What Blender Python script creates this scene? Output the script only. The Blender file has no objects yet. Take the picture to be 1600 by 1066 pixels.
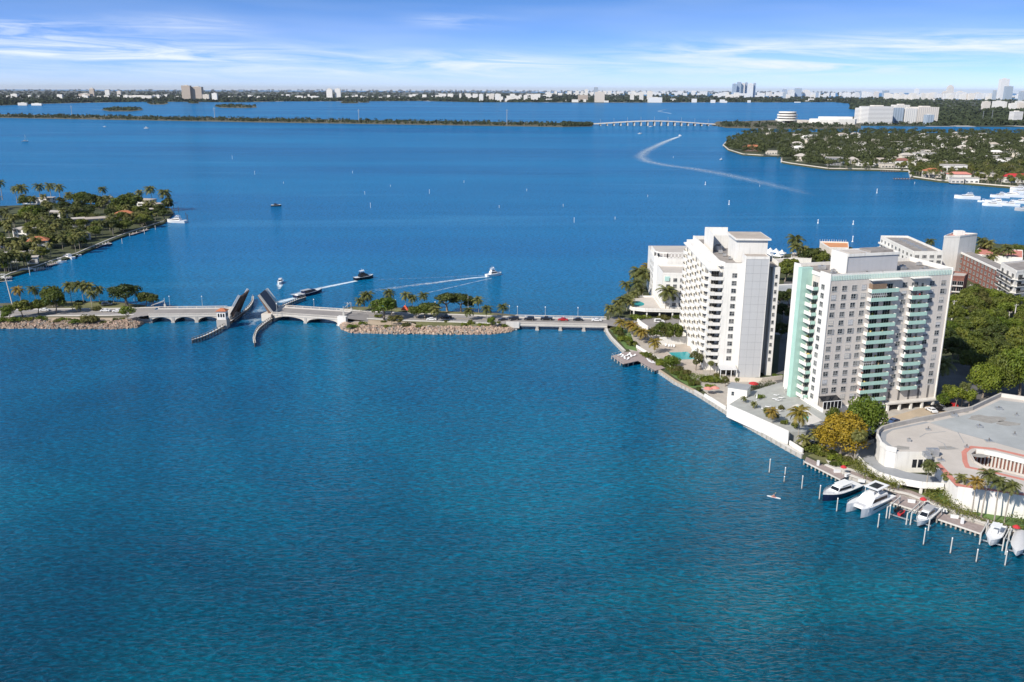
import bpy, math, random
from math import sin, cos, pi, radians, sqrt, atan2, hypot
from mathutils import Vector, Matrix, Euler
S = bpy.context.scene
# ------------------------------------------------------------ camera
FPX, CAMZ, HZ, ROLL = 1380.0, 105.0, 141.0, 0.004
PITCH = math.atan((533 - HZ) / FPX)
cam = bpy.data.cameras.new('camera'); camo = bpy.data.objects.new('camera', cam)
S.collection.objects.link(camo); S.camera = camo
camo.location = (0, 0, CAMZ)
camo.rotation_mode = 'QUATERNION'
camo.rotation_quaternion = (Euler((pi / 2 - PITCH, 0, 0)).to_matrix() @ Matrix.Rotation(ROLL, 3, 'Z')).to_quaternion()
cam.sensor_width = 36; cam.lens = 36 * FPX / 1600; cam.clip_start = 1; cam.clip_end = 300000
# ------------------------------------------------------------ sky and sun
SUN_AZ, SUN_EL = 42.0, 38.0       # degrees: from the left and a little from behind the viewer
sdir = Vector((-cos(radians(SUN_AZ)) * cos(radians(SUN_EL)), -sin(radians(SUN_AZ)) * cos(radians(SUN_EL)), sin(radians(SUN_EL))))
sun = bpy.data.lights.new('sun', 'SUN'); suno = bpy.data.objects.new('sun', sun); S.collection.objects.link(suno)
sun.energy = 4.6; sun.angle = radians(0.5); sun.color = (1.0, 0.94, 0.86)
suno.rotation_euler = (-sdir).to_track_quat('-Z', 'Y').to_euler()
W = bpy.data.worlds.new('World'); S.world = W; W.use_nodes = True
nt = W.node_tree; nt.nodes.clear()
def N(t, tp, **k):
    n = t.nodes.new(tp)
    for a, b in k.items():
        if a == 'inp':
            for i, v in b.items(): n.inputs[i].default_value = v
        else: setattr(n, a, b)
    return n
def math_(t, op, a, b=None, clamp=False):
    n = t.nodes.new('ShaderNodeMath'); n.operation = op; n.use_clamp = clamp
    for i, v in enumerate((a, b)):
        if v is None: continue
        if hasattr(v, 'is_output'): t.links.new(v, n.inputs[i])
        else: n.inputs[i].default_value = v
    return n.outputs[0]
def ramp_(t, fac, stops, interp='LINEAR'):
    n = t.nodes.new('ShaderNodeValToRGB'); n.color_ramp.interpolation = interp
    e = n.color_ramp.elements
    while len(e) < len(stops): e.new(0.5)
    for i, (p, c) in enumerate(stops):
        e[i].position = p; e[i].color = (c[0], c[1], c[2], 1) if hasattr(c, '__len__') else (c, c, c, 1)
    t.links.new(fac, n.inputs[0]); return n.outputs[0]
def mix_c(t, fac, a, b, mode='MIX'):
    n = t.nodes.new('ShaderNodeMix'); n.data_type = 'RGBA'; n.blend_type = mode
    fa = [i for i in n.inputs if i.name == 'Factor' and i.type == 'VALUE'][0]
    ia = [i for i in n.inputs if i.name == 'A' and i.type == 'RGBA'][0]
    ib = [i for i in n.inputs if i.name == 'B' and i.type == 'RGBA'][0]
    for s, v in ((fa, fac), (ia, a), (ib, b)):
        if hasattr(v, 'is_output'): t.links.new(v, s)
        elif hasattr(v, '__len__'): s.default_value = (v[0], v[1], v[2], 1)
        else: s.default_value = v
    return [o for o in n.outputs if o.type == 'RGBA'][0]
tc = N(nt, 'ShaderNodeTexCoord')
sep = N(nt, 'ShaderNodeSeparateXYZ'); nt.links.new(tc.outputs['Generated'], sep.inputs[0])
# the air overhead is very clear: take the sky a little higher than the true elevation
zz = math_(nt, 'ADD', math_(nt, 'MULTIPLY', sep.outputs[2], 3.6), 0.05)
cmb = N(nt, 'ShaderNodeCombineXYZ'); nt.links.new(sep.outputs[0], cmb.inputs[0]); nt.links.new(sep.outputs[1], cmb.inputs[1]); nt.links.new(zz, cmb.inputs[2])
nrm = N(nt, 'ShaderNodeVectorMath', operation='NORMALIZE'); nt.links.new(cmb.outputs[0], nrm.inputs[0])
sky = N(nt, 'ShaderNodeTexSky'); sky.sky_type = 'NISHITA'; sky.sun_disc = False
sky.sun_elevation = radians(SUN_EL); sky.sun_rotation = atan2(sdir.x, sdir.y)
sky.air_density = 1.0; sky.dust_density = 0.3; sky.ozone_density = 3.0
nt.links.new(nrm.outputs[0], sky.inputs[0])
tint = ramp_(nt, sep.outputs[2], ((0.0, (.92, .86, 1.06)), (.03, (.80, .93, 1.32)), (.105, (.62, .93, 1.26)), (.35, (1.0, .96, .90))))
hs = N(nt, 'ShaderNodeHueSaturation', inp={'Saturation': 1.0, 'Value': 1.3}); nt.links.new(mix_c(nt, 1.0, sky.outputs[0], tint, 'MULTIPLY'), hs.inputs['Color'])
# thin cirrus: noise in azimuth / elevation
azi = math_(nt, 'ARCTAN2', sep.outputs[0], sep.outputs[1])
ele = math_(nt, 'ARCSINE', sep.outputs[2])
tilt = math_(nt, 'ADD', ele, math_(nt, 'MULTIPLY', azi, 0.03))
cv = N(nt, 'ShaderNodeCombineXYZ'); nt.links.new(math_(nt, 'MULTIPLY', azi, 7.0), cv.inputs[0]); nt.links.new(math_(nt, 'MULTIPLY', tilt, 85.0), cv.inputs[1])
cn = N(nt, 'ShaderNodeTexNoise', inp={'Scale': 1.0, 'Detail': 9.0, 'Roughness': 0.62, 'Distortion': 0.9}); nt.links.new(cv.outputs[0], cn.inputs['Vector'])
cv2 = N(nt, 'ShaderNodeCombineXYZ'); nt.links.new(math_(nt, 'MULTIPLY', azi, 2.6), cv2.inputs[0]); nt.links.new(math_(nt, 'MULTIPLY', tilt, 22.0), cv2.inputs[1]); cv2.inputs[2].default_value = 3.7
cn2 = N(nt, 'ShaderNodeTexNoise', inp={'Scale': 1.0, 'Detail': 3.0, 'Roughness': 0.5}); nt.links.new(cv2.outputs[0], cn2.inputs['Vector'])
def blob(a0, e0, wa, we, amp=1.0):        # a bank of cirrus lying round one direction of the sky (radians)
    da = math_(nt, 'DIVIDE', math_(nt, 'SUBTRACT', azi, a0), wa); de = math_(nt, 'DIVIDE', math_(nt, 'SUBTRACT', ele, e0), we)
    r2 = math_(nt, 'ADD', math_(nt, 'MULTIPLY', da, da), math_(nt, 'MULTIPLY', de, de))
    return math_(nt, 'MULTIPLY', math_(nt, 'EXPONENT', math_(nt, 'MULTIPLY', r2, -1.0)), amp)
banks = None
for b in ((-.48, .042, .17, .012, 1.0), (-.50, .058, .07, .005, .8), (-.34, .062, .06, .008, .7), (-.36, .034, .2, .009, .9), (.30, .040, .17, .010, 1.05), (.52, .046, .2, .010, .9), (-.02, .030, .09, .009, .7), (-.06, .070, .05, .006, .5), (.33, .026, .1, .008, .7), (.12, .022, .4, .012, .45), (-.2, .017, .4, .010, .45)):
    s_ = blob(*b); banks = s_ if banks is None else math_(nt, 'ADD', banks, s_)
cl = math_(nt, 'MULTIPLY', ramp_(nt, cn.outputs[0], ((.38, 0), (.66, 1))), math_(nt, 'MINIMUM', banks, 1.2))
wide = math_(nt, 'MULTIPLY', ramp_(nt, cn2.outputs[0], ((.45, 0), (.8, 1))), .22)
cl = math_(nt, 'ADD', cl, wide, clamp=True)
cl = math_(nt, 'MULTIPLY', cl, ramp_(nt, sep.outputs[2], ((0.0, .3), (.012, 1))))
skyc = mix_c(nt, cl, hs.outputs[0], (7.0, 7.8, 9.0))
SKY_STR = 0.10
bg = N(nt, 'ShaderNodeBackground', inp={'Strength': SKY_STR}); nt.links.new(skyc, bg.inputs[0])
wo = N(nt, 'ShaderNodeOutputWorld'); nt.links.new(bg.outputs[0], wo.inputs[0])
S.view_settings.view_transform = 'Standard'; S.view_settings.look = 'None'; S.view_settings.exposure = 0.32; S.view_settings.gamma = 1.0
S.render.engine = 'CYCLES'
S.cycles.max_bounces = 5; S.cycles.diffuse_bounces = 2; S.cycles.glossy_bounces = 3; S.cycles.transparent_max_bounces = 8
S.cycles.volume_bounces = 0; S.cycles.use_denoising = True; S.cycles.caustics_reflective = False; S.cycles.caustics_refractive = False
S.cycles.use_adaptive_sampling = True; S.cycles.adaptive_threshold = 0.01
# ------------------------------------------------------------ a pixel of the photograph (1600 x 1066) -> ground point at height z
def ray(px, py):
    u = (px - 800) / FPX; v = -(py - 533) / FPX
    c, s = cos(ROLL), sin(ROLL)
    u, v = u * c - v * s, v * c + u * s
    return Vector((u, cos(PITCH) + v * sin(PITCH), -sin(PITCH) + v * cos(PITCH)))
def at(px, py, z=0.0):
    r = ray(px, py); t = (z - CAMZ) / r.z
    return (r.x * t, r.y * t, z)
def hgt(px, py, y0):                       # height of a point seen at px,py that stands y0 metres away
    r = ray(px, py); return CAMZ + r.z * y0 / r.y
# ------------------------------------------------------------ helpers: objects
C = S.collection
def tag(o, label=None, cat=None, group=None, kind=None):
    if label: o['label'] = label
    if cat: o['category'] = cat
    if group: o['group'] = group
    if kind: o['kind'] = kind
    return o
def link(name, data, parent=None, mats=None):
    o = bpy.data.objects.new(name, data); C.objects.link(o)
    if parent is not None: o.parent = parent
    return o
def root(name, label, cat, loc=(0, 0, 0), rz=0.0, group=None):
    o = bpy.data.objects.new(name, None); C.objects.link(o); o.location = loc; o.rotation_euler = (0, 0, rz)
    o.empty_display_size = 0.5
    return tag(o, label, cat, group)
def put(name, me, parent, loc=(0, 0, 0), rz=0.0, sc=None, rot=None):
    o = link(name, me, parent); o.location = loc; o.rotation_euler = rot or (0, 0, rz)
    if sc is not None: o.scale = sc if hasattr(sc, '__len__') else (sc, sc, sc)
    return o
class MB:                                   # collects faces, builds ONE mesh
    def __init__(s): s.v = []; s.f = []; s.m = []; s.mi = 0; s.sm = []; s.smooth = False
    def face(s, pts):
        n = len(s.v); s.v += [tuple(p) for p in pts]; s.f.append(tuple(range(n, n + len(pts)))); s.m.append(s.mi); s.sm.append(s.smooth); return s
    def grid(s, rows, closed=False):        # rows: list of equal-length point lists
        n = len(s.v); w = len(rows[0])
        for r in rows: s.v += [tuple(p) for p in r]
        for i in range(len(rows) - 1):
            for j in range(w if closed else w - 1):
                a = n + i * w + j; b = n + i * w + (j + 1) % w
                s.f.append((a, b, b + w, a + w)); s.m.append(s.mi); s.sm.append(s.smooth)
        return s
    def box(s, x0, x1, y0, y1, z0, z1):
        n = len(s.v); s.v += [(x0, y0, z0), (x1, y0, z0), (x1, y1, z0), (x0, y1, z0), (x0, y0, z1), (x1, y0, z1), (x1, y1, z1), (x0, y1, z1)]
        for f in ((0, 3, 2, 1), (4, 5, 6, 7), (0, 1, 5, 4), (1, 2, 6, 5), (2, 3, 7, 6), (3, 0, 4, 7)):
            s.f.append(tuple(n + i for i in f)); s.m.append(s.mi); s.sm.append(False)
        return s
    def prism(s, poly, z0, z1, top=True, bottom=True, mtop=None):
        n = len(s.v); k = len(poly)
        z0l = z0 if hasattr(z0, '__len__') else [z0] * k; z1l = z1 if hasattr(z1, '__len__') else [z1] * k
        s.v += [(p[0], p[1], z0l[i]) for i, p in enumerate(poly)] + [(p[0], p[1], z1l[i]) for i, p in enumerate(poly)]
        for i in range(k):
            j = (i + 1) % k; s.f.append((n + i, n + j, n + k + j, n + k + i)); s.m.append(s.mi); s.sm.append(False)
        if top: s.f.append(tuple(n + k + i for i in range(k))); s.m.append(s.mi if mtop is None else mtop); s.sm.append(False)
        if bottom: s.f.append(tuple(n + k - 1 - i for i in range(k))); s.m.append(s.mi); s.sm.append(False)
        return s
    def bar(s, a, b, w, h=None):            # rectangular bar from a to b
        a = Vector(a); b = Vector(b); h = h or w; d = (b - a)
        if d.length < 1e-6: return s
        d.normalize(); up = Vector((0, 0, 1)) if abs(d.z) < .95 else Vector((0, 1, 0))
        x = d.cross(up).normalized(); y = x.cross(d)
        n = len(s.v)
        for p in (a, b):
            for sx, sy in ((-1, -1), (1, -1), (1, 1), (-1, 1)): s.v.append(tuple(p + x * sx * w / 2 + y * sy * h / 2))
        for f in ((3, 2, 1, 0), (4, 5, 6, 7), (0, 1, 5, 4), (1, 2, 6, 5), (2, 3, 7, 6), (3, 0, 4, 7)):
            s.f.append(tuple(n + i for i in f)); s.m.append(s.mi); s.sm.append(False)
        return s
    def tube(s, pts, rad, k=8, cap=True):
        P = [Vector(p) for p in pts]; R = rad if hasattr(rad, '__len__') else [rad] * len(P); rows = []
        for i, p in enumerate(P):
            d = (P[min(i + 1, len(P) - 1)] - P[max(i - 1, 0)]).normalized()
            up = Vector((0, 0, 1)) if abs(d.z) < .9 else Vector((0, 1, 0))
            x = d.cross(up).normalized(); y = x.cross(d)
            rows.append([tuple(p + (x * cos(2 * pi * j / k) + y * sin(2 * pi * j / k)) * R[i]) for j in range(k)])
        o = s.smooth; s.smooth = True; s.grid(rows, True); s.smooth = o
        if cap:
            s.face(rows[-1]); s.face(rows[0][::-1])
        return s
    def lathe(s, prof, c=(0, 0, 0), k=12):
        rows = [[(c[0] + r * cos(2 * pi * j / k), c[1] + r * sin(2 * pi * j / k), c[2] + z) for j in range(k)] for r, z in prof]
        return s.grid(rows, True)
    def mesh(s, name, mats):
        me = bpy.data.meshes.new(name); me.from_pydata(s.v, [], s.f)
        for m in (mats if isinstance(mats, (list, tuple)) else [mats]): me.materials.append(m)
        me.polygons.foreach_set('material_index', s.m); me.polygons.foreach_set('use_smooth', s.sm); me.update(); return me
    def build(s, name, mats, parent=None, **k):
        o = link(name, s.mesh(name, mats), parent)
        if 'loc' in k: o.location = k['loc']
        if 'rz' in k: o.rotation_euler = (0, 0, k['rz'])
        return o
def structure(o): o['kind'] = 'structure'; return o
# ------------------------------------------------------------ helpers: materials
def base_mat(name):
    m = bpy.data.materials.new(name); m.use_nodes = True; t = m.node_tree
    return m, t, t.nodes['Principled BSDF']
MC = {}
def mat(name, col, rough=0.7, var=0.12, scale=0.4, bump=0.0, metal=0.0, spec=0.5, streak=0.0, obj_rand=0.0, bscale=None):
    if name in MC: return MC[name]
    m, t, b = base_mat(name)
    tcn = N(t, 'ShaderNodeTexCoord'); no = N(t, 'ShaderNodeTexNoise', inp={'Scale': scale, 'Detail': 6.0, 'Roughness': 0.65}); t.links.new(tcn.outputs['Object'], no.inputs['Vector'])
    lo = [c * (1 - var) for c in col]; hi = [min(1, c * (1 + var)) for c in col]
    c = ramp_(t, no.outputs[0], ((.3, lo), (.7, hi)))
    if streak:                               # rain streaks and grime running down
        mp = N(t, 'ShaderNodeMapping'); mp.inputs['Scale'].default_value = (1.3, 1.3, 0.06); t.links.new(tcn.outputs['Object'], mp.inputs[0])
        n2 = N(t, 'ShaderNodeTexNoise', inp={'Scale': 1.0, 'Detail': 5.0, 'Roughness': 0.7}); t.links.new(mp.outputs[0], n2.inputs['Vector'])
        c = mix_c(t, math_(t, 'MULTIPLY', ramp_(t, n2.outputs[0], ((.5, 0), (.75, 1))), streak), c, [x * .55 for x in col])
    if obj_rand:
        oi = N(t, 'ShaderNodeObjectInfo'); h = N(t, 'ShaderNodeHueSaturation')
        t.links.new(math_(t, 'ADD', math_(t, 'MULTIPLY', oi.outputs['Random'], obj_rand * 2), 1 - obj_rand), h.inputs['Value'])
        t.links.new(c, h.inputs['Color']); c = h.outputs[0]
    t.links.new(c, b.inputs['Base Color'])
    b.inputs['Roughness'].default_value = rough; b.inputs['Metallic'].default_value = metal; b.inputs['Specular IOR Level'].default_value = spec
    if bump:
        nb = N(t, 'ShaderNodeTexNoise', inp={'Scale': bscale or scale * 4, 'Detail': 5.0}); t.links.new(tcn.outputs['Object'], nb.inputs['Vector'])
        bp = N(t, 'ShaderNodeBump', inp={'Strength': 1.0, 'Distance': bump}); t.links.new(nb.outputs[0], bp.inputs['Height']); t.links.new(bp.outputs[0], b.inputs['Normal'])
    MC[name] = m; return m
def leaf_mat(name, cols, rough=0.55, rnd=0.25, trans=0.3):
    m, t, b = base_mat(name)
    tcn = N(t, 'ShaderNodeTexCoord'); no = N(t, 'ShaderNodeTexNoise', inp={'Scale': 0.9, 'Detail': 4.0, 'Roughness': 0.7}); t.links.new(tcn.outputs['Object'], no.inputs['Vector'])
    k = len(cols); c = ramp_(t, no.outputs[0], [(.3 + .4 * i / (k - 1), cc) for i, cc in enumerate(cols)])
    oi = N(t, 'ShaderNodeObjectInfo'); h = N(t, 'ShaderNodeHueSaturation')
    t.links.new(math_(t, 'ADD', math_(t, 'MULTIPLY', oi.outputs['Random'], rnd * 2), 1 - rnd), h.inputs['Value'])
    t.links.new(math_(t, 'ADD', math_(t, 'MULTIPLY', oi.outputs['Random'], -.035), .517), h.inputs['Hue'])
    t.links.new(c, h.inputs['Color']); t.links.new(h.outputs[0], b.inputs['Base Color'])
    b.inputs['Roughness'].default_value = rough; b.inputs['Specular IOR Level'].default_value = 0.3
    tr = N(t, 'ShaderNodeBsdfTranslucent'); t.links.new(h.outputs[0], tr.inputs[0])
    mx = N(t, 'ShaderNodeMixShader'); mx.inputs[0].default_value = trans
    t.links.new(b.outputs[0], mx.inputs[1]); t.links.new(tr.outputs[0], mx.inputs[2]); t.links.new(mx.outputs[0], t.nodes['Material Output'].inputs[0])
    return m
M = {}
M['white'] = mat('white_stucco', (.78, .755, .70), .75, .07, .15, streak=.5)
M['white2'] = mat('white_paint', (.82, .82, .81), .5, .03, .3)
M['cream'] = mat('cream_render', (.66, .60, .52), .8, .06, .2, streak=.2)
M['greige'] = mat('pinkish_grey_render', (.63, .575, .515), .85, .07, .15, streak=.45)
M['grey'] = mat('grey_render', (.50, .50, .51), .85, .05, .08, streak=.25)
M['grey2'] = mat('mid_grey_paint', (.30, .31, .32), .7, .1, .4)
M['mint'] = mat('mint_paint', (.40, .60, .51), .6, .06, .3, streak=.15)
M['roofgrey'] = mat('grey_gravel_roof', (.27, .245, .225), .95, .25, .25, bump=.02, streak=.0)
M['rooflight'] = mat('pale_membrane_roof', (.50, .455, .405), .9, .10, .12)
M['roofbeige'] = mat('beige_roof', (.44, .38, .32), .9, .15, .2)
M['roofblue'] = mat('bluish_grey_membrane', (.36, .375, .37), .7, .16, .09)
M['concrete'] = mat('weathered_concrete', (.44, .41, .37), .85, .14, .35, streak=.25)
M['paleconc'] = mat('pale_concrete', (.60, .57, .52), .85, .1, .3, streak=.25)
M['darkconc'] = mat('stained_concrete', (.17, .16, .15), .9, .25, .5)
M['asphalt'] = mat('asphalt', (.12, .115, .11), .9, .2, .3)
M['roadpale'] = mat('sunbleached_asphalt', (.27, .25, .235), .9, .12, .2)
M['pave'] = mat('paving', (.42, .38, .33), .85, .12, .5)
M['sand'] = mat('sandy_lot', (.44, .35, .25), .95, .15, .12)
M['grass'] = mat('dry_lawn', (.15, .15, .06), .95, .35, .15, bump=.03)
M['soil'] = mat('island_soil', (.11, .10, .06), .95, .35, .06, bump=.05)
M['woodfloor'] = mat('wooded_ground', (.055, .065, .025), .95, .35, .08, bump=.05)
M['winframe'] = mat('grey_window_frame', (.42, .42, .41), .6, .05, 1)
M['terrace'] = mat('grey_green_terrace', (.36, .365, .34), .85, .12, .4)
M['lawn'] = mat('green_lawn', (.10, .17, .045), .95, .25, .2)
M['deck'] = mat('weathered_deck_boards', (.32, .26, .24), .85, .18, 1.2)
M['wood'] = mat('dark_timber', (.085, .07, .06), .9, .3, 1.5)
M['pile'] = mat('grey_timber_pile', (.40, .38, .33), .85, .2, 1.0)
M['pilew'] = mat('white_sleeve_pile', (.56, .55, .51), .5, .06, 1.0)
M['red'] = mat('red_cloth', (.48, .03, .035), .8, .1, 1.0)
M['pinkred'] = mat('salmon_coating', (.56, .22, .17), .9, .12, .5)
M['terra'] = mat('terracotta_tiles', (.42, .15, .07), .85, .25, 1.2, bump=.04)
M['brick'] = mat('red_brown_brick', (.23, .10, .075), .85, .2, .8)
M['orange'] = mat('orange_coating', (.60, .27, .12), .85, .12, .4)
M['trunk'] = mat('grey_brown_bark', (.24, .20, .16), .95, .25, 2.0)
M['palmtrunk'] = mat('pale_palm_bark', (.34, .30, .25), .95, .2, 2.0)
M['metal'] = mat('galvanised_metal', (.48, .49, .50), .4, .1, 2.0, metal=.6)
M['rust'] = mat('rust_brown_steel', (.16, .095, .065), .8, .3, 1.0)
M['navy'] = mat('navy_gelcoat', (.012, .018, .05), .15, .05, 1.0)
M['black'] = mat('black_gelcoat', (.012, .012, .014), .15, .05, 1.0)
M['gel'] = mat('white_gelcoat', (.80, .80, .79), .18, .02, 1.0)
M['gelgrey'] = mat('grey_gelcoat', (.42, .42, .42), .3, .05, 1.0)
M['teak'] = mat('teak_deck', (.40, .27, .16), .7, .15, 2.0)
M['cloth'] = mat('grey_boat_cover', (.55, .55, .55), .8, .06, 1.0)
M['skin'] = mat('skin', (.50, .30, .21), .6, .03, 3)
M['rubber'] = mat('tyre_rubber', (.02, .02, .02), .9, .1, 3)
M['carblack'] = mat('black_car_paint', (.015, .015, .017), .2, .02, 1)
M['carred'] = mat('red_car_paint', (.45, .02, .02), .25, .02, 1)
M['carwhite'] = mat('white_car_paint', (.75, .75, .75), .25, .02, 1)
M['cargrey'] = mat('silver_car_paint', (.33, .34, .35), .3, .02, 1, metal=.4)
M['carblue'] = mat('blue_car_paint', (.05, .09, .2), .25, .02, 1)
M['yellow'] = mat('faded_yellow', (.7, .55, .2), .6, .05, 1)
M['rock'] = mat('limestone_boulder', (.31, .235, .175), .95, .25, .5, bump=.08, obj_rand=.3)
M['bridgepaint'] = mat('pale_bridge_concrete', (.62, .565, .49), .85, .09, .25, streak=.3)
def glass(name, col=(.02, .028, .035), rough=.08, blind=0.0):
    m, t, b = base_mat(name)
    oi = N(t, 'ShaderNodeObjectInfo')
    tcn = N(t, 'ShaderNodeTexCoord'); no = N(t, 'ShaderNodeTexNoise', inp={'Scale': .8, 'Detail': 2.0})
    ad = N(t, 'ShaderNodeVectorMath', operation='ADD'); t.links.new(tcn.outputs['Object'], ad.inputs[0]); t.links.new(oi.outputs['Location'], ad.inputs[1]); t.links.new(ad.outputs[0], no.inputs['Vector'])
    c = mix_c(t, ramp_(t, no.outputs[0], ((.45, 0), (.6, blind))), col, (.42, .40, .37))
    c = mix_c(t, ramp_(t, oi.outputs['Random'], ((.55, 0), (1.0, blind))), c, (.36, .35, .33))
    t.links.new(c, b.inputs['Base Color']); b.inputs['Roughness'].default_value = rough; b.inputs['Specular IOR Level'].default_value = .6
    return m
M['glass'] = glass('window_glass', blind=.4)
M['darkglass'] = glass('dark_glass', (.012, .014, .018))
M['boatglass'] = glass('boat_window', (.012, .014, .018), .05)
M['poolwater'] = mat('pool_water', (.05, .36, .38), .08, .1, .5, bump=.03)
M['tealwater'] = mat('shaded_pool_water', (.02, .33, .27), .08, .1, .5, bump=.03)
M['leaf'] = leaf_mat('broadleaf_green', ((.045, .070, .012), (.115, .145, .024), (.21, .225, .04)))
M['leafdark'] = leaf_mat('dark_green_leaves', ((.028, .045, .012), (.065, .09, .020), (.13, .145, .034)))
M['leaflime'] = leaf_mat('lime_green_leaves', ((.075, .115, .015), (.15, .20, .022), (.25, .28, .04)))
M['leafyel'] = leaf_mat('golden_leaves', ((.13, .11, .015), (.36, .25, .022), (.52, .36, .035)), rnd=.1)
M['leafolive'] = leaf_mat('olive_leaves', ((.07, .075, .02), (.13, .13, .035), (.20, .19, .06)))
M['palm'] = leaf_mat('palm_frond_green', ((.06, .075, .02), (.14, .15, .04), (.25, .24, .085)), rnd=.3)
M['palmyel'] = leaf_mat('yellowing_frond', ((.12, .10, .02), (.24, .18, .03), (.34, .24, .05)), rnd=.2)
M['farwood'] = leaf_mat('distant_woods', ((.016, .028, .014), (.036, .052, .024), (.075, .09, .04)), rough=.9, rnd=.3, trans=.05)
M['hedge'] = leaf_mat('hedge_leaves', ((.06, .085, .015), (.13, .15, .025), (.20, .20, .04)))
M['fardark'] = leaf_mat('distant_canopy', ((.038, .055, .020), (.095, .11, .038), (.19, .19, .07)), rough=.9, rnd=.35, trans=.1)
# ============================================================ SETTING
def water_material():
    m, t, b = base_mat('sea_water')
    tcn = N(t, 'ShaderNodeTexCoord'); P_ = tcn.outputs['Object']
    sp = N(t, 'ShaderNodeSeparateXYZ'); t.links.new(P_, sp.inputs[0])
    big = N(t, 'ShaderNodeTexNoise', inp={'Scale': .0055, 'Detail': 4.0, 'Roughness': .55, 'Distortion': .6}); t.links.new(P_, big.inputs['Vector'])
    big2 = N(t, 'ShaderNodeTexNoise', inp={'Scale': .0022, 'Detail': 5.0, 'Roughness': .6}); mp = N(t, 'ShaderNodeMapping'); mp.inputs['Scale'].default_value = (.35, 1.6, 1)
    t.links.new(P_, mp.inputs[0]); t.links.new(mp.outputs[0], big2.inputs['Vector'])
    # teal turning bluer with distance: mostly sky reflection painted in, partly deeper water
    yy = math_(t, 'ADD', sp.outputs[1], math_(t, 'MULTIPLY', math_(t, 'SUBTRACT', big.outputs[0], .5), 260))
    far = ramp_(t, math_(t, 'DIVIDE', math_(t, 'SUBTRACT', yy, 90), 520), ((0, 0), (.55, .55), (1, 1)), 'EASE')
    near_c = ramp_(t, big.outputs[0], ((.36, (.000, .038, .074)), (.5, (.000, .068, .104)), (.63, (.001, .128, .150))))
    far_c = ramp_(t, big2.outputs[0], ((.34, (.000, .100, .262)), (.66, (.001, .158, .350))))
    mpl = N(t, 'ShaderNodeMapping'); mpl.inputs['Scale'].default_value = (.22, 2.2, 1); mpl.inputs['Rotation'].default_value = (0, 0, .12); t.links.new(P_, mpl.inputs[0])
    lane = N(t, 'ShaderNodeTexNoise', inp={'Scale': .006, 'Detail': 6.0, 'Roughness': .62, 'Distortion': 1.2}); t.links.new(mpl.outputs[0], lane.inputs['Vector'])
    far_c = mix_c(t, math_(t, 'MULTIPLY', ramp_(t, lane.outputs[0], ((.56, 0), (.68, 1))), .30), far_c, (.05, .24, .43))
    c = mix_c(t, far, near_c, far_c)
    def nz(sc, ax, ay, rot, detail=3.0, rough=.55, dist=0.0):
        mpp = N(t, 'ShaderNodeMapping'); mpp.inputs['Scale'].default_value = (ax, ay, 1); mpp.inputs['Rotation'].default_value = (0, 0, rot); t.links.new(P_, mpp.inputs[0])
        n = N(t, 'ShaderNodeTexNoise', inp={'Scale': sc, 'Detail': detail, 'Roughness': rough, 'Distortion': dist}); t.links.new(mpp.outputs[0], n.inputs['Vector']); return n.outputs[0]
    sw = math_(t, 'MULTIPLY', nz(.05, .6, 1.5, .25, 2, .5, .5), .6)
    h1 = math_(t, 'MULTIPLY', nz(.30, .6, 1.3, -.2, 2, .5, .4), .46)
    h2 = math_(t, 'MULTIPLY', nz(.95, .55, 1.25, .22, 3, .55, .6), .36)
    h3 = math_(t, 'MULTIPLY', nz(2.1, .6, 1.2, -.1, 3, .5, .3), .12)
    fine = math_(t, 'ADD', h2, h3); h = math_(t, 'ADD', h1, fine)
    # gusts: rougher and calmer patches of the surface
    gust = ramp_(t, nz(.012, .5, 1.4, .5, 3, .5), ((.35, .55), (.65, 1.15)))
    bp = N(t, 'ShaderNodeBump', inp={'Distance': 1.45}); t.links.new(math_(t, 'ADD', h, sw), bp.inputs['Height']); t.links.new(math_(t, 'MULTIPLY', gust, .85, True), bp.inputs['Strength'])
    # light through wave crests painted as a lighter body colour, troughs darker
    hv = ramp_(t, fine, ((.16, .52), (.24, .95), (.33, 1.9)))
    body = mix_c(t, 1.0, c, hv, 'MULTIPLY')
    df = N(t, 'ShaderNodeBsdfDiffuse'); t.links.new(body, df.inputs[0]); t.links.new(bp.outputs[0], df.inputs['Normal'])
    gl = N(t, 'ShaderNodeBsdfGlossy', inp={'Roughness': .10}); gl.inputs[0].default_value = (.70, .90, 1, 1); t.links.new(bp.outputs[0], gl.inputs['Normal'])
    fr = N(t, 'ShaderNodeFresnel', inp={'IOR': 1.33}); t.links.new(bp.outputs[0], fr.inputs['Normal'])
    mx = N(t, 'ShaderNodeMixShader'); t.links.new(math_(t, 'MINIMUM', math_(t, 'MULTIPLY', fr.outputs[0], 1.15), .27), mx.inputs[0]); t.links.new(df.outputs[0], mx.inputs[1]); t.links.new(gl.outputs[0], mx.inputs[2])
    t.nodes.remove(b); t.links.new(mx.outputs[0], t.nodes['Material Output'].inputs[0])
    return m
M['sea'] = water_material()
wm = MB(); xs = [-70000, -20000, -6000, -2000, -600, -200, 0, 200, 600, 2000, 6000, 20000, 70000]; ys = [-600, -100, 0, 100, 200, 400, 800, 1600, 4000, 10000, 30000, 80000]
wm.grid([[(x, y, 0) for x in xs] for y in ys])
structure(wm.build('water', M['sea']))
def wp(lst, z=0.0): return [at(x, y, z)[:2] for x, y in lst]
def land(name, poly, z, m, z0=-1.5):
    b = MB(); b.prism(poly, z0, z, bottom=False); return structure(b.build(name, m))
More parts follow.
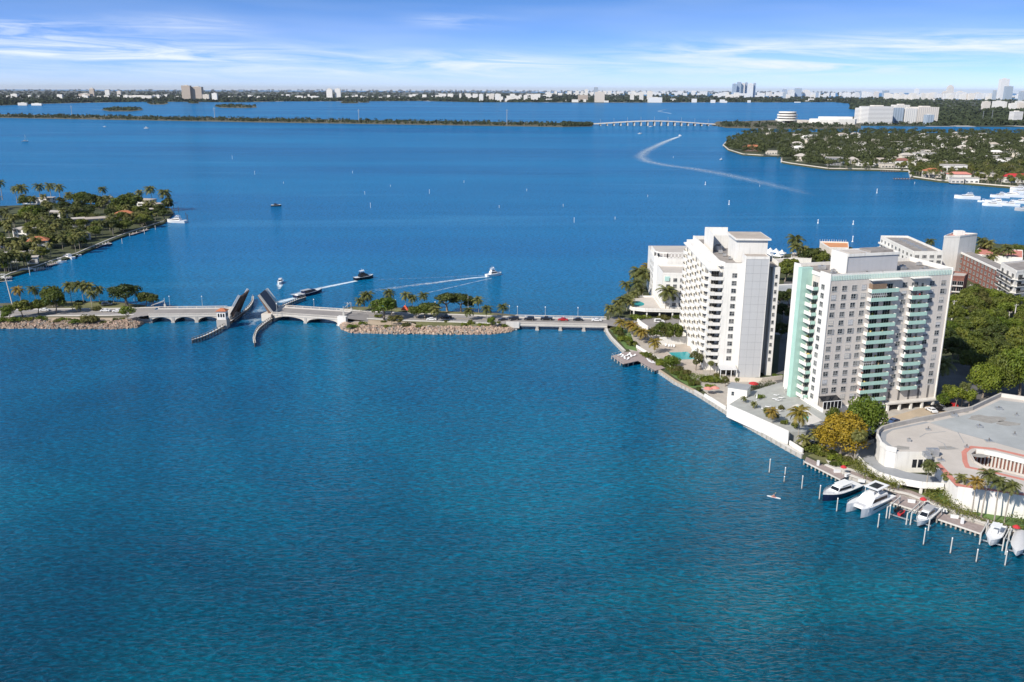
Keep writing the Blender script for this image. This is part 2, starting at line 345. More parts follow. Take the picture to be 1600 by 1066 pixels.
def far_ground():
    m, t, b = base_mat('far_ground'); tcn = N(t, 'ShaderNodeTexCoord')
    mp = N(t, 'ShaderNodeMapping'); mp.inputs['Scale'].default_value = (1, .35, 1); t.links.new(tcn.outputs['Object'], mp.inputs[0])
    n1 = N(t, 'ShaderNodeTexNoise', inp={'Scale': .004, 'Detail': 8.0, 'Roughness': .7}); t.links.new(mp.outputs[0], n1.inputs['Vector'])
    v = N(t, 'ShaderNodeTexVoronoi', inp={'Scale': .016}); t.links.new(mp.outputs[0], v.inputs['Vector'])
    c = ramp_(t, n1.outputs[0], ((.35, (.018, .030, .016)), (.55, (.045, .055, .030)), (.7, (.09, .09, .06))))
    sp = N(t, 'ShaderNodeSeparateColor'); t.links.new(v.outputs['Color'], sp.inputs[0])
    c = mix_c(t, ramp_(t, sp.outputs[0], ((.84, 0), (.86, .8)), 'CONSTANT'), c, (.42, .40, .37))
    t.links.new(c, b.inputs['Base Color']); b.inputs['Roughness'].default_value = .95; return m
M['farground'] = far_ground()
# --- far land
left_far = wp([(-700, 171), (-200, 167), (0, 165), (60, 162.5), (100, 161.5), (175, 160), (230, 159), (300, 159.5), (375, 160), (450, 158.5), (560, 158.5), (660, 158), (745, 160), (830, 160), (900, 160.5), (1000, 160.5), (1100, 160), (1220, 160), (1302, 159.8), (1318, 161), (1345, 164), (1370, 170), (1340, 181), (1290, 190), (1320, 196), (1400, 197.2), (1600, 198.5), (2300, 202)], .8)
edge = left_far[-1]
land('mainland', left_far + [(9000, 2600), (9500, 8000), (6500, 12500), (3600, 15500), (2600, 20000), (800, 42000), (-34000, 42000), (-34000, 9000)], .8, M['farground'])
# --- low far causeway with its mangrove strip
strip_f = wp([(-500, 178), (-200, 181), (0, 184), (200, 187.5), (400, 191), (650, 194.8), (880, 198.3), (925, 197.5)], .8)
strip_b = wp([(925, 194), (880, 192), (650, 189), (400, 185), (200, 181.5), (0, 178.5), (-200, 176), (-500, 173)], .8)
land('causeway_strip', strip_f + strip_b, .8, M['soil'])
M['soilfar'] = M['soil']
land('causeway_head', wp([(1112, 195.5), (1135, 199.5), (1200, 201), (1280, 201.5), (1345, 200.5), (1345, 190), (1290, 187.5), (1205, 188), (1160, 189.5), (1120, 190)], .85), .85, M['soil'])
for i, pl in enumerate(([(158, 171.5), (170, 174), (205, 174), (224, 172), (215, 169.5), (180, 169)], [(229, 160.6), (236, 163.5), (256, 163.5), (264, 161.5), (255, 160), (238, 160)], [(293, 160.5), (300, 161.8), (312, 161.5), (310, 160.3)], [(335, 166), (345, 168.5), (385, 169), (402, 168), (398, 165), (360, 164)], [(530, 159.5), (535, 161.5), (560, 161.5), (560, 159.6)], [(560, 158.8), (562, 160.5), (577, 160.3), (577, 158.8)])):
    land('islet', wp(pl, .8), .8, M['soil'])
# --- wooded residential peninsula, right
PEN = wp([(1130, 228), (1138, 235), (1160, 242), (1190, 244), (1221, 244), (1221, 254), (1234, 256.5), (1295, 265), (1380, 266.5), (1420, 268), (1423, 277.5), (1465, 283.5), (1550, 291), (1600, 295), (1800, 310), (2100, 300), (2100, 212), (1700, 209), (1590, 208), (1400, 207.5), (1240, 206), (1190, 206), (1160, 211), (1138, 220)], 1.2)
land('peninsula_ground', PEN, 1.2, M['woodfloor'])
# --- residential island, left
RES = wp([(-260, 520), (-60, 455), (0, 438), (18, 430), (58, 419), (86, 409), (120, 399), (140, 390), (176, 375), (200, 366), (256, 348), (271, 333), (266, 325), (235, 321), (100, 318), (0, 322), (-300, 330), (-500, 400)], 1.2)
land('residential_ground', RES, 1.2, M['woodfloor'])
# --- causeway islands
LCI = wp([(-420, 501), (-200, 501), (0, 501), (60, 502), (120, 503), (180, 503), (206, 501), (216, 498), (228, 494), (232, 484), (226, 477), (175, 471), (105, 471), (0, 474), (-200, 476), (-420, 476)], 1.6)
land('causeway_island_ground', LCI, 1.6, M['soil'])
CCI = wp([(533, 503), (540, 506), (552, 508), (600, 510), (660, 511), (720, 511.5), (767, 511), (792, 508), (804, 504), (812, 501), (808, 492), (774, 489), (690, 486), (615, 480), (550, 479), (535, 482), (529, 494)], 1.5)
land('middle_island_ground', CCI, 1.5, M['soil'])
def slope(name, hi, zh, lo, zl, m): b = MB(); b.grid([[(*p, zl) for p in wp(lo, 0)], [(*p, zh) for p in wp(hi, zh)]]); return structure(b.build(name, m))
M['bankearth'] = mat('bank_earth', (.30, .23, .17), .95, .25, .3, bump=.08)
slope('bank', [(-420, 501), (-200, 501), (0, 501), (60, 502), (120, 503), (180, 503), (206, 501), (216, 498), (228, 494)], 1.6, [(-420, 514.5), (-200, 514.5), (0, 514), (60, 514), (120, 515), (180, 515), (214, 513), (224, 508), (232, 499)], -.4, M['bankearth'])
slope('bank', [(533, 503), (540, 506), (552, 508), (600, 510), (660, 511), (720, 511.5), (767, 511), (792, 508), (804, 504), (812, 501)], 1.5, [(527, 507), (533, 516), (548, 521.5), (600, 523), (660, 523), (720, 523.5), (767, 523), (799, 519), (811, 511), (817, 503)], -.4, M['bankearth'])
# --- the island of the towers
MAIN_F = [(946, 509), (949, 519), (955, 527.5), (976, 549), (1004, 565), (1030, 579), (1055, 596), (1085, 611), (1100, 620), (1165, 661), (1230, 698), (1254, 711), (1290, 727), (1321, 740.5), (1391, 767), (1420, 773.5), (1488, 800), (1540, 819), (1600, 835), (1700, 866), (1860, 905)]
MAIN_B = [(2100, 640), (1900, 430), (1600, 383), (1540, 380), (1475, 394), (1380, 392), (1290, 389), (1215, 399), (1120, 408), (1040, 414), (1010, 432), (985, 452), (973, 463), (960, 480), (944, 491)]
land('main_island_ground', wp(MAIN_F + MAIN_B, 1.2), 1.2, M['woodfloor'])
# roads: strips along centre lines, 4 mm proud of what they lie on
def strip(pts, w, z, m, name, lift=0.0):
    b = MB(); L = []; R = []
    for i, p in enumerate(pts):
        a = Vector(pts[max(i - 1, 0)][:2]); c = Vector(pts[min(i + 1, len(pts) - 1)][:2]); d = (c - a).normalized(); n = Vector((-d.y, d.x)) * w / 2
        zz_ = z if not hasattr(z, '__len__') else z[i]
        L.append((p[0] + n.x, p[1] + n.y, zz_)); R.append((p[0] - n.x, p[1] - n.y, zz_))
    b.grid([R, L]); return b
ROADC = [(-420, 492), (-200, 491), (0, 489.5), (100, 488), (180, 487.5), (240, 485.5)]
ROADM = [(527, 489), (560, 491.5), (600, 493.5), (645, 495.5), (715, 497.5), (776, 500), (812, 501)]
structure(strip([at(x, y, 1.62) for x, y in ROADC], 12.5, 1.62, M['roadpale'], 'r').build('road', M['roadpale']))
structure(strip([at(x, y, 1.52) for x, y in ROADM], 12.0, 1.52, M['roadpale'], 'r').build('road', M['roadpale']))
for off in (-1, 1):
    for RR, zq in ((ROADC, 1.62), (ROADM, 1.52)):
        pts = [Vector(at(x, y, zq)) + Vector((0, off * 7.0, 0)) for x, y in RR]
        b = MB()
        for p, q in zip(pts[:-1], pts[1:]): b.bar((p.x, p.y, zq + .04), (q.x, q.y, zq + .04), 1.6, .2)
        structure(b.build('sidewalk', M['paleconc']))
for RR, zq in ((ROADC, 1.62), (ROADM, 1.52)):
    structure(strip([at(x, y, zq) for x, y in RR], .16, zq + .006, M['yellow'], 'r').build('centre_line', M['yellow']))
    for off in (-3.6, 3.6):
        structure(strip([(at(x, y, zq)[0], at(x, y, zq)[1] + off, zq) for x, y in RR], .14, zq + .006, M['white2'], 'r').build('edge_line', M['white2']))
MROAD = [(952, 499.5), (1000, 503), (1060, 508), (1130, 512), (1240, 520)]
structure(strip([at(x, y, 1.22) for x, y in MROAD], 11, 1.22, M['roadpale'], 'r').build('road', M['roadpale']))
# lawns on the islands
def sheet(name, pl, z, m): b = MB(); b.face([(x, y, z) for x, y in wp(pl, z)]); return structure(b.build(name, m))
sheet('lawn', [(100, 481), (228, 483), (224, 478), (175, 472), (105, 472)], 1.604, M['grass'])
sheet('lawn', [(548, 485), (700, 492), (770, 493), (772, 490), (690, 487), (615, 481), (552, 480)], 1.504, M['grass'])
sheet('lawn', [(655, 509), (770, 509.5), (790, 506), (770, 504.5), (700, 504), (640, 503)], 1.504, M['grass'])
sheet('bare_earth', [(548, 504), (560, 507), (650, 509), (650, 504), (600, 501), (555, 499)], 1.504, M['sand'])
sheet('bare_earth', [(20, 500), (200, 501), (210, 497), (100, 496), (10, 497)], 1.604, M['sand'])
# ============================================================ VEGETATION (meshes shared by the copies)
def leafball(b, rnd, c, r, n, s, flat=.8):
    for _ in range(n):
        th = rnd.uniform(0, 2 * pi); z = rnd.uniform(-.75, 1); q = sqrt(max(0, 1 - z * z)); rr = r * rnd.uniform(.72, 1.08)
        nrm = Vector((q * cos(th), q * sin(th), z)); p = Vector(c) + Vector((nrm.x * rr, nrm.y * rr, nrm.z * rr * flat))
        nn = (nrm + Vector((rnd.gauss(0, .5), rnd.gauss(0, .5), rnd.gauss(0, .5)))).normalized()
        t = nn.cross(Vector((0, 0, 1)) if abs(nn.z) < .9 else Vector((1, 0, 0))).normalized(); u = nn.cross(t)
        a = rnd.uniform(0, pi); t, u = t * cos(a) + u * sin(a), u * cos(a) - t * sin(a)
        k = s * rnd.uniform(.6, 1.35)
        b.face([p + t * k * .55, p + u * k * .4 + nn * k * .08, p - t * k * .55, p - u * k * .4])
def limb_set(b, rnd, h, R, r0, n=5, fork=.35, lean=0):
    top = Vector((rnd.gauss(0, .04) * h + lean, rnd.gauss(0, .04) * h, h * fork))
    b.tube([(0, 0, -.3), (top.x * .4, top.y * .4, h * fork * .5), tuple(top)], [r0 * 1.25, r0, r0 * .8], 7)
    for i in range(n):
        a = 2 * pi * i / n + rnd.uniform(-.4, .4); q = R * rnd.uniform(.45, .75)
        mid = top + Vector((cos(a) * q * .5, sin(a) * q * .5, h * .18)); e = top + Vector((cos(a) * q, sin(a) * q, h * rnd.uniform(.28, .45)))
        b.tube([tuple(top), tuple(mid), tuple(e)], [r0 * .55, r0 * .35, r0 * .12], 5)
def broad(seed, h=8.0, R=4.0, clumps=26, per=125, leaf=.55, crown_lo=.30, mat_='leaf', trunk_r=.22, flat=.75, spread=1.0):
    rnd = random.Random(seed); tb = MB(); limb_set(tb, rnd, h, R, trunk_r); cb = MB()
    for i in range(clumps):
        a = rnd.uniform(0, 2 * pi); z = rnd.uniform(-.55, 1.0); q = sqrt(max(0, 1 - z * z)) * (rnd.uniform(.35, 1.0)) ** .6
        zc = h * crown_lo + (h * (1 - crown_lo)) * (.42 + .40 * z)
        c = (cos(a) * q * R * .74 * spread, sin(a) * q * R * .74, zc); r = R * rnd.uniform(.16, .42)
        leafball(cb, rnd, c, r, int(per * (r / (R * .34)) ** 1.6), leaf, flat)
    return cb.mesh('crown', M[mat_]), tb.mesh('trunk', M['trunk'])
def frond(b, rnd, o, az, up, L, nl=11, w=.55, droop=1.0, lw=.13):
    P_ = []; d = Vector((cos(az), sin(az), 0)); side = Vector((-sin(az), cos(az), 0)); n = 7; x = z = 0; e = up
    for i in range(n):
        P_.append(Vector(o) + d * x + Vector((0, 0, z))); x += cos(e) * L / (n - 1); z += sin(e) * L / (n - 1); e -= droop * (.16 + .30 * i / n)
    for i in range(n - 1):
        wq = .05 * (1 - i / n); b.face([P_[i] - side * wq, P_[i + 1] - side * wq * .8, P_[i + 1] + side * wq * .8, P_[i] + side * wq])
    for s in (-1, 1):
        for k in range(nl):
            t = .14 + .84 * k / (nl - 1); f = t * (n - 1); i = min(int(f), n - 2); p = P_[i].lerp(P_[i + 1], f - i); q = (P_[i + 1] - P_[i]).normalized()
            ll = L * .30 * w / .55 * sin(pi * min(.97, t * .85 + .13)) * rnd.uniform(.8, 1.15)
            tip = p + side * s * ll * .86 + q * ll * .5 + Vector((0, 0, -ll * rnd.uniform(.28, .62)))
            b.face([p - q * lw, p + q * lw, tip])
def palm(seed, h=9.0, L=4.3, nf=24, mat_='palm', bend=.6, nl=12, tr=.16, shaft=False, lw=.21, w=.6):
    rnd = random.Random(seed); tb = MB(); cb = MB(); a = rnd.uniform(0, 2 * pi); pts = []; n = 6
    for i in range(n):
        t = i / (n - 1); pts.append((cos(a) * bend * t * t, sin(a) * bend * t * t, -.3 + (h + .3) * t))
    tb.tube(pts, [tr * (1.35 - .55 * i / (n - 1)) for i in range(n)], 7)
    top = pts[-1]
    if shaft:
        tb.mi = 1; tb.tube([top, (top[0], top[1], top[2] + .9)], [tr * 1.0, tr * .7], 7); top = (top[0], top[1], top[2] + .8); tb.mi = 0
    for i in range(nf):
        u = (i + rnd.random()) / nf; up = 1.25 - 1.75 * u
        frond(cb, rnd, top, i * 2.399 + rnd.uniform(-.2, .2), up, L * rnd.uniform(.82, 1.08) * (1 - .25 * (up > .9)), nl, w, 1.0 + .3 * rnd.random(), lw)
    for i in range(5): leafball(tb, rnd, (top[0] + rnd.gauss(0, .15), top[1] + rnd.gauss(0, .15), top[2] - .25), .14, 5, .18)
    return cb.mesh('crown', M[mat_]), tb.mesh('trunk', [M['palmtrunk'], M['leaf']])
def bush(seed, R=1.6, H=1.5, clumps=9, per=80, leaf=.32, mat_='leaf', L=None):
    rnd = random.Random(seed); cb = MB()
    for i in range(clumps):
        x = rnd.uniform(-1, 1) * (L or R) * .7; y = rnd.uniform(-1, 1) * R * .65; r = R * rnd.uniform(.32, .5)
        leafball(cb, rnd, (x, y, H * rnd.uniform(.35, .68)), r, per, leaf, .85)
    return cb.mesh('foliage', M[mat_])
def single(pair):                                # crown and trunk in one mesh, for trees a kilometre and more away
    me = pair
    return me
PR = {}
for i in range(4): PR['broad%d' % i] = broad(10 + i)
for i in range(3): PR['dark%d' % i] = broad(20 + i, mat_='leafdark')
for i in range(2): PR['olive%d' % i] = broad(30 + i, mat_='leafolive', clumps=18, per=100)
for i in range(3): PR['lime%d' % i] = broad(40 + i, mat_='leaflime', clumps=20, per=110, leaf=.5)
PR['umb0'] = broad(50, 7, 4.2, 20, 120, .5, .45, 'leafdark', .3, .6)
PR['umb1'] = broad(51, 7, 4.2, 20, 120, .5, .45, 'leafdark', .3, .6)
PR['big0'] = broad(60, 13, 6.0, 64, 150, .50, .12, 'leafyel', .4, 1.0)
PR['big1'] = broad(64, 13, 7.5, 66, 160, .52, .2, 'leafolive', .4, .9)
PR['big2'] = broad(62, 12, 7.5, 56, 160, .62, .25, 'leaflime', .4)
PR['big3'] = broad(63, 12, 7.5, 56, 160, .62, .25, 'leaf', .4)
for i in range(5): PR['palm%d' % i] = palm(70 + i, bend=.5 + .3 * (i % 3))
for i in range(3): PR['coco%d' % i] = palm(80 + i, mat_='palmyel', bend=1.0, nf=22)
for i in range(3): PR['royal%d' % i] = palm(90 + i, h=10, L=4.6, nf=20, bend=.15, tr=.24, shaft=True)
for i in range(2): PR['fan%d' % i] = palm(95 + i, h=8, L=2.3, nf=38, bend=.3, nl=7, tr=.2, w=.8, lw=.2)
PR['young0'] = palm(99, h=2.2, L=2.1, nf=16, bend=.1, tr=.12, nl=9)
BU = {'lime': bush(1, mat_='leaflime'), 'dark': bush(2, mat_='leafdark'), 'leaf': bush(3), 'hedge': bush(4, mat_='hedge'), 'olive': bush(5, mat_='leafolive')}
BIG_BUSH = {'lime': bush(6, 3.2, 3.4, 22, 110, .42, 'leaflime'), 'olive': bush(7, 3.2, 3.4, 22, 110, .42, 'leafolive'), 'leaf': bush(8, 3.2, 3.4, 22, 110, .42, 'leaf')}
NT = [0]; LMK = {}
def near_label(kind, x, y, marks, grp, used={}, lim=1e9):
    # names a plant or block by the landmark it stands next to and on which side of it
    b_ = min(marks, key=lambda m_: (m_[0] - x) ** 2 + (m_[1] - y) ** 2); dx, dy = x - b_[0], y - b_[1]
    side = ('right of' if dx > 0 else 'left of') if abs(dx) > abs(dy) * .8 else ('behind' if dy > 0 else 'in front of')
    lab = kind + ' ' + side + ' ' + b_[2]; LMK[lab] = b_; return lab, grp + ', ' + side + ' ' + b_[2]
def tree(kind, x, y, z, h, label, group=None, cat=None, name=None, w=1.0, base=None):
    rnd = random.Random(NT[0] * 7 + 3); NT[0] += 1
    cr, tr = PR[kind]; h0 = base or {'big0': 13, 'big1': 13, 'big2': 12, 'big3': 12, 'umb0': 7, 'umb1': 7, 'young0': 3.5}.get(kind) or (8.0 if kind[:4] in ('broa', 'dark', 'oliv', 'lime') else (12.0 if kind[:5] == 'royal' else (9.4 if kind[:3] == 'fan' else 10.6)))
    isp = kind[:4] in ('palm', 'coco', 'roya', 'fan0', 'fan1', 'youn')
    o = root(name or ('palm_tree' if isp else 'leafy_tree'), label, cat or ('palm tree' if isp else 'tree'), (x, y, z), rnd.uniform(0, 6.28), group)
    s = h / h0
    sx = s * w if not isp else (s * 1.1 if kind == 'young0' else max(s, .78 if kind[:3] != 'fan' else .6) * (w if w < 1 else min(w, 1.15)))
    o.scale = (s, s, s) if isp else (sx * rnd.uniform(.93, 1.07), sx * rnd.uniform(.93, 1.07), s)
    put('trunk', tr, o, sc=(.8, .8, 1) if isp else None); k = sx / s; ht = {'roya': 10.8, 'fan0': 8, 'fan1': 8, 'youn': 2.2}.get(kind[:4], 9.0)
    if isp: put('crown', cr, o, (0, 0, ht * (1 - k)), sc=(k, k, k))
    else: put('crown', cr, o)
    return o
def treepx(kind, px, py, ytop, z, label, group=None, w=1.0, **k):   # foot at a pixel, top at ytop
    x, y, _ = at(px, py, z); h = hgt(px, ytop, y) - z
    return tree(kind, x, y, z, max(1.5, h), label, group, w=w, **k)
def shrub(kind, x, y, z, label, sx=1.0, sz=1.0, group=None, rz=0.0, big=False, name='bush', cat='bush'):
    o = put(name, (BIG_BUSH if big else BU)[kind], None, (x, y, z - .1), rz, (sx, sx, sz)); return tag(o, label, cat, group)
# ------------------------------------------------------------ causeway island, left
G1 = 'palms and trees on the western causeway island'
ZL = 1.6
L1 = [ # kind, foot px, foot py, top y, label, width factor
 ('coco0', 34, 476, 448, 'yellow-leaved coconut palm beside the utility pole on the causeway', 1.0),
 ('palm0', 57, 477, 447, 'small dark palm just right of the yellow-leaved palm', .9),
 ('broad0', 83, 480, 446, 'tall bright green tree by the road, its crown topped by a palm', .8),
 ('broad1', 88, 490, 455, 'rounded green tree in front of the taller one by the road', .85),
 ('palm1', 112, 474, 442, 'first of the close palms on the causeway lawn, slim trunk', 1.0),
 ('palm2', 131, 474, 439, 'tallest palm of the lawn cluster on the causeway', 1.15),
 ('palm3', 143, 475, 442, 'palm at the middle of the lawn cluster with drooping fronds', 1.1),
 ('palm4', 156, 474, 447, 'palm at the right end of the lawn cluster', 1.0),
 ('palm0', 144, 481, 455, 'spiky grey-green palm in front of the lawn cluster', 1.25),
 ('umb0', 199, 478, 446, 'spreading dark tree with a single trunk near the bridge head', 1.25),
 ('palm2', 178, 473, 449, 'thin palm tucked against the spreading dark tree', .8),
 ('palm1', 213, 476, 450, 'slim palm right of the spreading dark tree', .8),
 ('dark0', 228, 478, 456, 'low round dark tree by the raised barrier arm', 1.15),
 ('dark1', 240, 479, 459, 'small dark tree behind the raised barrier arm', .9),
 ('lime0', 15, 498, 475, 'lime green tree at the kerb near the utility pole', .85),
 ('broad2', 36, 496, 467, 'dark-stemmed green tree over the kerb, second from the pole', .85),
 ('broad3', 60, 492, 467, 'green tree over the kerb between two parked cars', .95),
 ('lime1', 200, 503, 477, 'bright bushy tree at the bridge end of the rock bank', .85),
 ('lime2', 11, 502, 486, 'low lime shrub tree above the rocks near the pole', .9),
 ('young0', 121, 488, 470, 'young feathery palm on the roadside verge', 1.2),
]
for k, fx, fy, ty, lb, w in L1: treepx(k, fx, fy, ty, ZL, lb, None, max(1, w * 1.22) if k[:4] in ('palm', 'coco') else w * 1.22)
for k, fx, fy, sx, sz, big, lb in (('lime', 8, 503, 1.6, 1.4, False, 'low lime bush over the rocks, nearest the utility pole'), ('lime', 26, 503, 1.8, 1.7, False, 'bright green bush above the rocks under the second tree'), ('leaf', 47, 502, 1.3, 1.3, False, 'small green bush above the rocks near the kerb trees'), ('lime', 66, 500, 1.4, 1.5, False, 'yellow-green bush standing beside the parked white car'), ('lime', 101, 502, 1.5, 1.3, False, 'round bright bush above the rocks near the middle of the bank'), ('olive', 140, 504, 2.2, 1.5, True, 'large olive bush spilling over the rock bank'), ('lime', 122, 505, 2.0, 1.4, False, 'lime fringe of the large olive bush'), ('olive', 88, 504, 1.1, 1.0, False, 'scrubby olive bush on the rock bank'), ('dark', 125, 474, 1.6, 1.2, False, 'dark shrub under the lawn palms'), ('leaf', 165, 476, 2.0, 1.3, False, 'round green shrub at the edge of the lawn palms'), ('olive', 150, 485, 1.8, 1.3, False, 'olive shrub around the spiky palm')):
    x, y, _ = at(fx, fy, ZL); shrub(k, x, y, ZL, lb, sx * .62 if big else sx, sz * .75 if big else sz, big=big)
# ------------------------------------------------------------ middle island
ZC = 1.5
L2 = [
 ('palm0', 563, 487, 466, 'low palm at the barrier end of the middle island', 1.1), ('palm1', 570, 485, 459, 'palm leaning over the low one near the barrier', 1.2),
 ('palm2', 577, 484, 455, 'tall dark palm, first from the drawbridge', 1.1), ('lime0', 586, 492, 467, 'lime green tree left of the larger bright tree', .8),
 ('lime1', 600, 500, 464, 'large bright green tree on the water side of the road', 1.15), ('palm3', 608, 482, 453, 'tall palm rising behind the bright green tree', .95),
 ('dark0', 612, 492, 468, 'dark tree leaning against the bright green tree', .8),
 ('palm4', 634, 482, 457, 'palm above the red shade tent', 1.15), ('palm0', 645, 482, 462, 'short palm right of the red tent palm', .9),
 ('palm2', 659, 481, 458, 'grey-green palm standing apart behind the road', .9), ('umb1', 699, 487, 458, 'round-headed dark tree on a bare trunk, the clearest of the island', 1.15),
 ('umb0', 720, 487, 460, 'dark round-headed tree beside the flag pole', 1.0), ('dark1', 734, 486, 466, 'dark tree behind the flag pole', .8),
 ('palm1', 748, 489, 464, 'broad palm near the bridge end of the lawn', 1.1), ('broad0', 650, 497, 478, 'green tree over the road left of the parked truck', 1.2),
 ('broad1', 664, 498, 474, 'green tree over the road, second from the red tent', 1.1), ('dark2', 674, 493, 472, 'dark tree shading the parked truck', 1.0),
 ('palm3', 682, 503, 479, 'feathery palm on the grass before the parked truck', 1.2), ('palm0', 731, 500, 482, 'short palm at the kerb before the flag pole', 1.1),
 ('palm4', 760, 499, 479, 'kerbside palm near the east end of the island', 1.0), ('palm2', 785, 499, 475, 'last palm before the cars on the east bridge', 1.1),
 ('lime2', 768, 512, 494, 'upright lime green tree at the east rock bank', .75), ('olive0', 622, 509, 492, 'olive tree above the rocks below the bright tree', 1.0),
 ('olive1', 612, 508, 493, 'scrubby tree left of the olive one on the bank', .8),
]
for k, fx, fy, ty, lb, w in L2: treepx(k, fx, fy, ty, ZC, lb, None, max(1, w * 1.22) if k[:4] in ('palm', 'coco') else w * 1.22)
for k, fx, fy, sx, sz, lb in (('lime', 551, 512, 1.6, 1.1, 'low lime bush at the bridge pier end of the bank'), ('lime', 567, 508, 1.2, 1.3, 'small bush right of the low lime bush'), ('olive', 634, 511, 1.7, 1.3, 'olive bush among the bank rocks'), ('lime', 606, 512, 1.0, 1.0, 'little green bush at the sandy slope'), ('leaf', 592, 496, 1.3, 1.0, 'green shrub at the foot of the lime tree')):
    x, y, _ = at(fx, fy, ZC); shrub(k, x, y, ZC, lb, sx, sz)
rnd = random.Random(66)
BM1 = [(*at(fx, fy, 1.6)[:2], lb) for fx, fy, lb in ((15, 500, 'the lime kerb tree'), (60, 500, 'the third kerb tree'), (101, 502, 'the round bright bank bush'), (140, 504, 'the large olive bush'), (200, 503, 'the bushy tree at the bridge end'))]
BM2 = [(*at(fx, fy, 1.5)[:2], lb) for fx, fy, lb in ((551, 512, 'the abutment'), (600, 505, 'the big bright green tree'), (640, 508, 'the bank olive bush'), (700, 508, 'the grass verge'), (768, 512, 'the upright lime tree'))]
for i in range(34):
    w_ = i % 2; px = rnd.uniform(4, 212) if w_ == 0 else rnd.uniform(545, 798); py = rnd.uniform(499, 506) if w_ == 0 else rnd.uniform(503, 513); x, y, _ = at(px, py, 1.3)
    lb, g_ = near_label('small bush', x, y, BM1 if w_ == 0 else BM2, 'bushes on the rock banks'); shrub(rnd.choice(('lime', 'olive', 'leaf', 'hedge')), x, y, 1.2, lb, rnd.uniform(.6, 1.3), rnd.uniform(.6, 1.1), g_)
# riprap: the boulders of each bank are beyond counting
def riprap(poly_lo, poly_hi, n, seed, z0, z1):
    rnd = random.Random(seed); b = MB()
    for i in range(n):
        t = rnd.random() * (len(poly_lo) - 1); k = int(t); f = t - k; u = rnd.random()
        lo = [poly_lo[k][j] + (poly_lo[k + 1][j] - poly_lo[k][j]) * f for j in (0, 1)]; hi = [poly_hi[k][j] + (poly_hi[k + 1][j] - poly_hi[k][j]) * f for j in (0, 1)]
        c = Vector((lo[0] + (hi[0] - lo[0]) * u, lo[1] + (hi[1] - lo[1]) * u, z0 + (z1 - z0) * u ** .8)); r = rnd.uniform(.35, 1.05)
        ex = Euler((rnd.uniform(0, 3), rnd.uniform(0, 3), rnd.uniform(0, 3))).to_matrix(); V8 = []
        for q in ((-1, -1, -1), (1, -1, -1), (1, 1, -1), (-1, 1, -1), (-1, -1, 1), (1, -1, 1), (1, 1, 1), (-1, 1, 1)):
            v = Vector([q[j] * rnd.uniform(.45, .85) * r * (1.15, .9, .7)[j] for j in range(3)]); V8.append(tuple(c + ex @ v))
        nn = len(b.v); b.v += V8; b.mi = rnd.choice((0, 0, 0, 1, 2))
        for fc in ((0, 3, 2, 1), (4, 5, 6, 7), (0, 1, 5, 4), (1, 2, 6, 5), (2, 3, 7, 6), (3, 0, 4, 7)): b.f.append(tuple(nn + i_ for i_ in fc)); b.m.append(b.mi); b.sm.append(False)
    o = b.build('riprap_bank', [M['rock'], mat('pinkish_boulder', (.40, .28, .215), .95, .2, .5, bump=.06), mat('grey_boulder', (.24, .215, .19), .95, .25, .5, bump=.06)]); return tag(o, None, None, None, 'stuff')
a_ = [(-200, 514), (0, 513.5), (60, 513.5), (120, 514.5), (180, 514.5), (214, 512.5), (224, 505)]; b_ = [(-200, 501), (0, 501), (60, 502), (120, 503), (180, 503), (206, 501), (216, 498)]
tag(riprap(wp(a_, 0), wp(b_, 1.6), 2600, 1, -.1, 1.7), 'pale boulders heaped along the western causeway bank')
a_ = [(531, 508), (536, 515.5), (548, 520.5), (600, 522), (660, 522.5), (720, 523), (767, 522.5), (798, 519), (810, 510)]; b_ = [(535, 503), (541, 506), (553, 508), (600, 512), (660, 511), (720, 511.5), (767, 511), (792, 508), (803, 504)]
tag(riprap(wp(a_, 0), wp(b_, 1.5), 2100, 2, -.1, 1.6), 'pinkish boulders edging the middle island')
# ============================================================ BRIDGES
def dirs(a, b):
    a = Vector(a[:2]); b = Vector(b[:2]); d = (b - a); L = d.length; return a, d / L, L
def frame(o, a, b):
    o.location = (a[0], a[1], 0); o.rotation_euler = (0, 0, atan2(b[1] - a[1], b[0] - a[0]))
def lamp_mesh():
    b = MB(); b.tube([(0, 0, 0), (0, 0, .35)], .16, 8); b.tube([(0, 0, .3), (0, 0, 4.2)], [.09, .06], 6); h = MB()
    h.smooth = True; h.lathe([(.04, 0), (.24, .18), (.27, .38), (.16, .58), (.02, .66)], k=10)
    return b.mesh('post', M['pilew']), h.mesh('globe', M['white2'])
LP_, LG_ = lamp_mesh()
def street_lamp(x, y, z, label, group='globe lamps along the causeway parapets', s=1.0):
    o = root('street_lamp', label, 'street lamp', (x, y, z), 0, group); o.scale = (s, s, s); put('post', LP_, o); put('globe', LG_, o, (0, 0, 4.2)); return o
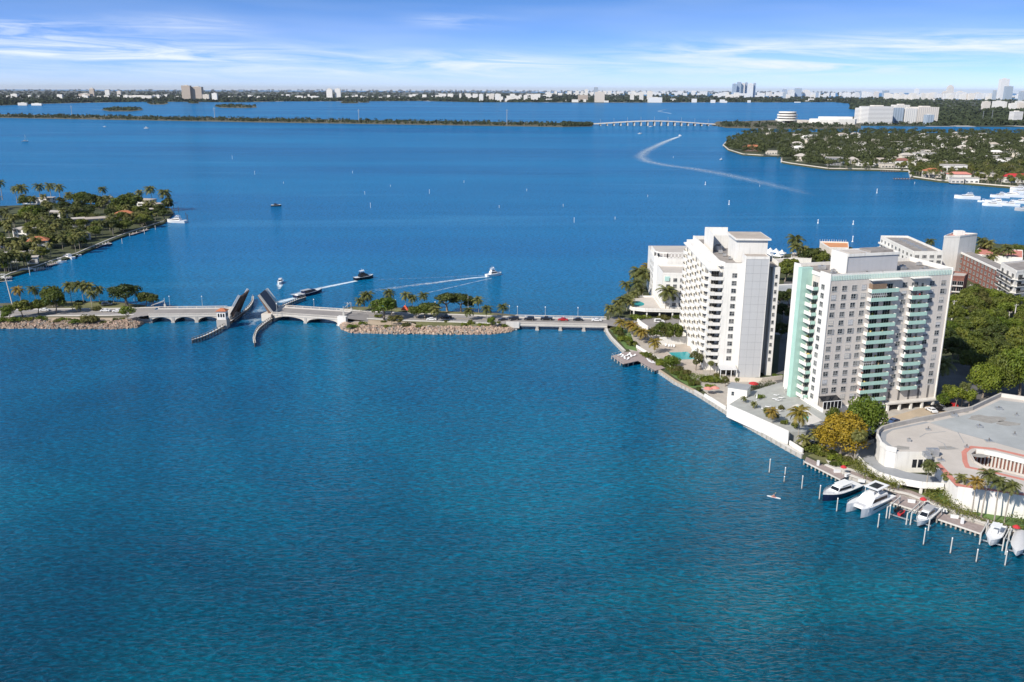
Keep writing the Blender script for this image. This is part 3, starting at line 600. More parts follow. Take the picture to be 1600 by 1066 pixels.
def bridge(name, label, A, B, zt, w, spans, arch=True, bal=True):
    # local frame: x along, y away from the viewer; A,B near-side parapet line
    a, d, L = dirs(A, B); o = root(name, label, 'bridge', (a.x, a.y, 0), atan2(d.y, d.x)); zd = zt - 1.0
    b = MB(); b.box(0, L, .3, w - .3, zd - .55, zd - .02); b.build('deck', M['bridgepaint'], o)
    r = MB(); r.box(.02, L - .02, 1.9, w - 1.9, zd - .02, zd + .01); r.build('roadway', M['roadpale'], o)
    for y0 in (.3, w - 1.8): s = MB(); s.box(0, L, y0, y0 + 1.5, zd - .015, zd + .16); s.build('sidewalk', M['paleconc'], o)
    for y0 in (0.0, w - .3):
        p = MB(); p.box(0, L, y0 - .03, y0 + .33, zt - .16, zt); p.box(0, L, y0, y0 + .3, zd - .6, zd + .12)
        n = max(2, int(L / .55))
        for i in range(n + 1):
            x = L * i / n; wd = .26 if i % 8 == 0 else .14
            p.box(x - wd / 2, x + wd / 2, y0 + .05 - (.04 if i % 8 == 0 else 0), y0 + .25 + (.04 if i % 8 == 0 else 0), zd + .12, zt - .16)
        p.build('parapet', M['bridgepaint'], o)
    sp = L / spans
    for i in range(spans):
        x0 = sp * i; arc = MB(); K = 14
        for y0 in (.25, w * .33, w * .62, w - .75):
            rows = []
            for j in range(K + 1):
                u = j / K; x = x0 + .55 + (sp - 1.1) * u; zz_ = .3 + (zd - 1.15) * (1 - (2 * u - 1) ** 2) ** .5 if arch else zd - 1.0
                rows.append([(x, y0, zz_), (x, y0, zd - .56), (x, y0 + .5, zd - .56), (x, y0 + .5, zz_)])
            arc.grid(rows, True)
        arc.build('arch' if arch else 'beam', M['bridgepaint'], o)
    for i in range(spans + 1):
        x = min(max(sp * i, .6), L - .6); q = MB(); q.box(x - .6, x + .6, .1, w - .1, -1.5, zd - .57); q.box(x - .85, x + .85, -.4, w + .4, -1.5, .5); q.build('pier', M['concrete'], o)
    return o, L
ZT = 4.4
A1 = at(232, 490.5, ZT); B1 = at(343, 489.3, ZT)
B1 = (B1[0], A1[1] + (B1[1] - A1[1]), ZT)
br1, LL1 = bridge('arched_bridge', 'western arched bridge section between the palm island and the opened channel', A1, B1, ZT, 14.5, 3)
A2 = at(424, 487.6, ZT); B2 = at(530, 494.5, ZT)
br2, LL2 = bridge('arched_bridge', 'eastern arched section of the drawbridge, between channel and middle island', A2, B2, ZT, 14.5, 2)
ab = MB(); ab.box(LL2 - .6, LL2 + 3.6, -1.0, 1.2, -1.2, ZT + .15); ab.build('abutment', M['white'], br2)
ab = MB(); ab.box(LL1 - .4, LL1 + 5.2, -2.6, 16.5, -1.5, ZT - .9); ab.build('pier', M['bridgepaint'], br1)
ab = MB(); ab.box(-4.6, .4, -1.4, 16.0, -1.5, ZT - .9); ab.build('pier', M['bridgepaint'], br2)
A3 = at(803, 503.2, 3.7); B3 = at(949, 506.3, 3.7)
br3, LL3 = bridge('low_bridge', 'long low bridge carrying queued cars to the towers island', A3, B3, 3.7, 13.5, 4, arch=False)
sg = MB(); sg.box(-3.5, 2.5, -.45, -.1, .9, 3.9); sg.build('end_panel', M['paleconc'], br3)
# approach slopes between the decks and the islands
def ramp_sheet(P0, P1, z0, z1, w):
    a, d, L = dirs(P0, P1); b = MB(); b.grid([[(0, 1.2, z0), (0, w - 1.2, z0)], [(L, 1.2, z1), (L, w - 1.2, z1)]]); b.box(0, L, 0, 1.2, -.5, min(z0, z1) + .05); o = b.build('road_ramp', M['roadpale']); o.location = (a.x, a.y, 0); o.rotation_euler = (0, 0, atan2(d.y, d.x)); structure(o)
ramp_sheet(at(195, 500, 1.65), (A1[0] + .2, A1[1]), 1.64, ZT - 1.0, 14)
ramp_sheet((B2[0], B2[1]), at(575, 502.5, 1.6), ZT - 1.0, 1.545, 14)
ramp_sheet(at(775, 509, 1.5), (A3[0], A3[1]), 1.54, 2.7, 13)
ramp_sheet((B3[0], B3[1]), at(985, 515, 1.3), 2.7, 1.24, 13)
# raised bascule leaves: hinge, angle, length
def leaf(label, x, y, side, ang, L, w, brown):
    # local x runs from the hinge towards the tip, local z is the roadway's upward normal
    o = root('bascule_leaf', label, 'drawbridge leaf', (x, y, ZT - 1.0)); o.rotation_euler = (0, -ang if side > 0 else ang - pi, 0)
    # for side<0 build mirrored in x instead of turning upside down
    if side < 0: o.rotation_euler = (0, ang, 0)
    s = side
    def X(v): return v * s
    d = MB(); d.box(min(X(0), X(L)), max(X(0), X(L)), .6, w - .6, -.12, .05); d.build('roadway', M['grating'], o)
    for y0 in (.1, w - 1.5):
        q = MB(); q.box(min(X(0), X(L)), max(X(0), X(L)), y0, y0 + 1.4, .06, .22); q.build('sidewalk', M['paleconc'], o)
    for y0 in (-.05, w - .15):
        p = MB(); p.box(min(X(0), X(L)), max(X(0), X(L)), y0, y0 + .2, .95, 1.1)
        n = 26
        for i in range(n + 1): p.box(X(L * i / n) - .07, X(L * i / n) + .07, y0 + .04, y0 + .16, .2, .95)
        p.build('railing', M['bridgepaint'], o)
    for y0 in (1.1, w - 1.5):
        g = MB(); g.prism([(X(-2.5), 0), (X(L), 0), (X(L), -.5), (X(L * .45), -1.0), (X(-2.5), -1.9)], 0, .4)
        g.v = [(vx, y0 + vz, vy - .13) for vx, vy, vz in g.v]; g.build('girder', M['rust'], o)
    t = MB(); n = 9
    for i in range(n + 1): t.bar((X(L * i / n), 1.3, -.45), (X(L * i / n), w - 1.3, -.45), .22, .5)
    for i in range(n): t.bar((X(L * i / n), 1.3, -.6), (X(L * (i + 1) / n), w - 1.3, -.6), .16); t.bar((X(L * i / n), w - 1.3, -.6), (X(L * (i + 1) / n), 1.3, -.6), .16)
    for i in range(5): yy = 2 + (w - 4) * i / 4; t.bar((X(0), yy, -.3), (X(L), yy, -.3), .14, .32)
    t.build('floor_beams', M['rust'], o)
    c = MB(); c.box(min(X(-3.4), X(-1.2)), max(X(-3.4), X(-1.2)), 1.0, w - 1.0, -3.3, -.8); c.build('counterweight', M['concrete'], o)
    return o
M['grating'] = mat('steel_deck_grating', (.09, .10, .125), .7, .15, 2.0)
leaf('raised bascule leaf beside the red-roofed bridge house, brown steel underside showing', B1[0] + 4.6, B1[1], 1, radians(58), 10.8, 14.0, True)
leaf('raised bascule leaf on the east side of the channel, dark deck facing the road', A2[0] + .2, A2[1], -1, radians(56), 10.6, 14.0, False)
# bridge tender house on its own pier
hx, hy, _ = at(350, 499.5, ZT - 1)
o = root('bridge_tender_house', 'small white bridge house with a red tiled roof and arched windows', 'bridge house', (hx, hy - 1.5, 0), 0)
b = MB(); b.box(-2.3, 2.3, -2.2, 2.2, -1.5, 4.2); b.build('base', M['concrete'], o)
b = MB(); b.box(-2.0, 2.0, -1.9, 1.9, 4.2, 8.0); b.box(-2.2, 2.2, -2.1, 2.1, 7.8, 8.1); b.build('wall', M['white'], o)
b = MB(); b.face([(-2.5, -2.4, 8.1), (2.5, -2.4, 8.1), (.6, 0, 9.3), (-.6, 0, 9.3)]); b.face([(2.5, -2.4, 8.1), (2.5, 2.4, 8.1), (.6, 0, 9.3)]); b.face([(2.5, 2.4, 8.1), (-2.5, 2.4, 8.1), (-.6, 0, 9.3), (.6, 0, 9.3)]); b.face([(-2.5, 2.4, 8.1), (-2.5, -2.4, 8.1), (-.6, 0, 9.3)]); b.face([(-2.5, -2.4, 8.1), (-2.5, 2.4, 8.1), (2.5, 2.4, 8.1), (2.5, -2.4, 8.1)]); b.build('roof', M['terra'], o)
for i in range(3):
    for (fx, fy, rz_) in ((-1.15 + 1.15 * i, -1.93, 0), (1.0 * (1 if 1 else 1) * 0 + 2.03, -1.1 + 1.1 * i, pi / 2)):
        b = MB(); k = 8; pts = [(-.36, 0, 0), (.36, 0, 0)] + [(.36 * cos(pi * j / k), 0, 1.3 + .36 * sin(pi * j / k)) for j in range(k + 1)]
        b.face([(p[0], -.02, p[2]) for p in pts]); w_ = b.build('window', M['darkglass'], o); w_.location = (fx, fy, 5.4); w_.rotation_euler = (0, 0, rz_)
# timber fenders guiding boats through the channel
_q = MB(); _q.tube([(0, 0, -1.5), (0, 0, 2.5)], .19, 6); FPM = _q.mesh('pile', M['wood'])
def fender(label, pts, z=1.7):
    P_ = [Vector(at(x, y, z)) for x, y in pts]; Q = []
    for i in range(len(P_) - 1):                 # Catmull-Rom
        p0, p1, p2, p3 = P_[max(i - 1, 0)], P_[i], P_[i + 1], P_[min(i + 2, len(P_) - 1)]
        for j in range(4):
            t = j / 4; Q.append(.5 * ((2 * p1) + (p2 - p0) * t + (2 * p0 - 5 * p1 + 4 * p2 - p3) * t * t + (3 * p1 - p0 - 3 * p2 + p3) * t ** 3))
    Q.append(P_[-1]); o = root('timber_fender', label, 'channel fender', (Q[0].x, Q[0].y, 0)); O = Q[0]
    w = MB(); r = MB(); wk = MB(); np_ = 0
    for p, q in zip(Q[:-1], Q[1:]):
        a = p - O; c = q - O
        for zz_ in (.35, .85, 1.35): w.bar((a.x, a.y, zz_), (c.x, c.y, zz_), .2, .3)
        wk.bar((a.x, a.y, z), (c.x, c.y, z), 1.0, .12)
        r.bar((a.x, a.y, z + .95), (c.x, c.y, z + .95), .12); 
        n = max(1, int((c - a).length / 2.2))
        for i in range(n):
            m_ = a.lerp(c, i / n); put('pile', FPM, o, (m_.x, m_.y, 0))
    w.build('wale', M['wood'], o); wk.build('walkway', M['paleconc'], o); r.build('railing', M['pile'], o); return o
fender('long curving timber fender on the west side of the channel, passing under the bridge house', [(300, 531), (316, 526), (335, 517), (352, 507), (362, 500), (376, 490), (388, 480), (394, 471), (395, 463)])
fender('curved timber fender ending with a white cap, east side of the channel', [(398, 536), (397, 527), (401, 516), (409, 508), (420, 500), (428, 496)])
fender('short timber fender behind the drawbridge by the dark yacht', [(441, 478), (452, 473), (465, 468), (478, 464)])
# barrier gates, lamps, poles
def barrier(px, py, z, tip, label):
    x, y, _ = at(px, py, z); o = root('barrier_gate', label, 'barrier gate', (x, y, z)); b = MB(); b.tube([(0, 0, 0), (0, 0, 4.5)], [.2, .14], 8); b.box(-.45, .45, -.35, .35, 0, 1.5); b.build('post', M['pilew'], o)
    a = MB(); a.bar((0, -.3, 3.4), (tip[0], tip[1], tip[2]), .2); a.bar((0, -.3, 2.9), (tip[0], tip[1], tip[2]), .1); a.build('arm', M['pilew'], o); return o
barrier(258, 480, 3.0, (-6.5, -.6, .9), 'white barrier with a lowered arm at the western bridge head')
barrier(537, 493.5, 3.2, (2.6, 4, 5.5), 'white barrier post with a raised arm near the abutment')
barrier(549, 487, 3.2, (-2.5, -2.4, 4.8), 'white barrier across the road from the abutment one')
for px, py in ((264, 478), (315, 478), (182, 471), (208, 471), (490, 483)): 
    x, y, _ = at(px, py, 3.4 if px not in (182, 208) else 1.6); street_lamp(x, y + 1.2, 3.3 if px not in (182, 208) else 1.6, {264: 'globe lamp beside the lowered barrier arm on the west bridge', 315: 'globe lamp on the west bridge, halfway to the bridge house', 182: 'white lamp post left of the spreading dark tree', 208: 'white lamp post right of the spreading dark tree', 490: 'globe lamp behind the road of the east drawbridge section'}[px])
for px, lb in ((433, 'globe lamp at the hinge of the east bascule leaf'),):
    x, y, _ = at(px, 490, ZT); street_lamp(x, y, ZT - 1, lb, s=1.25)
for px, py, lb in ((796, 494, 'globe lamp at the island end of the low bridge'), (808.5, 495, 'second globe lamp of the low bridge from the middle island'), (852, 496, 'globe lamp above the black pickup on the low bridge'), (903, 497, 'globe lamp over the dark car nearest the towers'), (543, 486, 'globe lamp between the two barrier posts'), (618, 481, 'globe lamp left of the red shade tent'), (680, 484, 'globe lamp left of the round-headed tree')):
    x, y, _ = at(px, py, 2.4); street_lamp(x, y + .8, 2.6 if px > 790 else 1.5, lb)
x, y, _ = at(731.5, 489, 1.5); o = root('flag_pole', 'tall bare pale pole among the dark trees of the middle island', 'pole', (x, y, 1.5)); b = MB(); b.tube([(0, 0, 0), (0, 0, 8.6)], [.14, .08], 8); b.build('pole', M['pilew'], o); b = MB(); b.box(-.4, .4, -.4, .4, 0, .3); b.build('base', M['concrete'], o)
# power line poles
def utility(px, py, z, h, label, span=2.6, arms=2, lean=0):
    x, y, _ = at(px, py, z); o = root('utility_pole', label, 'utility pole', (x, y, z)); b = MB(); b.tube([(0, 0, 0), (lean, 0, h)], [.3, .2], 8); b.build('pole', M['paleconc'], o)
    for i in range(arms): c = MB(); c.bar((lean - span / 2, -.25, h - .8 - 2.0 * i), (lean + span / 2, -.25, h - .8 - 2.0 * i + .5), .2); c.build('crossarm', M['pile'], o)
    c = MB()
    for i in (-1, 0, 1): c.tube([(lean + i * span * .42, -.25, h - .5), (lean + i * span * .42, -.25, h + .1)], .1, 6)
    c.build('insulator', M['darkconc'], o); return o
utility(19.5, 476, 1.6, 14.5, 'tall leaning utility pole with crossarms on the causeway edge', 7, 2, -1.6)
# red tent, service van etc.
x, y, _ = at(633, 488, 1.5); o = root('shade_tent', 'small red peaked tent under a palm on the middle island', 'tent', (x, y, 1.5)); b = MB(); 
for sx in (-1, 1):
    for sy in (-1, 1): b.bar((sx * 1.4, sy * 1.4, 0), (sx * 1.4, sy * 1.4, 1.8), .08)
b.build('frame', M['pilew'], o); b = MB()
for i in range(4):
    a = pi / 4 + i * pi / 2; c_ = pi / 4 + (i + 1) * pi / 2; b.face([(2.3 * cos(a), 2.3 * sin(a), 1.7), (2.3 * cos(c_), 2.3 * sin(c_), 1.7), (0, 0, 3.6)]); b.face([(2.3 * cos(a), 2.3 * sin(a), 1.3), (2.3 * cos(c_), 2.3 * sin(c_), 1.3), (2.3 * cos(c_), 2.3 * sin(c_), 1.7), (2.3 * cos(a), 2.3 * sin(a), 1.7)])
b.build('canopy', mat('orange_red_canvas', (.60, .10, .04), .8, .08, 1), o)
# ============================================================ CARS
def car_meshes(kind):
    L, Wd, H = {'sedan': (4.6, 1.82, 1.42), 'suv': (4.8, 1.95, 1.75), 'pickup': (5.6, 2.0, 1.85), 'van': (5.6, 2.05, 2.4)}[kind]
    prof = {'sedan': [(-2.3, .45), (-2.25, .85), (-1.45, .95), (-.9, 1.38), (.5, 1.42), (1.2, .98), (2.1, .82), (2.3, .5)], 'suv': [(-2.4, .5), (-2.35, 1.05), (-2.05, 1.7), (.55, 1.75), (1.25, 1.12), (2.25, .98), (2.4, .55)], 'pickup': [(-2.8, .55), (-2.75, 1.15), (-.75, 1.15), (-.6, 1.82), (.75, 1.85), (1.35, 1.2), (2.65, 1.1), (2.8, .6)], 'van': [(-2.8, .5), (-2.8, 2.3), (1.6, 2.4), (2.3, 1.4), (2.75, 1.15), (2.8, .55)]}[kind]
    b = MB(); rows = []
    for x, z in prof: k = 1 if z < 1.12 else (.82 if z > 1.2 else .95); rows.append([(x, -Wd / 2, .35), (x, -Wd / 2, min(z, .95)), (x, -Wd / 2 * k, z), (x, Wd / 2 * k, z), (x, Wd / 2, min(z, .95)), (x, Wd / 2, .35)])
    b.smooth = False; b.grid(rows); b.face(rows[0]); b.face(rows[-1][::-1]); b.face([rows[0][0], rows[-1][0], rows[-1][5], rows[0][5]])
    g = MB(); zb = .98; zt = H - .1
    x0, x1 = {'sedan': (-1.25, 1.0), 'suv': (-2.0, 1.0), 'pickup': (-.6, 1.15), 'van': (.6, 1.9)}[kind]
    for s in (-1, 1): g.face([(x0, s * (Wd / 2 + .012), zb), (x1, s * (Wd / 2 + .012), zb), (x1 - .55, s * (Wd / 2 * .83 + .012), zt), (x0 + .25, s * (Wd / 2 * .83 + .012), zt)])
    g.face([(x1 + .12, -Wd * .42, zb + .08), (x1 + .12, Wd * .42, zb + .08), (x1 - .5, Wd * .38, zt + .05), (x1 - .5, -Wd * .38, zt + .05)])
    g.face([(x0 - .12, -Wd * .42, zb + .05), (x0 - .12, Wd * .42, zb + .05), (x0 + .2, Wd * .38, zt + .04), (x0 + .2, -Wd * .38, zt + .04)])
    w = MB(); w.smooth = False; w.tube([(0, -.11, 0), (0, .11, 0)], .34, 14); w.mi = 1; w.tube([(0, -.125, 0), (0, .125, 0)], .19, 10)
    return b, g.mesh('windows', M['boatglass']), w.mesh('wheel', [M['rubber'], M['metal']]), L, Wd
CM = {}
def car(kind, x, y, z, rz, col, label, group=None, parts=True, name=None):
    if kind not in CM: CM[kind] = car_meshes(kind)
    b, g, w, L, Wd = CM[kind]; key = (kind, col)
    if key not in CM: CM[key] = b.mesh('body', M[col])
    o = root(name or {'pickup': 'pickup_truck', 'van': 'van'}.get(kind, 'car'), label, {'pickup': 'pickup truck', 'van': 'van'}.get(kind, 'car'), (x, y, z), rz, group)
    put('body', CM[key], o); put('windows', g, o)
    for sx in (-.31, .31):
        for sy in (-1, 1): put('wheel', w, o, (L * sx, sy * (Wd / 2 - .1), .34))
    return o
ang3 = atan2(B3[1] - A3[1], B3[0] - A3[0]); G3 = 'cars queueing on the low bridge'
for px, py, k, c, lb in ((803, 498.5, 'suv', 'carblack', 'black car at the island end of the bridge queue'), (827, 499, 'suv', 'carblack', 'black car second from the middle island in the queue'), (854, 498.8, 'pickup', 'carblack', 'black pickup ahead of the red car on the bridge'), (879.5, 499.8, 'sedan', 'carred', 'red car in the middle of the bridge queue'), (903, 499.8, 'sedan', 'carblack', 'dark sedan behind the red car on the bridge'), (932, 500.5, 'sedan', 'carwhite', 'white car nearest the towers on the bridge')):
    x, y, _ = at(px, py + 1.5, 2.7); car(k, x, y, 2.72, ang3 + pi, c, lb, G3)
for px, py, z, k, c, lb, rz in ((697, 497.5, 1.53, 'pickup', 'carblack', 'black pickup in tree shade on the middle island', 0), (674, 500.5, 1.53, 'sedan', 'carwhite', 'white car beside the shaded black pickup', pi), (167, 477, 1.62, 'suv', 'cargrey', 'silver car stopped on the lawn side of the western road', .2), (70, 486, 1.64, 'sedan', 'carwhite', 'white car between the kerb trees on the west road', 0), (165, 487, 1.64, 'sedan', 'carwhite', 'white car beside the large olive bush on the west road', 0), (184, 487.5, 1.64, 'sedan', 'carwhite', 'white car nearest the west bridge head', 0), (5, 485, 1.64, 'suv', 'carblack', 'dark car at the picture edge of the western road', 0), (786, 501.5, 1.54, 'sedan', 'carblack', 'dark car under the last palm of the middle island', pi)):
    x, y, _ = at(px, py, z); car(k, x, y, z, rz, c, lb, 'cars on the causeway roads')
# blue tarp
x, y, _ = at(270, 492, 1)
# ============================================================ TOWERS
def win_mesh(w, h, nx=2, ny=2, fr=.045, dep=.06, gm='glass'):
    b = MB(); b.face([(-w / 2, 0, 0), (w / 2, 0, 0), (w / 2, 0, h), (-w / 2, 0, h)]); b.mi = 1
    for x in (-w / 2, w / 2): b.box(x - fr, x + fr, -dep, .02, -fr, h + fr)
    for z in (0, h): b.box(-w / 2 + fr, w / 2 - fr, -dep, .02, z - fr, z + fr)
    for i in range(1, nx): x = -w / 2 + w * i / nx; b.box(x - .035, x + .035, -.05, .01, fr, h - fr)
    for i in range(1, ny): z = h * i / ny; b.box(-w / 2 + fr, w / 2 - fr, -.048, .012, z - .03, z + .03)
    b.box(-w / 2 - .1, w / 2 + .1, -.12, 0, -.12, -fr - .001)
    return b.mesh('window', [M[gm], M['winframe']])
WIN = win_mesh(1.75, 1.6); WINS = win_mesh(.9, 1.3, 1, 2); WINW = win_mesh(2.4, 1.6, 3, 1); DOOR = win_mesh(2.8, 2.15, 3, 1, gm='darkglass')
def facewin(o, me, pos, rz, name='window'): return put(name, me, o, pos, rz)
# ---------------- Tower B: mint and grey
K = .9656; F0 = Vector((105 * K, 285.6 * K)); AB = radians(14.5); TBW, TBD = 45.3, 21.0; TBZ = 49.1
tb = root('apartment_tower', 'grey tower with mint green balconies and a mint fin, beside the swimming pool', 'apartment tower', (F0.x, F0.y, 0), AB)
def PB(u, v): return (F0.x + u * cos(AB) - v * sin(AB), F0.y + u * sin(AB) + v * cos(AB))
RZ = 47.6
b = MB(); b.box(0, TBW, 0, TBD, 4.0, RZ); 
b.build('wall', M['greige'], tb)
# white end walls and left face cladding
b = MB(); b.box(-.25, .0, -.15, 5.6, 4.4, TBZ + .1); b.build('end_wall', M['white'], tb); b = MB(); b.box(-.25, 0, 17.0, TBD + .1, 4.0, TBZ); b.build('end_wall', M['white'], tb); b = MB(); b.box(TBW, TBW + .3, -.35, TBD + .1, 4.0, TBZ + .1)
b.build('end_wall', M['white'], tb)
b = MB(); b.box(-.3, 0.0, 5.6, 17.0, RZ - .3, TBZ - .6); b.box(0, TBW, TBD - .25, TBD, RZ, TBZ - .3); b.box(0, TBW, 0, .25, RZ, TBZ); b.build('parapet', M['white'], tb)
b = MB(); b.box(.25, TBW, .25, TBD - .25, RZ, RZ + .05); b.build('roof', M['roofgrey'], tb)
b = MB(); 
for i in range(75): x = .3 + (TBW - .6) * i / 74; b.box(x - .16, x + .16, -.14, -.001, TBZ - 2.1, TBZ - .55)
b.build('cornice', mat('pale_mint_dentils', (.52, .66, .60), .6, .05, 1), tb)
# roof plant
b = MB(); b.box(8.5, 27.5, 4.5, 13.0, RZ + .05, RZ + 6.6); b.build('penthouse', M['grey'], tb)
b = MB(); b.box(8.2, 8.5, 4.3, 13.1, RZ + .05, RZ + 6.9); b.box(8.5, 27.6, 4.2, 4.5, RZ + 6.0, RZ + 6.9); b.box(8.5, 27.6, 12.8, 13.1, RZ + 6.3, RZ + 6.9); b.box(27.5, 27.8, 4.2, 13.1, RZ + 6.0, RZ + 6.9); b.build('penthouse_parapet', M['white'], tb)
b = MB(); b.box(10, 16, 6, 11.5, RZ + 6.6, RZ + 6.9); b.mi = 1; b.box(18, 26.5, 6, 12, RZ + 6.6, RZ + 7.3); b.build('penthouse_roof', [M['rooflight'], M['roofgrey']], tb)
for i, (x, y, w, d, h) in enumerate(((3, 4, 1.6, 1.2, 1.1), (6, 8, 1.2, 1.2, 1.0), (14, 2.2, 1.8, 1.1, 1.0), (20, 2.0, 1.3, .9, .8), (30, 5, 2.0, 1.4, 1.2), (33, 9, 1.6, 1.4, 1.0), (36, 3, 1.5, 1.2, .9), (40, 6, 1.0, 1.0, .8), (42, 12, 1.4, 1.4, 1.0), (31, 14, 2.4, 1.8, 1.5), (4.5, 13, 2.2, 1.6, 1.3))):
    b = MB(); b.box(x, x + w, y, y + d, RZ + .2, RZ + .2 + h); b.mi = 1; b.tube([(x + w / 2, y + d / 2, RZ + .2 + h), (x + w / 2, y + d / 2, RZ + .35 + h)], .35, 10); b.mi = 0; b.bar((x + .1, y + .1, RZ), (x + .1, y + .1, RZ + .2), .1); b.build('air_conditioner', [M['metal'], M['darkconc']], tb)
FL = 2.86; Z0 = 6.35
levels = [Z0 + FL * i for i in range(14)]
for i, z in enumerate(levels):
    for u in (1.6, 5.3, 8.9, 12.5): facewin(tb, WIN, (u, -.02, z), 0)
    if i == 0: continue
    facewin(tb, WIN, (27.8, -.02, z), 0); facewin(tb, WIN, (38.2, -.02, z), 0); facewin(tb, WIN, (42.6, -.02, z), 0)
# hurricane shutters left slid aside by some windows: frames standing out from the wall
rnd = random.Random(5)
for k in range(16):
    z = levels[rnd.choice((0, 1, 4, 5, 8, 12))] ; u = rnd.choice((1.6, 5.3, 8.9, 12.5, 42.6)) + .95
    b = MB(); b.bar((-.1, -.1, 0), (-.1, -.1, 1.6), .09); b.bar((.3, -.1, 0), (.3, -.1, 1.6), .09); b.bar((-.1, -.1, 1.6), (.3, -.1, 1.6), .09); b.bar((-.1, -.1, 0), (.3, -.1, 0), .09)
    b.build('shutter_frame', M['grey2'], tb, loc=(u + .1, 0, z - .05))
def balc_mesh(w, d, tall=1.05, panel='mint', sidem='white', sides=(1, 1)):
    b = MB(); b.box(0, w, -d, 0, -.18, 0); b.box(.0, .12, -d + .1, 0, 0, tall); b.box(w - .12, w, -d + .1, 0, 0, tall); b.mi = 1; b.box(-.02, w + .02, -d - .02, -d + .1, -.2, tall)
    return b.mesh('balcony', [M[sidem], M[panel]])
BAL1 = balc_mesh(10.2, 1.9); BAL2 = balc_mesh(6.6, 1.9)
for i, z in enumerate(levels + [Z0 - FL]):
    zz = z - .75
    if i < 14 or True: put('balcony', BAL1, tb, (14.2, 0, zz))
    if 1 <= i < 14: put('balcony', BAL2, tb, (29.6, 0, zz))
    if i < 14:
        facewin(tb, DOOR, (17.2, -.03, zz + .1), 0, 'balcony_door'); facewin(tb, DOOR, (21.8, -.03, zz + .1), 0, 'balcony_door')
        if i: facewin(tb, WINW, (31.6, -.03, zz + .6), 0, 'balcony_door'); facewin(tb, WINS, (34.6, -.03, zz + .5), 0)
b = MB(); b.box(14.1, 25.4, -2.0, 0, 46.6, 46.85); b.box(29.5, 36.4, -2.0, 0, 46.6, 46.85); b.build('balcony_roof', M['white'], tb)
b = MB(); b.box(14.3, 19.6, -1.85, -1.78, levels[13] - .7, levels[13] + 2.0); b.box(14.3, 14.37, -1.8, -.1, levels[13] - .7, levels[13] + 2.0); b.build('brown_screen', mat('brown_bamboo_screen', (.22, .15, .10), .9, .2, 2), tb)
b = MB()
for lv, n in ((12, 8), (4, 5)):
    for i in range(n): b.box(14.4 + i * .75, 14.46 + i * .75, -1.86, -1.8, levels[lv] + .3, levels[lv] + 1.85)
    b.box(14.3, 14.4 + n * .75, -1.87, -1.79, levels[lv] + 1.0, levels[lv] + 1.06); b.box(14.3, 14.4 + n * .75, -1.87, -1.79, levels[lv] + 1.8, levels[lv] + 1.86)
b.build('enclosure', M['white2'], tb)
rnd = random.Random(15)
FM = [M['red'], M['teak'], M['leaf'], M['white2'], M['grey2'], M['leafdark'], M['yellow']]
for k in range(22):
    i = rnd.randrange(14); zz = levels[i] - .75; u = rnd.choice((15.2, 16.5, 19.5, 21, 23, 30.8, 33.5)) ; b = MB(); b.box(-.45, .45, -.35, .35, 0, .75); b.box(-.45, -.35, -.35, .35, .75, 1.2 + .4 * rnd.random()); b.build('balcony_furniture', rnd.choice(FM), tb, loc=(u, -.95, zz))
for k in range(14):
    i = rnd.randrange(14); zz = levels[i] - .75; b = MB(); b.box(-.35, .35, -.45, .45, 0, 1.3 * rnd.uniform(.5, 1)); b.build('balcony_furniture', rnd.choice(FM), tb, loc=(-1.2, rnd.choice((6.4, 8.0, 13.5, 15.8)), zz))
for k in range(26):                       # drawn blinds behind some of the panes
    b = MB(); b.box(-.8, .8, -.035, -.028, .75 * rnd.random(), 1.52); b.build('blind', rnd.choice((M['paleconc'], M['cream'], M['cloth'])), tb, loc=(rnd.choice((1.6, 5.3, 8.9, 12.5, 27.8, 38.2, 42.6)), 0, rnd.choice(levels)))
# tall dark slots, ground columns at the right end
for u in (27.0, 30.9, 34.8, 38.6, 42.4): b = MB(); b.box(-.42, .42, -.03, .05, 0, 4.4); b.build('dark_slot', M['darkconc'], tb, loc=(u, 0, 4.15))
b = MB(); b.box(25.6, TBW, -.02, .35, 1.2, Z0 - .8); b.build('lower_wall', M['greige'], tb) if False else None
b = MB(); b.box(25.2, TBW + .2, -2.2, TBD, 3.55, 4.0); b.build('canopy_slab', M['paleconc'], tb)
for u in (25.8, 30.4, 34.9, 39.3, 43.6): b = MB(); b.box(u - .35, u + .35, -2.0, -1.3, 1.2, 3.55); b.build('column', M['white'], tb)
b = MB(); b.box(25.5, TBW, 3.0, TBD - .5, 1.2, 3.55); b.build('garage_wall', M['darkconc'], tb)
# left face: fin, balconies, windows
b = MB(); b.box(-4.0, 0, 10.2, 12.4, 1.2, TBZ + .2); b.build('fin', M['mint'], tb)
LB = MB(); LB.box(-2.0, -.3, 0, 4.3, -.18, 0); LB.box(-2.1, -1.98, 0, 4.3, -.2, 1.05); LB.mi = 1; LB.box(-2.1, -.3, 0, .1, -.2, 1.05); LBM = LB.mesh('balcony', [M['white'], M['mint']])
LB = MB(); LB.box(-1.6, -.3, 0, 4.5, -.18, 0); LB.box(-1.7, -1.58, 0, 4.5, -.2, 1.05); LBM2 = LB.mesh('balcony', [M['white']])
for i, z in enumerate(levels):
    zz = z - .75
    put('balcony', LBM, tb, (-.0, 5.7, zz)); put('balcony', LBM2, tb, (0, 12.5, zz))
    facewin(tb, WIN, (-.27, 3.4, z), -pi / 2); facewin(tb, DOOR, (-.03, 7.9, zz + .1), -pi / 2, 'balcony_door'); facewin(tb, DOOR, (-.03, 14.6, zz + .1), -pi / 2, 'balcony_door')
b = MB(); b.box(-.6, 26, -.4, TBD, 1.2, 4.0); b.build('podium', M['white'], tb)
b = MB(); b.grid([[(-.3, -3.4, 7.3), (6.5, -3.4, 7.3)], [(-.3, -.1, 8.1), (6.5, -.1, 8.1)]]); b.mi = 1
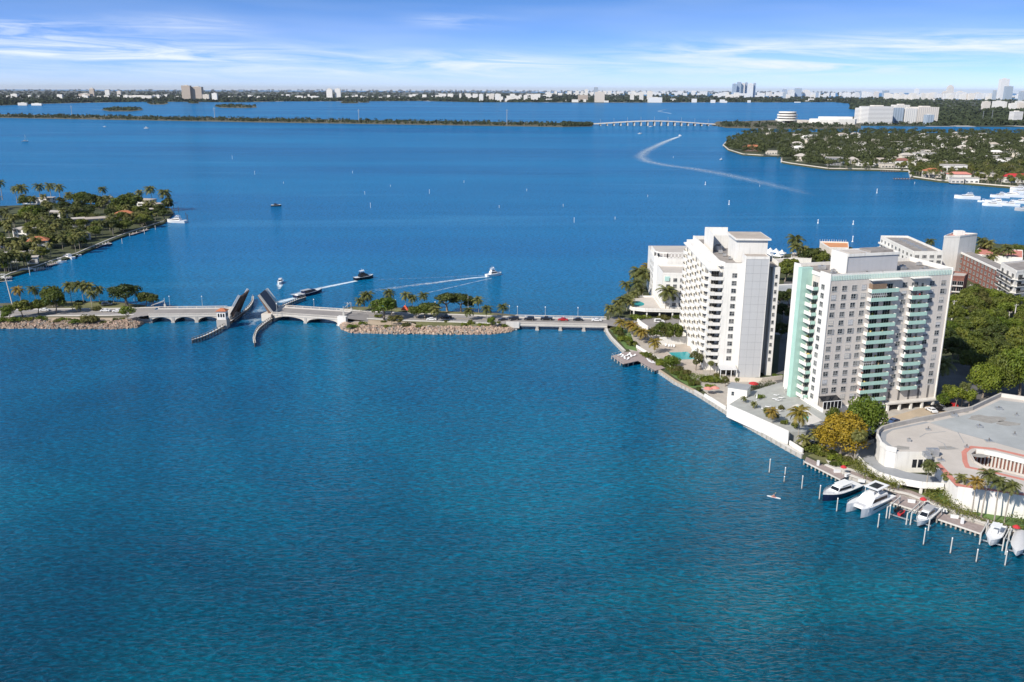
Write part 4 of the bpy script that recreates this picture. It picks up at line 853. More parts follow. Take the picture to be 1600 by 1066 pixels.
for i in range(6): b.bar((-.3 + 6.8 * i / 5, -3.4, 4.6), (-.3 + 6.8 * i / 5, -3.4, 7.3), .14)
b.bar((-.3, -3.4, 7.3), (6.5, -3.4, 7.3), .16); b.mi = 0
b.face([(-.3, -3.38, 4.6), (6.5, -3.38, 4.6), (6.5, -3.38, 7.2), (-.3, -3.38, 7.2)]); b.build('conservatory', [M['darkglass'], M['white2']], tb)
# ---------------- Tower A: white with curved balconies
FA = Vector((73.8, 320.2)); AA = radians(-2.0); TAW, TAD = 24.6, 62.0; AZ = 44.0
ta = root('apartment_tower', 'white tower with stacked balconies and a blank pale grey panel, beside the boardwalk', 'apartment tower', (FA.x, FA.y, 0), AA)
def PA(u, v): return (FA.x + u * cos(AA) - v * sin(AA), FA.y + u * sin(AA) + v * cos(AA))
b = MB(); b.prism([(4.3, 0), (11.5, 0), (11.5, -1.2 + 1.2), (TAW - 5.2, 3.2), (TAW - 2.4, 3.2), (TAW - 2.4, -.2), (TAW, -.2), (TAW, TAD), (2.0, TAD), (0.0, TAD), (0, 5.5), (4.3, 5.5)], 1.2, AZ - 1.2)
b.build('wall', M['white'], ta)
b = MB(); b.box(11.4, 19.6, -3.0, 3.4, 1.2, AZ + 3.0); b.build('stair_tower', mat('pale_grey_panel', (.50, .505, .51), .85, .03, .1, streak=.1), ta)
b = MB(); b.box(11.25, 11.4, -3.1, 3.4, 1.2, AZ + 3.3); b.box(19.6, 19.75, -3.1, 3.2, 1.2, AZ + 3.3); b.box(11.4, 19.6, -3.1, -3.0, AZ + 2.3, AZ + 3.3); b.build('stair_tower_edge', M['white'], ta)
b = MB()
for i in range(14): b.box(11.42, 19.58, -3.03, -3.0, 6.2 + 2.9 * i, 6.26 + 2.9 * i)
for i in range(1, 3): b.box(11.4 + 2.73 * i - .03, 11.4 + 2.73 * i + .03, -3.025, -3.0, 1.3, AZ + 2.2)
b.build('panel_joint', M['grey2'], ta)
b = MB(); b.box(11.5, 19.5, -2.9, 3.3, AZ + 3.0, AZ + 3.06); b.build('stair_roof', M['roofbeige'], ta)
b = MB(); b.box(3.2, TAW - .3, .4, TAD - .3, AZ - 1.2, AZ - 1.1); b.build('roof', M['roofgrey'], ta)
b = MB(); b.box(2.6, 3.2, 4.0, TAD, AZ - 1.6, AZ + .5); b.box(4.3, 11.25, -.05, .4, AZ - 1.6, AZ + .15); b.box(TAW - .3, TAW + .02, 3.0, TAD, AZ - 1.5, AZ + .3); b.box(2.6, TAW, TAD - .3, TAD + .02, AZ - 1.5, AZ + .4); b.bar((2.9, 4.1, AZ - .55), (4.5, .2, AZ - .55), .5, 2.0); b.build('parapet', M['white'], ta)
b = MB(); b.box(-1.2, 2.6, 1.0, TAD + .5, AZ - 3.0, AZ - 2.5); b.build('ledge', M['white'], ta)
b = MB(); b.box(10.2, 21.5, 8.5, 24.5, AZ - 1.1, AZ + 7.4); b.box(9.2, 22.5, 7.6, 25.2, AZ + 7.4, AZ + 8.0); b.build('penthouse', M['white'], ta)
b = MB(); b.box(9.6, 22.1, 8.0, 24.8, AZ + 8.0, AZ + 8.06); b.build('penthouse_roof', M['roofbeige'], ta)
b = MB(); b.box(4.6, 5.0, 28, 46, AZ - 1.1, AZ + 6.6); b.box(5.0, 14, 45.6, 46, AZ - 1.1, AZ + 6.6); b.box(5, 16, 40, 45.6, AZ - 1.1, AZ + 4.0); b.build('screen_wall', M['white'], ta)
b = MB(); b.tube([(8, 33, AZ - 1.1), (8, 33, AZ + 1.2)], 1.6, 16); b.mi = 1; b.tube([(8, 33, AZ + 1.2), (8, 33, AZ + 1.5)], 1.1, 14); b.build('cooling_tower', [M['metal'], M['darkconc']], ta)
for x, y, w, d, h in ((7.6, 20, 1.2, 1, 1), (8.5, 14, 1.0, 1, .9), (11.8, 5.5, .9, .8, .8), (13.2, 6.4, .8, .8, .9), (14.5, 5.6, 1, .8, .8), (16, 6.6, .9, .9, .8), (17.4, 5.5, .8, .8, .9), (7, 26, 1.5, 1.5, 1.3)):
    b = MB(); b.box(x, x + w, y, y + d, AZ - .9, AZ - .9 + h); b.mi = 1; b.tube([(x + w / 2, y + d / 2, AZ - .9 + h), (x + w / 2, y + d / 2, AZ - .75 + h)], .3, 10); b.build('air_conditioner', [M['metal'], M['darkconc']], ta)
AL = [6.9 + 2.9 * i for i in range(12)]
for z in AL: facewin(ta, WIN, (8.2, -.02, z), 0); facewin(ta, WINS, (TAW - 1.2, -.22, z), 0)
# corner balconies, recessed glass
def curved_balc(w, d, k=8):
    b = MB(); pts = [(0, 0)] + [(w * j / k, -d * sin(pi * (.15 + .7 * j / k)) / 1.0) for j in range(k + 1)] + [(w, 0)]
    b.prism(pts, -.2, 0); 
    for p, q in zip(pts[:-1], pts[1:]): b.bar((p[0], p[1], .42), (q[0], q[1], .42), .12, 1.26)
    return b.mesh('balcony', [M['white']])
CB = curved_balc(9.5, 1.9)
cb = MB(); cb.prism([(0, 0), (4.25, 0), (4.25, 5.4), (0, 5.4)], -.2, 0); cb.box(.0, 4.3, -.14, 0, -.22, 1.05); cb.box(-.14, 0, -.14, 5.4, -.22, 1.05); CORN = cb.mesh('balcony', [M['white']])
for z in AL + [AZ - 3.4]:
    if z < AZ - 4: 
        put('balcony', CORN, ta, (0, 0, z - .85)); facewin(ta, DOOR, (2.1, 5.47, z - .75), 0, 'balcony_door')
        facewin(ta, DOOR, (4.27, 2.6, z - .75), -pi / 2, 'balcony_door')
cols = [(6.5, 9.5), (17.5, 9.5), (29.0, 9.5), (41, 9.5), (52, 9.5)]
for v0, w in cols:
    for z in AL:
        put('balcony', CB, ta, (0, v0 + 9.5, z - .85), -pi / 2); put('balcony_door', DOOR, ta, (-.03, v0 + 6.2, z - .75), -pi / 2); put('balcony_door', DOOR, ta, (-.03, v0 + 2.6, z - .75), -pi / 2)
for v0, w in cols[:-1]:
    b = MB(); b.box(-1.0, -.001, v0 + 9.7, v0 + 10.3, 1.2, AZ - 3.0); b.build('fin_wall', M['white'], ta)
b = MB(); b.box(4.5, 10.8, -4.4, -.02, 4.4, 4.7); b.mi = 1; b.grid([[(4.5, -4.4, 4.72), (10.8, -4.4, 4.72)], [(4.5, -.02, 5.3), (10.8, -.02, 5.3)]]); b.mi = 0
for u in (4.7, 6.7, 8.7, 10.6): b.box(u - .12, u + .12, -4.3, -4.1, 1.2, 4.4)
b.build('porch', [M['white2'], M['cloth']], ta)
b = MB(); b.box(5, 10.5, -.06, -.01, 1.3, 4.2); b.build('lobby_glass', M['darkglass'], ta)
# ---------------- low connecting buildings behind
def slab_building(name, label, cat, poly, z0, z1, wall='white', roof='roofgrey', par=.7, group=None, parts=()):
    cx = sum(p[0] for p in poly) / len(poly); cy = sum(p[1] for p in poly) / len(poly); o = root(name, label, cat, (cx, cy, z0), 0, group)
    q = [(p[0] - cx, p[1] - cy) for p in poly]; b = MB(); b.prism(q, 0, z1 - z0); b.build('wall', M[wall], o)
    c = Vector((0, 0)); inn = [((p[0]) * .985 + 0, p[1] * .985) for p in q]
    if par:
        pb = MB(); n = len(q)
        for i in range(n):
            a, d_ = q[i], q[(i + 1) % n]; pb.bar((a[0] * .99, a[1] * .99, z1 - z0 + par / 2), (d_[0] * .99, d_[1] * .99, z1 - z0 + par / 2), .35, par)
        pb.build('parapet', M['white' if wall in ('white', 'cream') else wall], o)
    rb = MB(); rb.prism(inn, z1 - z0, z1 - z0 + .06, bottom=False); rb.build('roof', M[roof], o)
    return o, (cx, cy), q
def windows_on(o, a, b_, z0, fl, nf, nc, me, inset=.04, name='window', m0=.5, out=None):
    a = Vector(a); b_ = Vector(b_); d = b_ - a; rz = atan2(d.y, d.x); n = Vector((d.y, -d.x)).normalized()
    for i in range(nf):
        for j in range(nc):
            t = (j + m0) / (nc - 1 + 2 * m0) if nc > 1 else .5; p = a + d * t + n * inset
            put(name, me, o, (p.x, p.y, z0 + fl * i), rz)
# Building C: cream-white stepped block with pool podium, left of tower A
yC = 409.5
def C_(px, py, z): return at(px, py, z)[:2]
o, c, q = slab_building('apartment_block', 'six-storey white block with a pool terrace, between the bridge and the white tower', 'apartment block', [(71.3, 411), (98, 408.4), (99, 430), (71.8, 432)], 5.0, 21.2, 'white', 'rooflight', 1.0)
def part_edge(a, b_, t0, t1): a = Vector(a); b_ = Vector(b_); return a.lerp(b_, t0), a.lerp(b_, t1)
windows_on(o, *part_edge(q[0], q[1], .04, .52), 1.0, 3.0, 5, 4, WIN)
windows_on(o, *part_edge(q[0], q[1], .55, 1), .6, 3.0, 5, 2, DOOR, name='balcony_door')
BC = balc_mesh(7.5, 1.4, .95, 'white', 'white')
for i in range(5): put('balcony', BC, o, (q[0][0] + 14.6, q[0][1] - 1.5, .4 + 3 * i), atan2(-3, 31.5))
b = MB(); b.box(q[0][0] + 1, q[0][0] + 3.5, q[0][1] - .35, q[0][1] - .2, 13.2, 15.4); b.box(q[0][0] + 9.5, q[0][0] + 12.5, q[0][1] - 1.15, q[0][1] - 1, 13.2, 15.4); b.build('mint_panel', mat('pale_mint_panel', (.45, .68, .62), .6, .05, 1), o)
b = MB(); b.box(q[0][0] + 2, q[1][0] - 1, q[0][1] - 4.5, q[1][1] + 1.5, -3.8, 0); b.build('undercroft_wall', M['darkconc'], o) if False else None
pts = [(58, 452), (61, 446), (66, 441.5), (70, 440), (100, 430), (104, 452), (70, 462)]
o2, c2, q2 = slab_building('apartment_block', 'taller curved white block with a pierced crown, behind the pool terrace block', 'apartment block', [(73.0, 470), (71.6, 452), (71.2, 438), (72.6, 434.5), (77, 433), (100, 433), (100, 470)], 3.0, 25.0, 'white', 'rooflight', 0)
b = MB(); cr = [(-18.6, -14.2), (-17, -15.8), (-9, -17), (16, -17)]; cr = [(p[0] - c2[0], p[1] - c2[1]) for p in ((71.9, 452), (71.5, 438), (72.9, 434.5), (77, 433.1), (86, 433.1), (100, 433.1))]
for a, d_ in zip(cr[:-1], cr[1:]):
    b.bar((a[0], a[1], 24.6), (d_[0], d_[1], 24.6), .4, .7); b.bar((a[0], a[1], 22.2), (d_[0], d_[1], 22.2), .4, .6)
    n = max(1, int(hypot(d_[0] - a[0], d_[1] - a[1]) / 1.8))
    for i in range(n + 1): t = i / n; b.box(a[0] + (d_[0] - a[0]) * t - .25, a[0] + (d_[0] - a[0]) * t + .25, a[1] + (d_[1] - a[1]) * t - .2, a[1] + (d_[1] - a[1]) * t + .2, 22.2, 24.4)
b.build('crown', M['white'], o2)
windows_on(o2, q2[3], q2[4], 2.0, 3.0, 6, 2, WIN)
windows_on(o2, q2[4], q2[5], 16.0, 3.0, 1, 5, WINW)
windows_on(o2, q2[1], q2[2], 2.0, 3.0, 6, 3, WIN)
# podium with pool
o, c, q = slab_building('pool_podium', 'raised white pool terrace on columns in front of the stepped block', 'pool terrace', [(55, 416), (57, 409), (63, 406.5), (98, 404), (98, 407.5), (71.0, 410.4), (71, 433.5), (60, 433)], 4.2, 5.0, 'white', 'rooflight', .9)
b = MB()
for px_, py_ in ((58, 409), (64, 407.3), (70, 407), (76, 406.3), (83, 405.8), (90, 405.3), (96, 405)): b.box(px_ - c[0] - .3, px_ - c[0] + .3, py_ - c[1] - .3, py_ - c[1] + .3, -3.0, 0)
b.build('columns', M['white'], o)
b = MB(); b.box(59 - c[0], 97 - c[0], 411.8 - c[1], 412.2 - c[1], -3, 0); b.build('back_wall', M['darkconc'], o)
b = MB(); k = 20; b.face([(60.8 - c[0] + 3.6 * cos(2 * pi * i / k), 419.5 - c[1] + 5.2 * sin(2 * pi * i / k), .9) for i in range(k)]); b.build('pool', M['poolwater'], o)
# ============================================================ THE TOWERS' ISLAND: ground works
def wall_line(name, label, cat, pts, h, t, m, z=1.2, group=None, cap=None):
    P_ = [at(x, y, z) for x, y in pts]; O = P_[0]; o = root(name, label, cat, (O[0], O[1], z), 0, group); b = MB()
    for p, q in zip(P_[:-1], P_[1:]): b.bar((p[0] - O[0], p[1] - O[1], h / 2), (q[0] - O[0], q[1] - O[1], h / 2), t, h)
    b.build('wall', M[m], o)
    if cap:
        c = MB()
        for p, q in zip(P_[:-1], P_[1:]): c.bar((p[0] - O[0], p[1] - O[1], h + .07), (q[0] - O[0], q[1] - O[1], h + .07), t + .25, .16)
        c.build('cap', M[cap], o)
    return o
def seawall(label, pts, m='concrete', capm='paleconc', z=1.2):
    P_ = [at(x, y, z) for x, y in pts]; O = P_[0]; o = root('sea_wall', label, 'sea wall', (O[0], O[1], 0)); b = MB(); c = MB(); f = MB()
    for p, q in zip(P_[:-1], P_[1:]):
        a = Vector((p[0] - O[0], p[1] - O[1])); d = Vector((q[0] - O[0], q[1] - O[1])); b.bar((a.x, a.y, .15), (d.x, d.y, .15), .8, 2.4); c.bar((a.x, a.y, 1.44), (d.x, d.y, 1.44), 1.0, .22)
        n = max(1, int((d - a).length / 2.2)); u = (d - a).normalized(); nn = Vector((u.y, -u.x)) * .5
        for i in range(n): g = a.lerp(d, i / n) + nn; f.bar((g.x, g.y, -1), (g.x, g.y, 1.3), .35)
    b.build('wall', M[m], o); c.build('cap', M[capm], o); f.build('buttresses', M['pile'], o); return o
seawall('curved concrete sea wall from the low bridge to the boardwalk', MAIN_F[:4])
seawall('tan capped sea wall with timber braces between boardwalk and white wall', MAIN_F[4:8], capm='sand')
seawall('long stained sea wall under the tall white terrace wall', MAIN_F[7:12])
seawall('sea wall behind the docked cruiser and catamaran', MAIN_F[12:16])
seawall('sea wall behind the boat lifts by the round garage', MAIN_F[15:])
def slab(name, label, cat, pl, z0, z1, m, off=0, group=None):
    b = MB(); b.prism(wp(pl, z1), z0, z1); o = b.build(name, M[m]); return tag(o, label, cat, group)
def pad(name, pl, z, m): b = MB(); b.face([(x, y, z) for x, y in wp(pl, z)]); return structure(b.build(name, M[m]))
# paved grounds
pad('paving', [(955, 512), (985, 549), (1010, 560), (1040, 575), (1068, 590), (1090, 603), (1135, 640), (1320, 728), (1340, 715), (1380, 672), (1480, 650), (1460, 610), (1180, 590), (1110, 560), (1100, 500), (1005, 497)], 1.214, 'pave')
pad('lawn', [(953, 515), (978, 545), (996, 549), (985, 520), (965, 506)], 1.222, 'lawn')
pad('lawn', [(1030, 570), (1055, 590), (1080, 606), (1100, 606), (1075, 585), (1045, 566)], 1.222, 'lawn')
pad('lawn', [(1262, 712), (1322, 738), (1345, 735), (1330, 716), (1290, 700)], 1.222, 'grass')
pad('lawn', [(1430, 774), (1490, 798), (1560, 821), (1640, 846), (1640, 810), (1550, 790), (1460, 768)], 1.222, 'lawn')
pad('car_park', [(1380, 655), (1470, 628), (1500, 640), (1440, 668), (1400, 680), (1375, 672)], 1.226, 'sand')
pad('road', [(1200, 590), (1230, 575), (1420, 560), (1700, 590), (1700, 660), (1500, 640), (1470, 626), (1300, 640)], 1.220, 'asphalt')
pad('road', [(1340, 690), (1375, 672), (1440, 655), (1540, 628), (1600, 610), (1640, 612), (1640, 640), (1500, 660), (1400, 690), (1350, 715)], 1.231, 'asphalt')
pad('footpath', [(1290, 718), (1300, 722), (1322, 730), (1345, 737), (1360, 742), (1352, 746), (1320, 738), (1295, 725)], 1.236, 'paleconc')
pad('footpath', [(1322, 742), (1390, 768), (1420, 775), (1488, 801), (1540, 820), (1600, 837), (1640, 846), (1640, 838), (1600, 829), (1545, 812), (1492, 794), (1425, 767), (1395, 759), (1328, 735)], 1.24, 'deck')
pad('street', [(985, 497), (1110, 497), (1110, 509), (1060, 511), (1005, 512)], 1.228, 'roadpale')
# boardwalk
dk = [(956, 556), (974, 569), (997.5, 563.5), (1024, 579), (1039, 575), (1018, 562), (995, 549), (977.5, 550)]
o = root('boardwalk', 'grey timber boardwalk jutting over the water with sun loungers on it', 'boardwalk', (*at(990, 560, 1.5)[:2], 0)); O = o.location
b = MB(); b.prism([(x - O.x, y - O.y) for x, y in wp(dk, 1.7)], 1.45, 1.7); b.build('deck', M['deck'], o)
b = MB()
for (x0, y0), (x1, y1) in zip(dk[:4], dk[1:5]):
    p = Vector(at(x0, y0, 1.5)); q = Vector(at(x1, y1, 1.5)); n = max(2, int((q - p).length / 2.5))
    for i in range(n + 1): g = p.lerp(q, i / n); b.bar((g.x - O.x, g.y - O.y + .3, -1.5), (g.x - O.x, g.y - O.y + .3, 1.45), .35)
b.build('posts', M['pile'], o); b = MB()
ps = [at(x, y, 1.7) for x, y in (dk[7], dk[0], dk[1])]
for p, q in zip(ps[:-1], ps[1:]):
    b.bar((p[0] - O.x, p[1] - O.y, 2.6), (q[0] - O.x, q[1] - O.y, 2.6), .06)
    for i in range(5): t = i / 4; b.bar((p[0] + (q[0] - p[0]) * t - O.x, p[1] + (q[1] - p[1]) * t - O.y, 1.7), (p[0] + (q[0] - p[0]) * t - O.x, p[1] + (q[1] - p[1]) * t - O.y, 2.6), .06)
b.build('handrail', M['pilew'], o)
def lounger_mesh():
    b = MB(); b.box(-.95, .35, -.33, .33, .3, .38); b.grid([[(.35, -.33, .38), (.35, .33, .38)], [(.95, -.33, .85), (.95, .33, .85)]]); c = MB()
    for x in (-.8, .3):
        for y in (-.28, .28): c.box(x - .03, x + .03, y - .03, y + .03, 0, .3)
    return b.mesh('bed', M['white2']), c.mesh('legs', M['metal'])
LN = lounger_mesh()
def lounger(px, py, z, rz, label, group): x, y, _ = at(px, py, z); o = root('sun_lounger', label, 'sun lounger', (x, y, z), rz, group); put('bed', LN[0], o); put('legs', LN[1], o); return o
for i, (px, py) in enumerate(((968, 556), (972, 558), (976, 561), (979, 557), (983, 555), (986, 558), (990, 557), (981, 562))): lounger(px, py, 1.7, .6 + .5 * (i % 3), 'white sun lounger to the outer corner of the wide boardwalk end', 'loungers on the wide boardwalk end')
for i, (px, py) in enumerate(((1015, 566), (1018, 567.5), (1022, 568), (1013, 563.5))): lounger(px, py, 1.71, 2.2, 'white sun lounger to the landward end of the narrow boardwalk', 'loungers on the narrow boardwalk')
for i, (px, py) in enumerate(((1045, 542), (1049, 542), (1053, 542.5), (1040, 541))): lounger(px, py, 1.3, 1.4, 'white sun lounger to the turquoise tower pool by the pale wall', 'loungers by the tower pool')
LMK['white sun lounger to the outer corner of the wide boardwalk end'] = at(956, 556); LMK['white sun lounger to the landward end of the narrow boardwalk'] = at(1039, 575); LMK['white sun lounger to the turquoise tower pool by the pale wall'] = at(1066, 556); LMK['sun lounger to the emerald pool on the mint tower terrace'] = at(1250, 645, 4.6); LMK['white peaked marquee to the white tower in the waterfront cluster'] = at(1180, 450)
pad('terrace', [(1022, 541), (1085, 539), (1090, 553), (1100, 585), (1085, 586), (1062, 566), (1030, 555)], 1.26, 'roofbeige')
tag(put('swimming_pool', (lambda b: (b.prism([(-4, -5), (4, -5), (4, 5), (-4, 5)], 0, .1), b.mesh('swimming_pool', M['poolwater']))[1])(MB()), None, (*at(1066, 556, 1.3)[:2], 1.27), .15), 'turquoise pool beside the white tower, partly behind a round bush', 'swimming pool')
wall_line('garden_wall', 'low white wall winding behind the boardwalk planting', 'garden wall', [(990, 540), (1004, 549), (1020, 558), (1040, 572), (1058, 583)], 1.1, .3, 'white')
wall_line('garden_wall', 'tall pale wall behind the tree trunks at the pool terrace', 'garden wall', [(1030, 539), (1056, 538), (1082, 537)], 3.4, .3, 'white')
wall_line('garden_wall', 'short white wall slanting down from the street to the palms', 'garden wall', [(996, 505), (1003, 511), (1012, 517)], 2.2, .4, 'white')
wall_line('garden_wall', 'low beige wall at the foot of the blank grey panel', 'garden wall', [(1140, 596), (1190, 597), (1222, 593)], 1.6, .3, 'cream')
def hedge(label, pts, w, h, kind='hedge', z=1.2, per=26, seed=1, leaf=.30):
    rnd = random.Random(seed); P_ = [Vector(at(x, y, z)) for x, y in pts]; O = P_[0]; b = MB()
    for p, q in zip(P_[:-1], P_[1:]):
        L = (q - p).length; n = max(2, int(L / .9))
        for i in range(n):
            c = p.lerp(q, (i + .5) / n) - O; nn = Vector((-(q - p).y, (q - p).x, 0)).normalized()
            for k in range(max(1, int(w / 1.0))):
                cc = c + nn * rnd.uniform(-w / 2, w / 2); leafball(b, rnd, (cc.x, cc.y, h * rnd.uniform(.38, .66)), h * rnd.uniform(.32, .5), per, leaf, .9)
    o = b.build('hedge', M[kind]); o.location = (O.x, O.y, z); return tag(o, label, 'hedge')
hedge('dense green hedge between the sea wall and the white tower porch', [(1078, 594), (1100, 597), (1128, 598)], 4.0, 2.8, 'leaflime', per=34, seed=2)
hedge('dark green planting beside the red canopy between the two towers', [(1163, 611), (1190, 610), (1210, 605)], 4.5, 2.6, 'leafdark', per=34, seed=3)
hedge('low planting along the boardwalk wall', [(1000, 553), (1010, 559), (1020, 563)], 1.6, 1.0, 'leaf', seed=4)
hedge('yellow-green hedge below the curving garage ramp', [(1334, 728), (1350, 744), (1374, 757), (1406, 768)], 3.4, 3.2, 'hedge', per=44, seed=5)
hedge('green hedge from the ramp column to the leaning palms', [(1447, 776), (1470, 791), (1498, 804), (1522, 813)], 3.0, 2.6, 'hedge', per=40, seed=6)
hedge('low clipped hedge under the white garage wall at the picture edge', [(1524, 812), (1560, 822), (1600, 831), (1640, 840)], 1.8, 1.5, 'hedge', per=40, seed=7)
hedge('tall dark green hedge against the garage wall at the right edge', [(1574, 820), (1600, 826), (1640, 834)], 2.0, 3.4, 'leaf', per=40, seed=8)
hedge('shrubs filling the corner between ramp and white garage wall', [(1462, 770), (1476, 783), (1500, 797)], 2.2, 3.0, 'leaf', per=40, seed=9)
# white sea-front wall, hut and terrace of the mint tower
ZTER = 4.6
ter = [(1137, 631.5), (1233, 675), (1258, 690), (1292, 676), (1320, 652), (1270, 633), (1222, 598), (1180, 606)]
tb_ = MB(); tb_.prism(wp([(1140, 631.5), (1233, 675), (1262, 675), (1300, 655), (1270, 628), (1222, 597), (1172, 612)], ZTER), 1.0, ZTER); o = tag(tb_.build('pool_terrace', M['terrace']), 'raised pale pool terrace between the tall white wall and the mint fin', 'pool terrace')
P1 = at(1137, 631.5, 5.6); P2 = at(1233, 674, 5.6); P3 = at(1262, 676, 5.3)
o = root('terrace_wall', 'tall blank white wall on the sea wall in front of the mint tower pool', 'wall', (P1[0], P1[1], 1.2)); b = MB(); b.bar((0, 0, 2.2), (P2[0] - P1[0], P2[1] - P1[1], 2.2), .35, 4.5); b.build('wall', M['white'], o)
wall_line('low_wall', 'low white parapet stepping down at the end of the tall terrace wall', 'wall', [(1233.5, 695.5), (1254, 708.5)], 1.5, .4, 'white')
wall_line('low_wall', 'low white wall on the sea wall beside the pink umbrella', 'wall', [(1101, 620.5), (1134, 641)], 1.3, .4, 'white')
x, y, _ = at(1154, 634, 1.2); o = root('terrace_hut', 'small white hut with a flat grey roof where the tall terrace wall starts', 'hut', (x, y + 1.2, 1.2), radians(-28)); b = MB(); b.box(-3.4, 3.2, -1.6, 3.4, 0, 6.2); b.build('wall', M['white'], o); b = MB(); b.box(-3.6, 3.4, -1.8, 3.6, 6.2, 6.5); b.build('roof', M['grey2'], o); put('window', WINS, o, (-1.6, -1.63, 3.6))
def pool(pts, z, m, label): 
    b = MB(); b.prism(wp(pts, z), z - .3, z); o = b.build('swimming_pool', M[m]); return tag(o, label, 'swimming pool')
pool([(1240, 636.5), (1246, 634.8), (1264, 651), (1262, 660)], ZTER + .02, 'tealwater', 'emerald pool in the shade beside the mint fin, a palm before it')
pad('pool_surround', [(1234, 636), (1246, 631), (1285, 657), (1263, 665)], ZTER + .008, 'paleconc')
wall_line('pool_wall', 'white kerb wall at the foot of the mint tower by the pool', 'wall', [(1251, 623), (1286, 645)], 1.2, .4, 'white', z=ZTER)
def umbrella_mesh(col, R=1.6, closed=False):
    c = MB(); k = 8; 
    if closed: c.lathe([(.06, 2.7), (.16, 2.2), (.22, 1.2), (.12, 1.0)], k=8)
    else:
        c.lathe([(0.02, 2.75), (R * .55, 2.5), (R, 2.15), (R, 2.05)], k=k)
    p = MB(); p.tube([(0, 0, 0), (0, 0, 2.7)], .04, 6); p.tube([(0, 0, 0), (0, 0, .12)], .3, 10); return c.mesh('canopy', M[col]), p.mesh('pole', M['pilew'])
def umbrella(px, py, z, col, label, R=1.6, closed=False):
    x, y, _ = at(px, py, z); c, p = umbrella_mesh(col, R, closed); o = root('umbrella', label, 'umbrella', (x, y, z)); put('canopy', c, o); put('pole', p, o)
M['pinkcloth'] = mat('salmon_canvas', (.62, .25, .2), .85, .1, 1)
umbrella(1106, 616, 1.2, 'pinkcloth', 'salmon pink umbrella behind the low sea-front wall, left one', 1.7); umbrella(1117, 615, 1.2, 'pinkcloth', 'salmon pink umbrella behind the low sea-front wall, right one', 1.6)
umbrella(1177, 608, 1.2, 'red', 'red umbrella over the dark planting between the towers', 1.8)
umbrella(1182, 627, ZTER, 'white2', 'closed white parasol on the terrace beside the dark planting', 1, True); umbrella(1226, 613, ZTER, 'white2', 'closed white parasol near the foot of the mint fin', 1, True)
for i, (px, py) in enumerate(((1194, 640), (1200, 637), (1206, 645), (1210, 641), (1214, 649), (1218, 643), (1211, 625), (1216, 627), (1221, 623), (1213, 619))): lounger(px, py, ZTER + .01, -.5, 'sun lounger to the emerald pool on the mint tower terrace', 'loungers on the mint tower terrace')
# dark tables under the terrace end
for i, (px, py) in enumerate(((1267, 668), (1266, 676), (1286, 662))):
    x, y, _ = at(px, py, 4.2); o = root('shade_canopy', ('dark round canopy nearest the emerald pool', 'dark canopy in front of the round one by the pool', 'dark canopy close to the golden tree')[i], 'canopy', (x, y, 1.2)); c = MB(); c.lathe([(.02, 3.6), (1.2, 3.4), (1.9, 3.0), (1.9, 2.9)], k=12); c.build('cover', M['darkconc'], o); c = MB(); c.tube([(0, 0, 0), (0, 0, 3.5)], .06, 6); c.build('pole', M['pilew'], o)
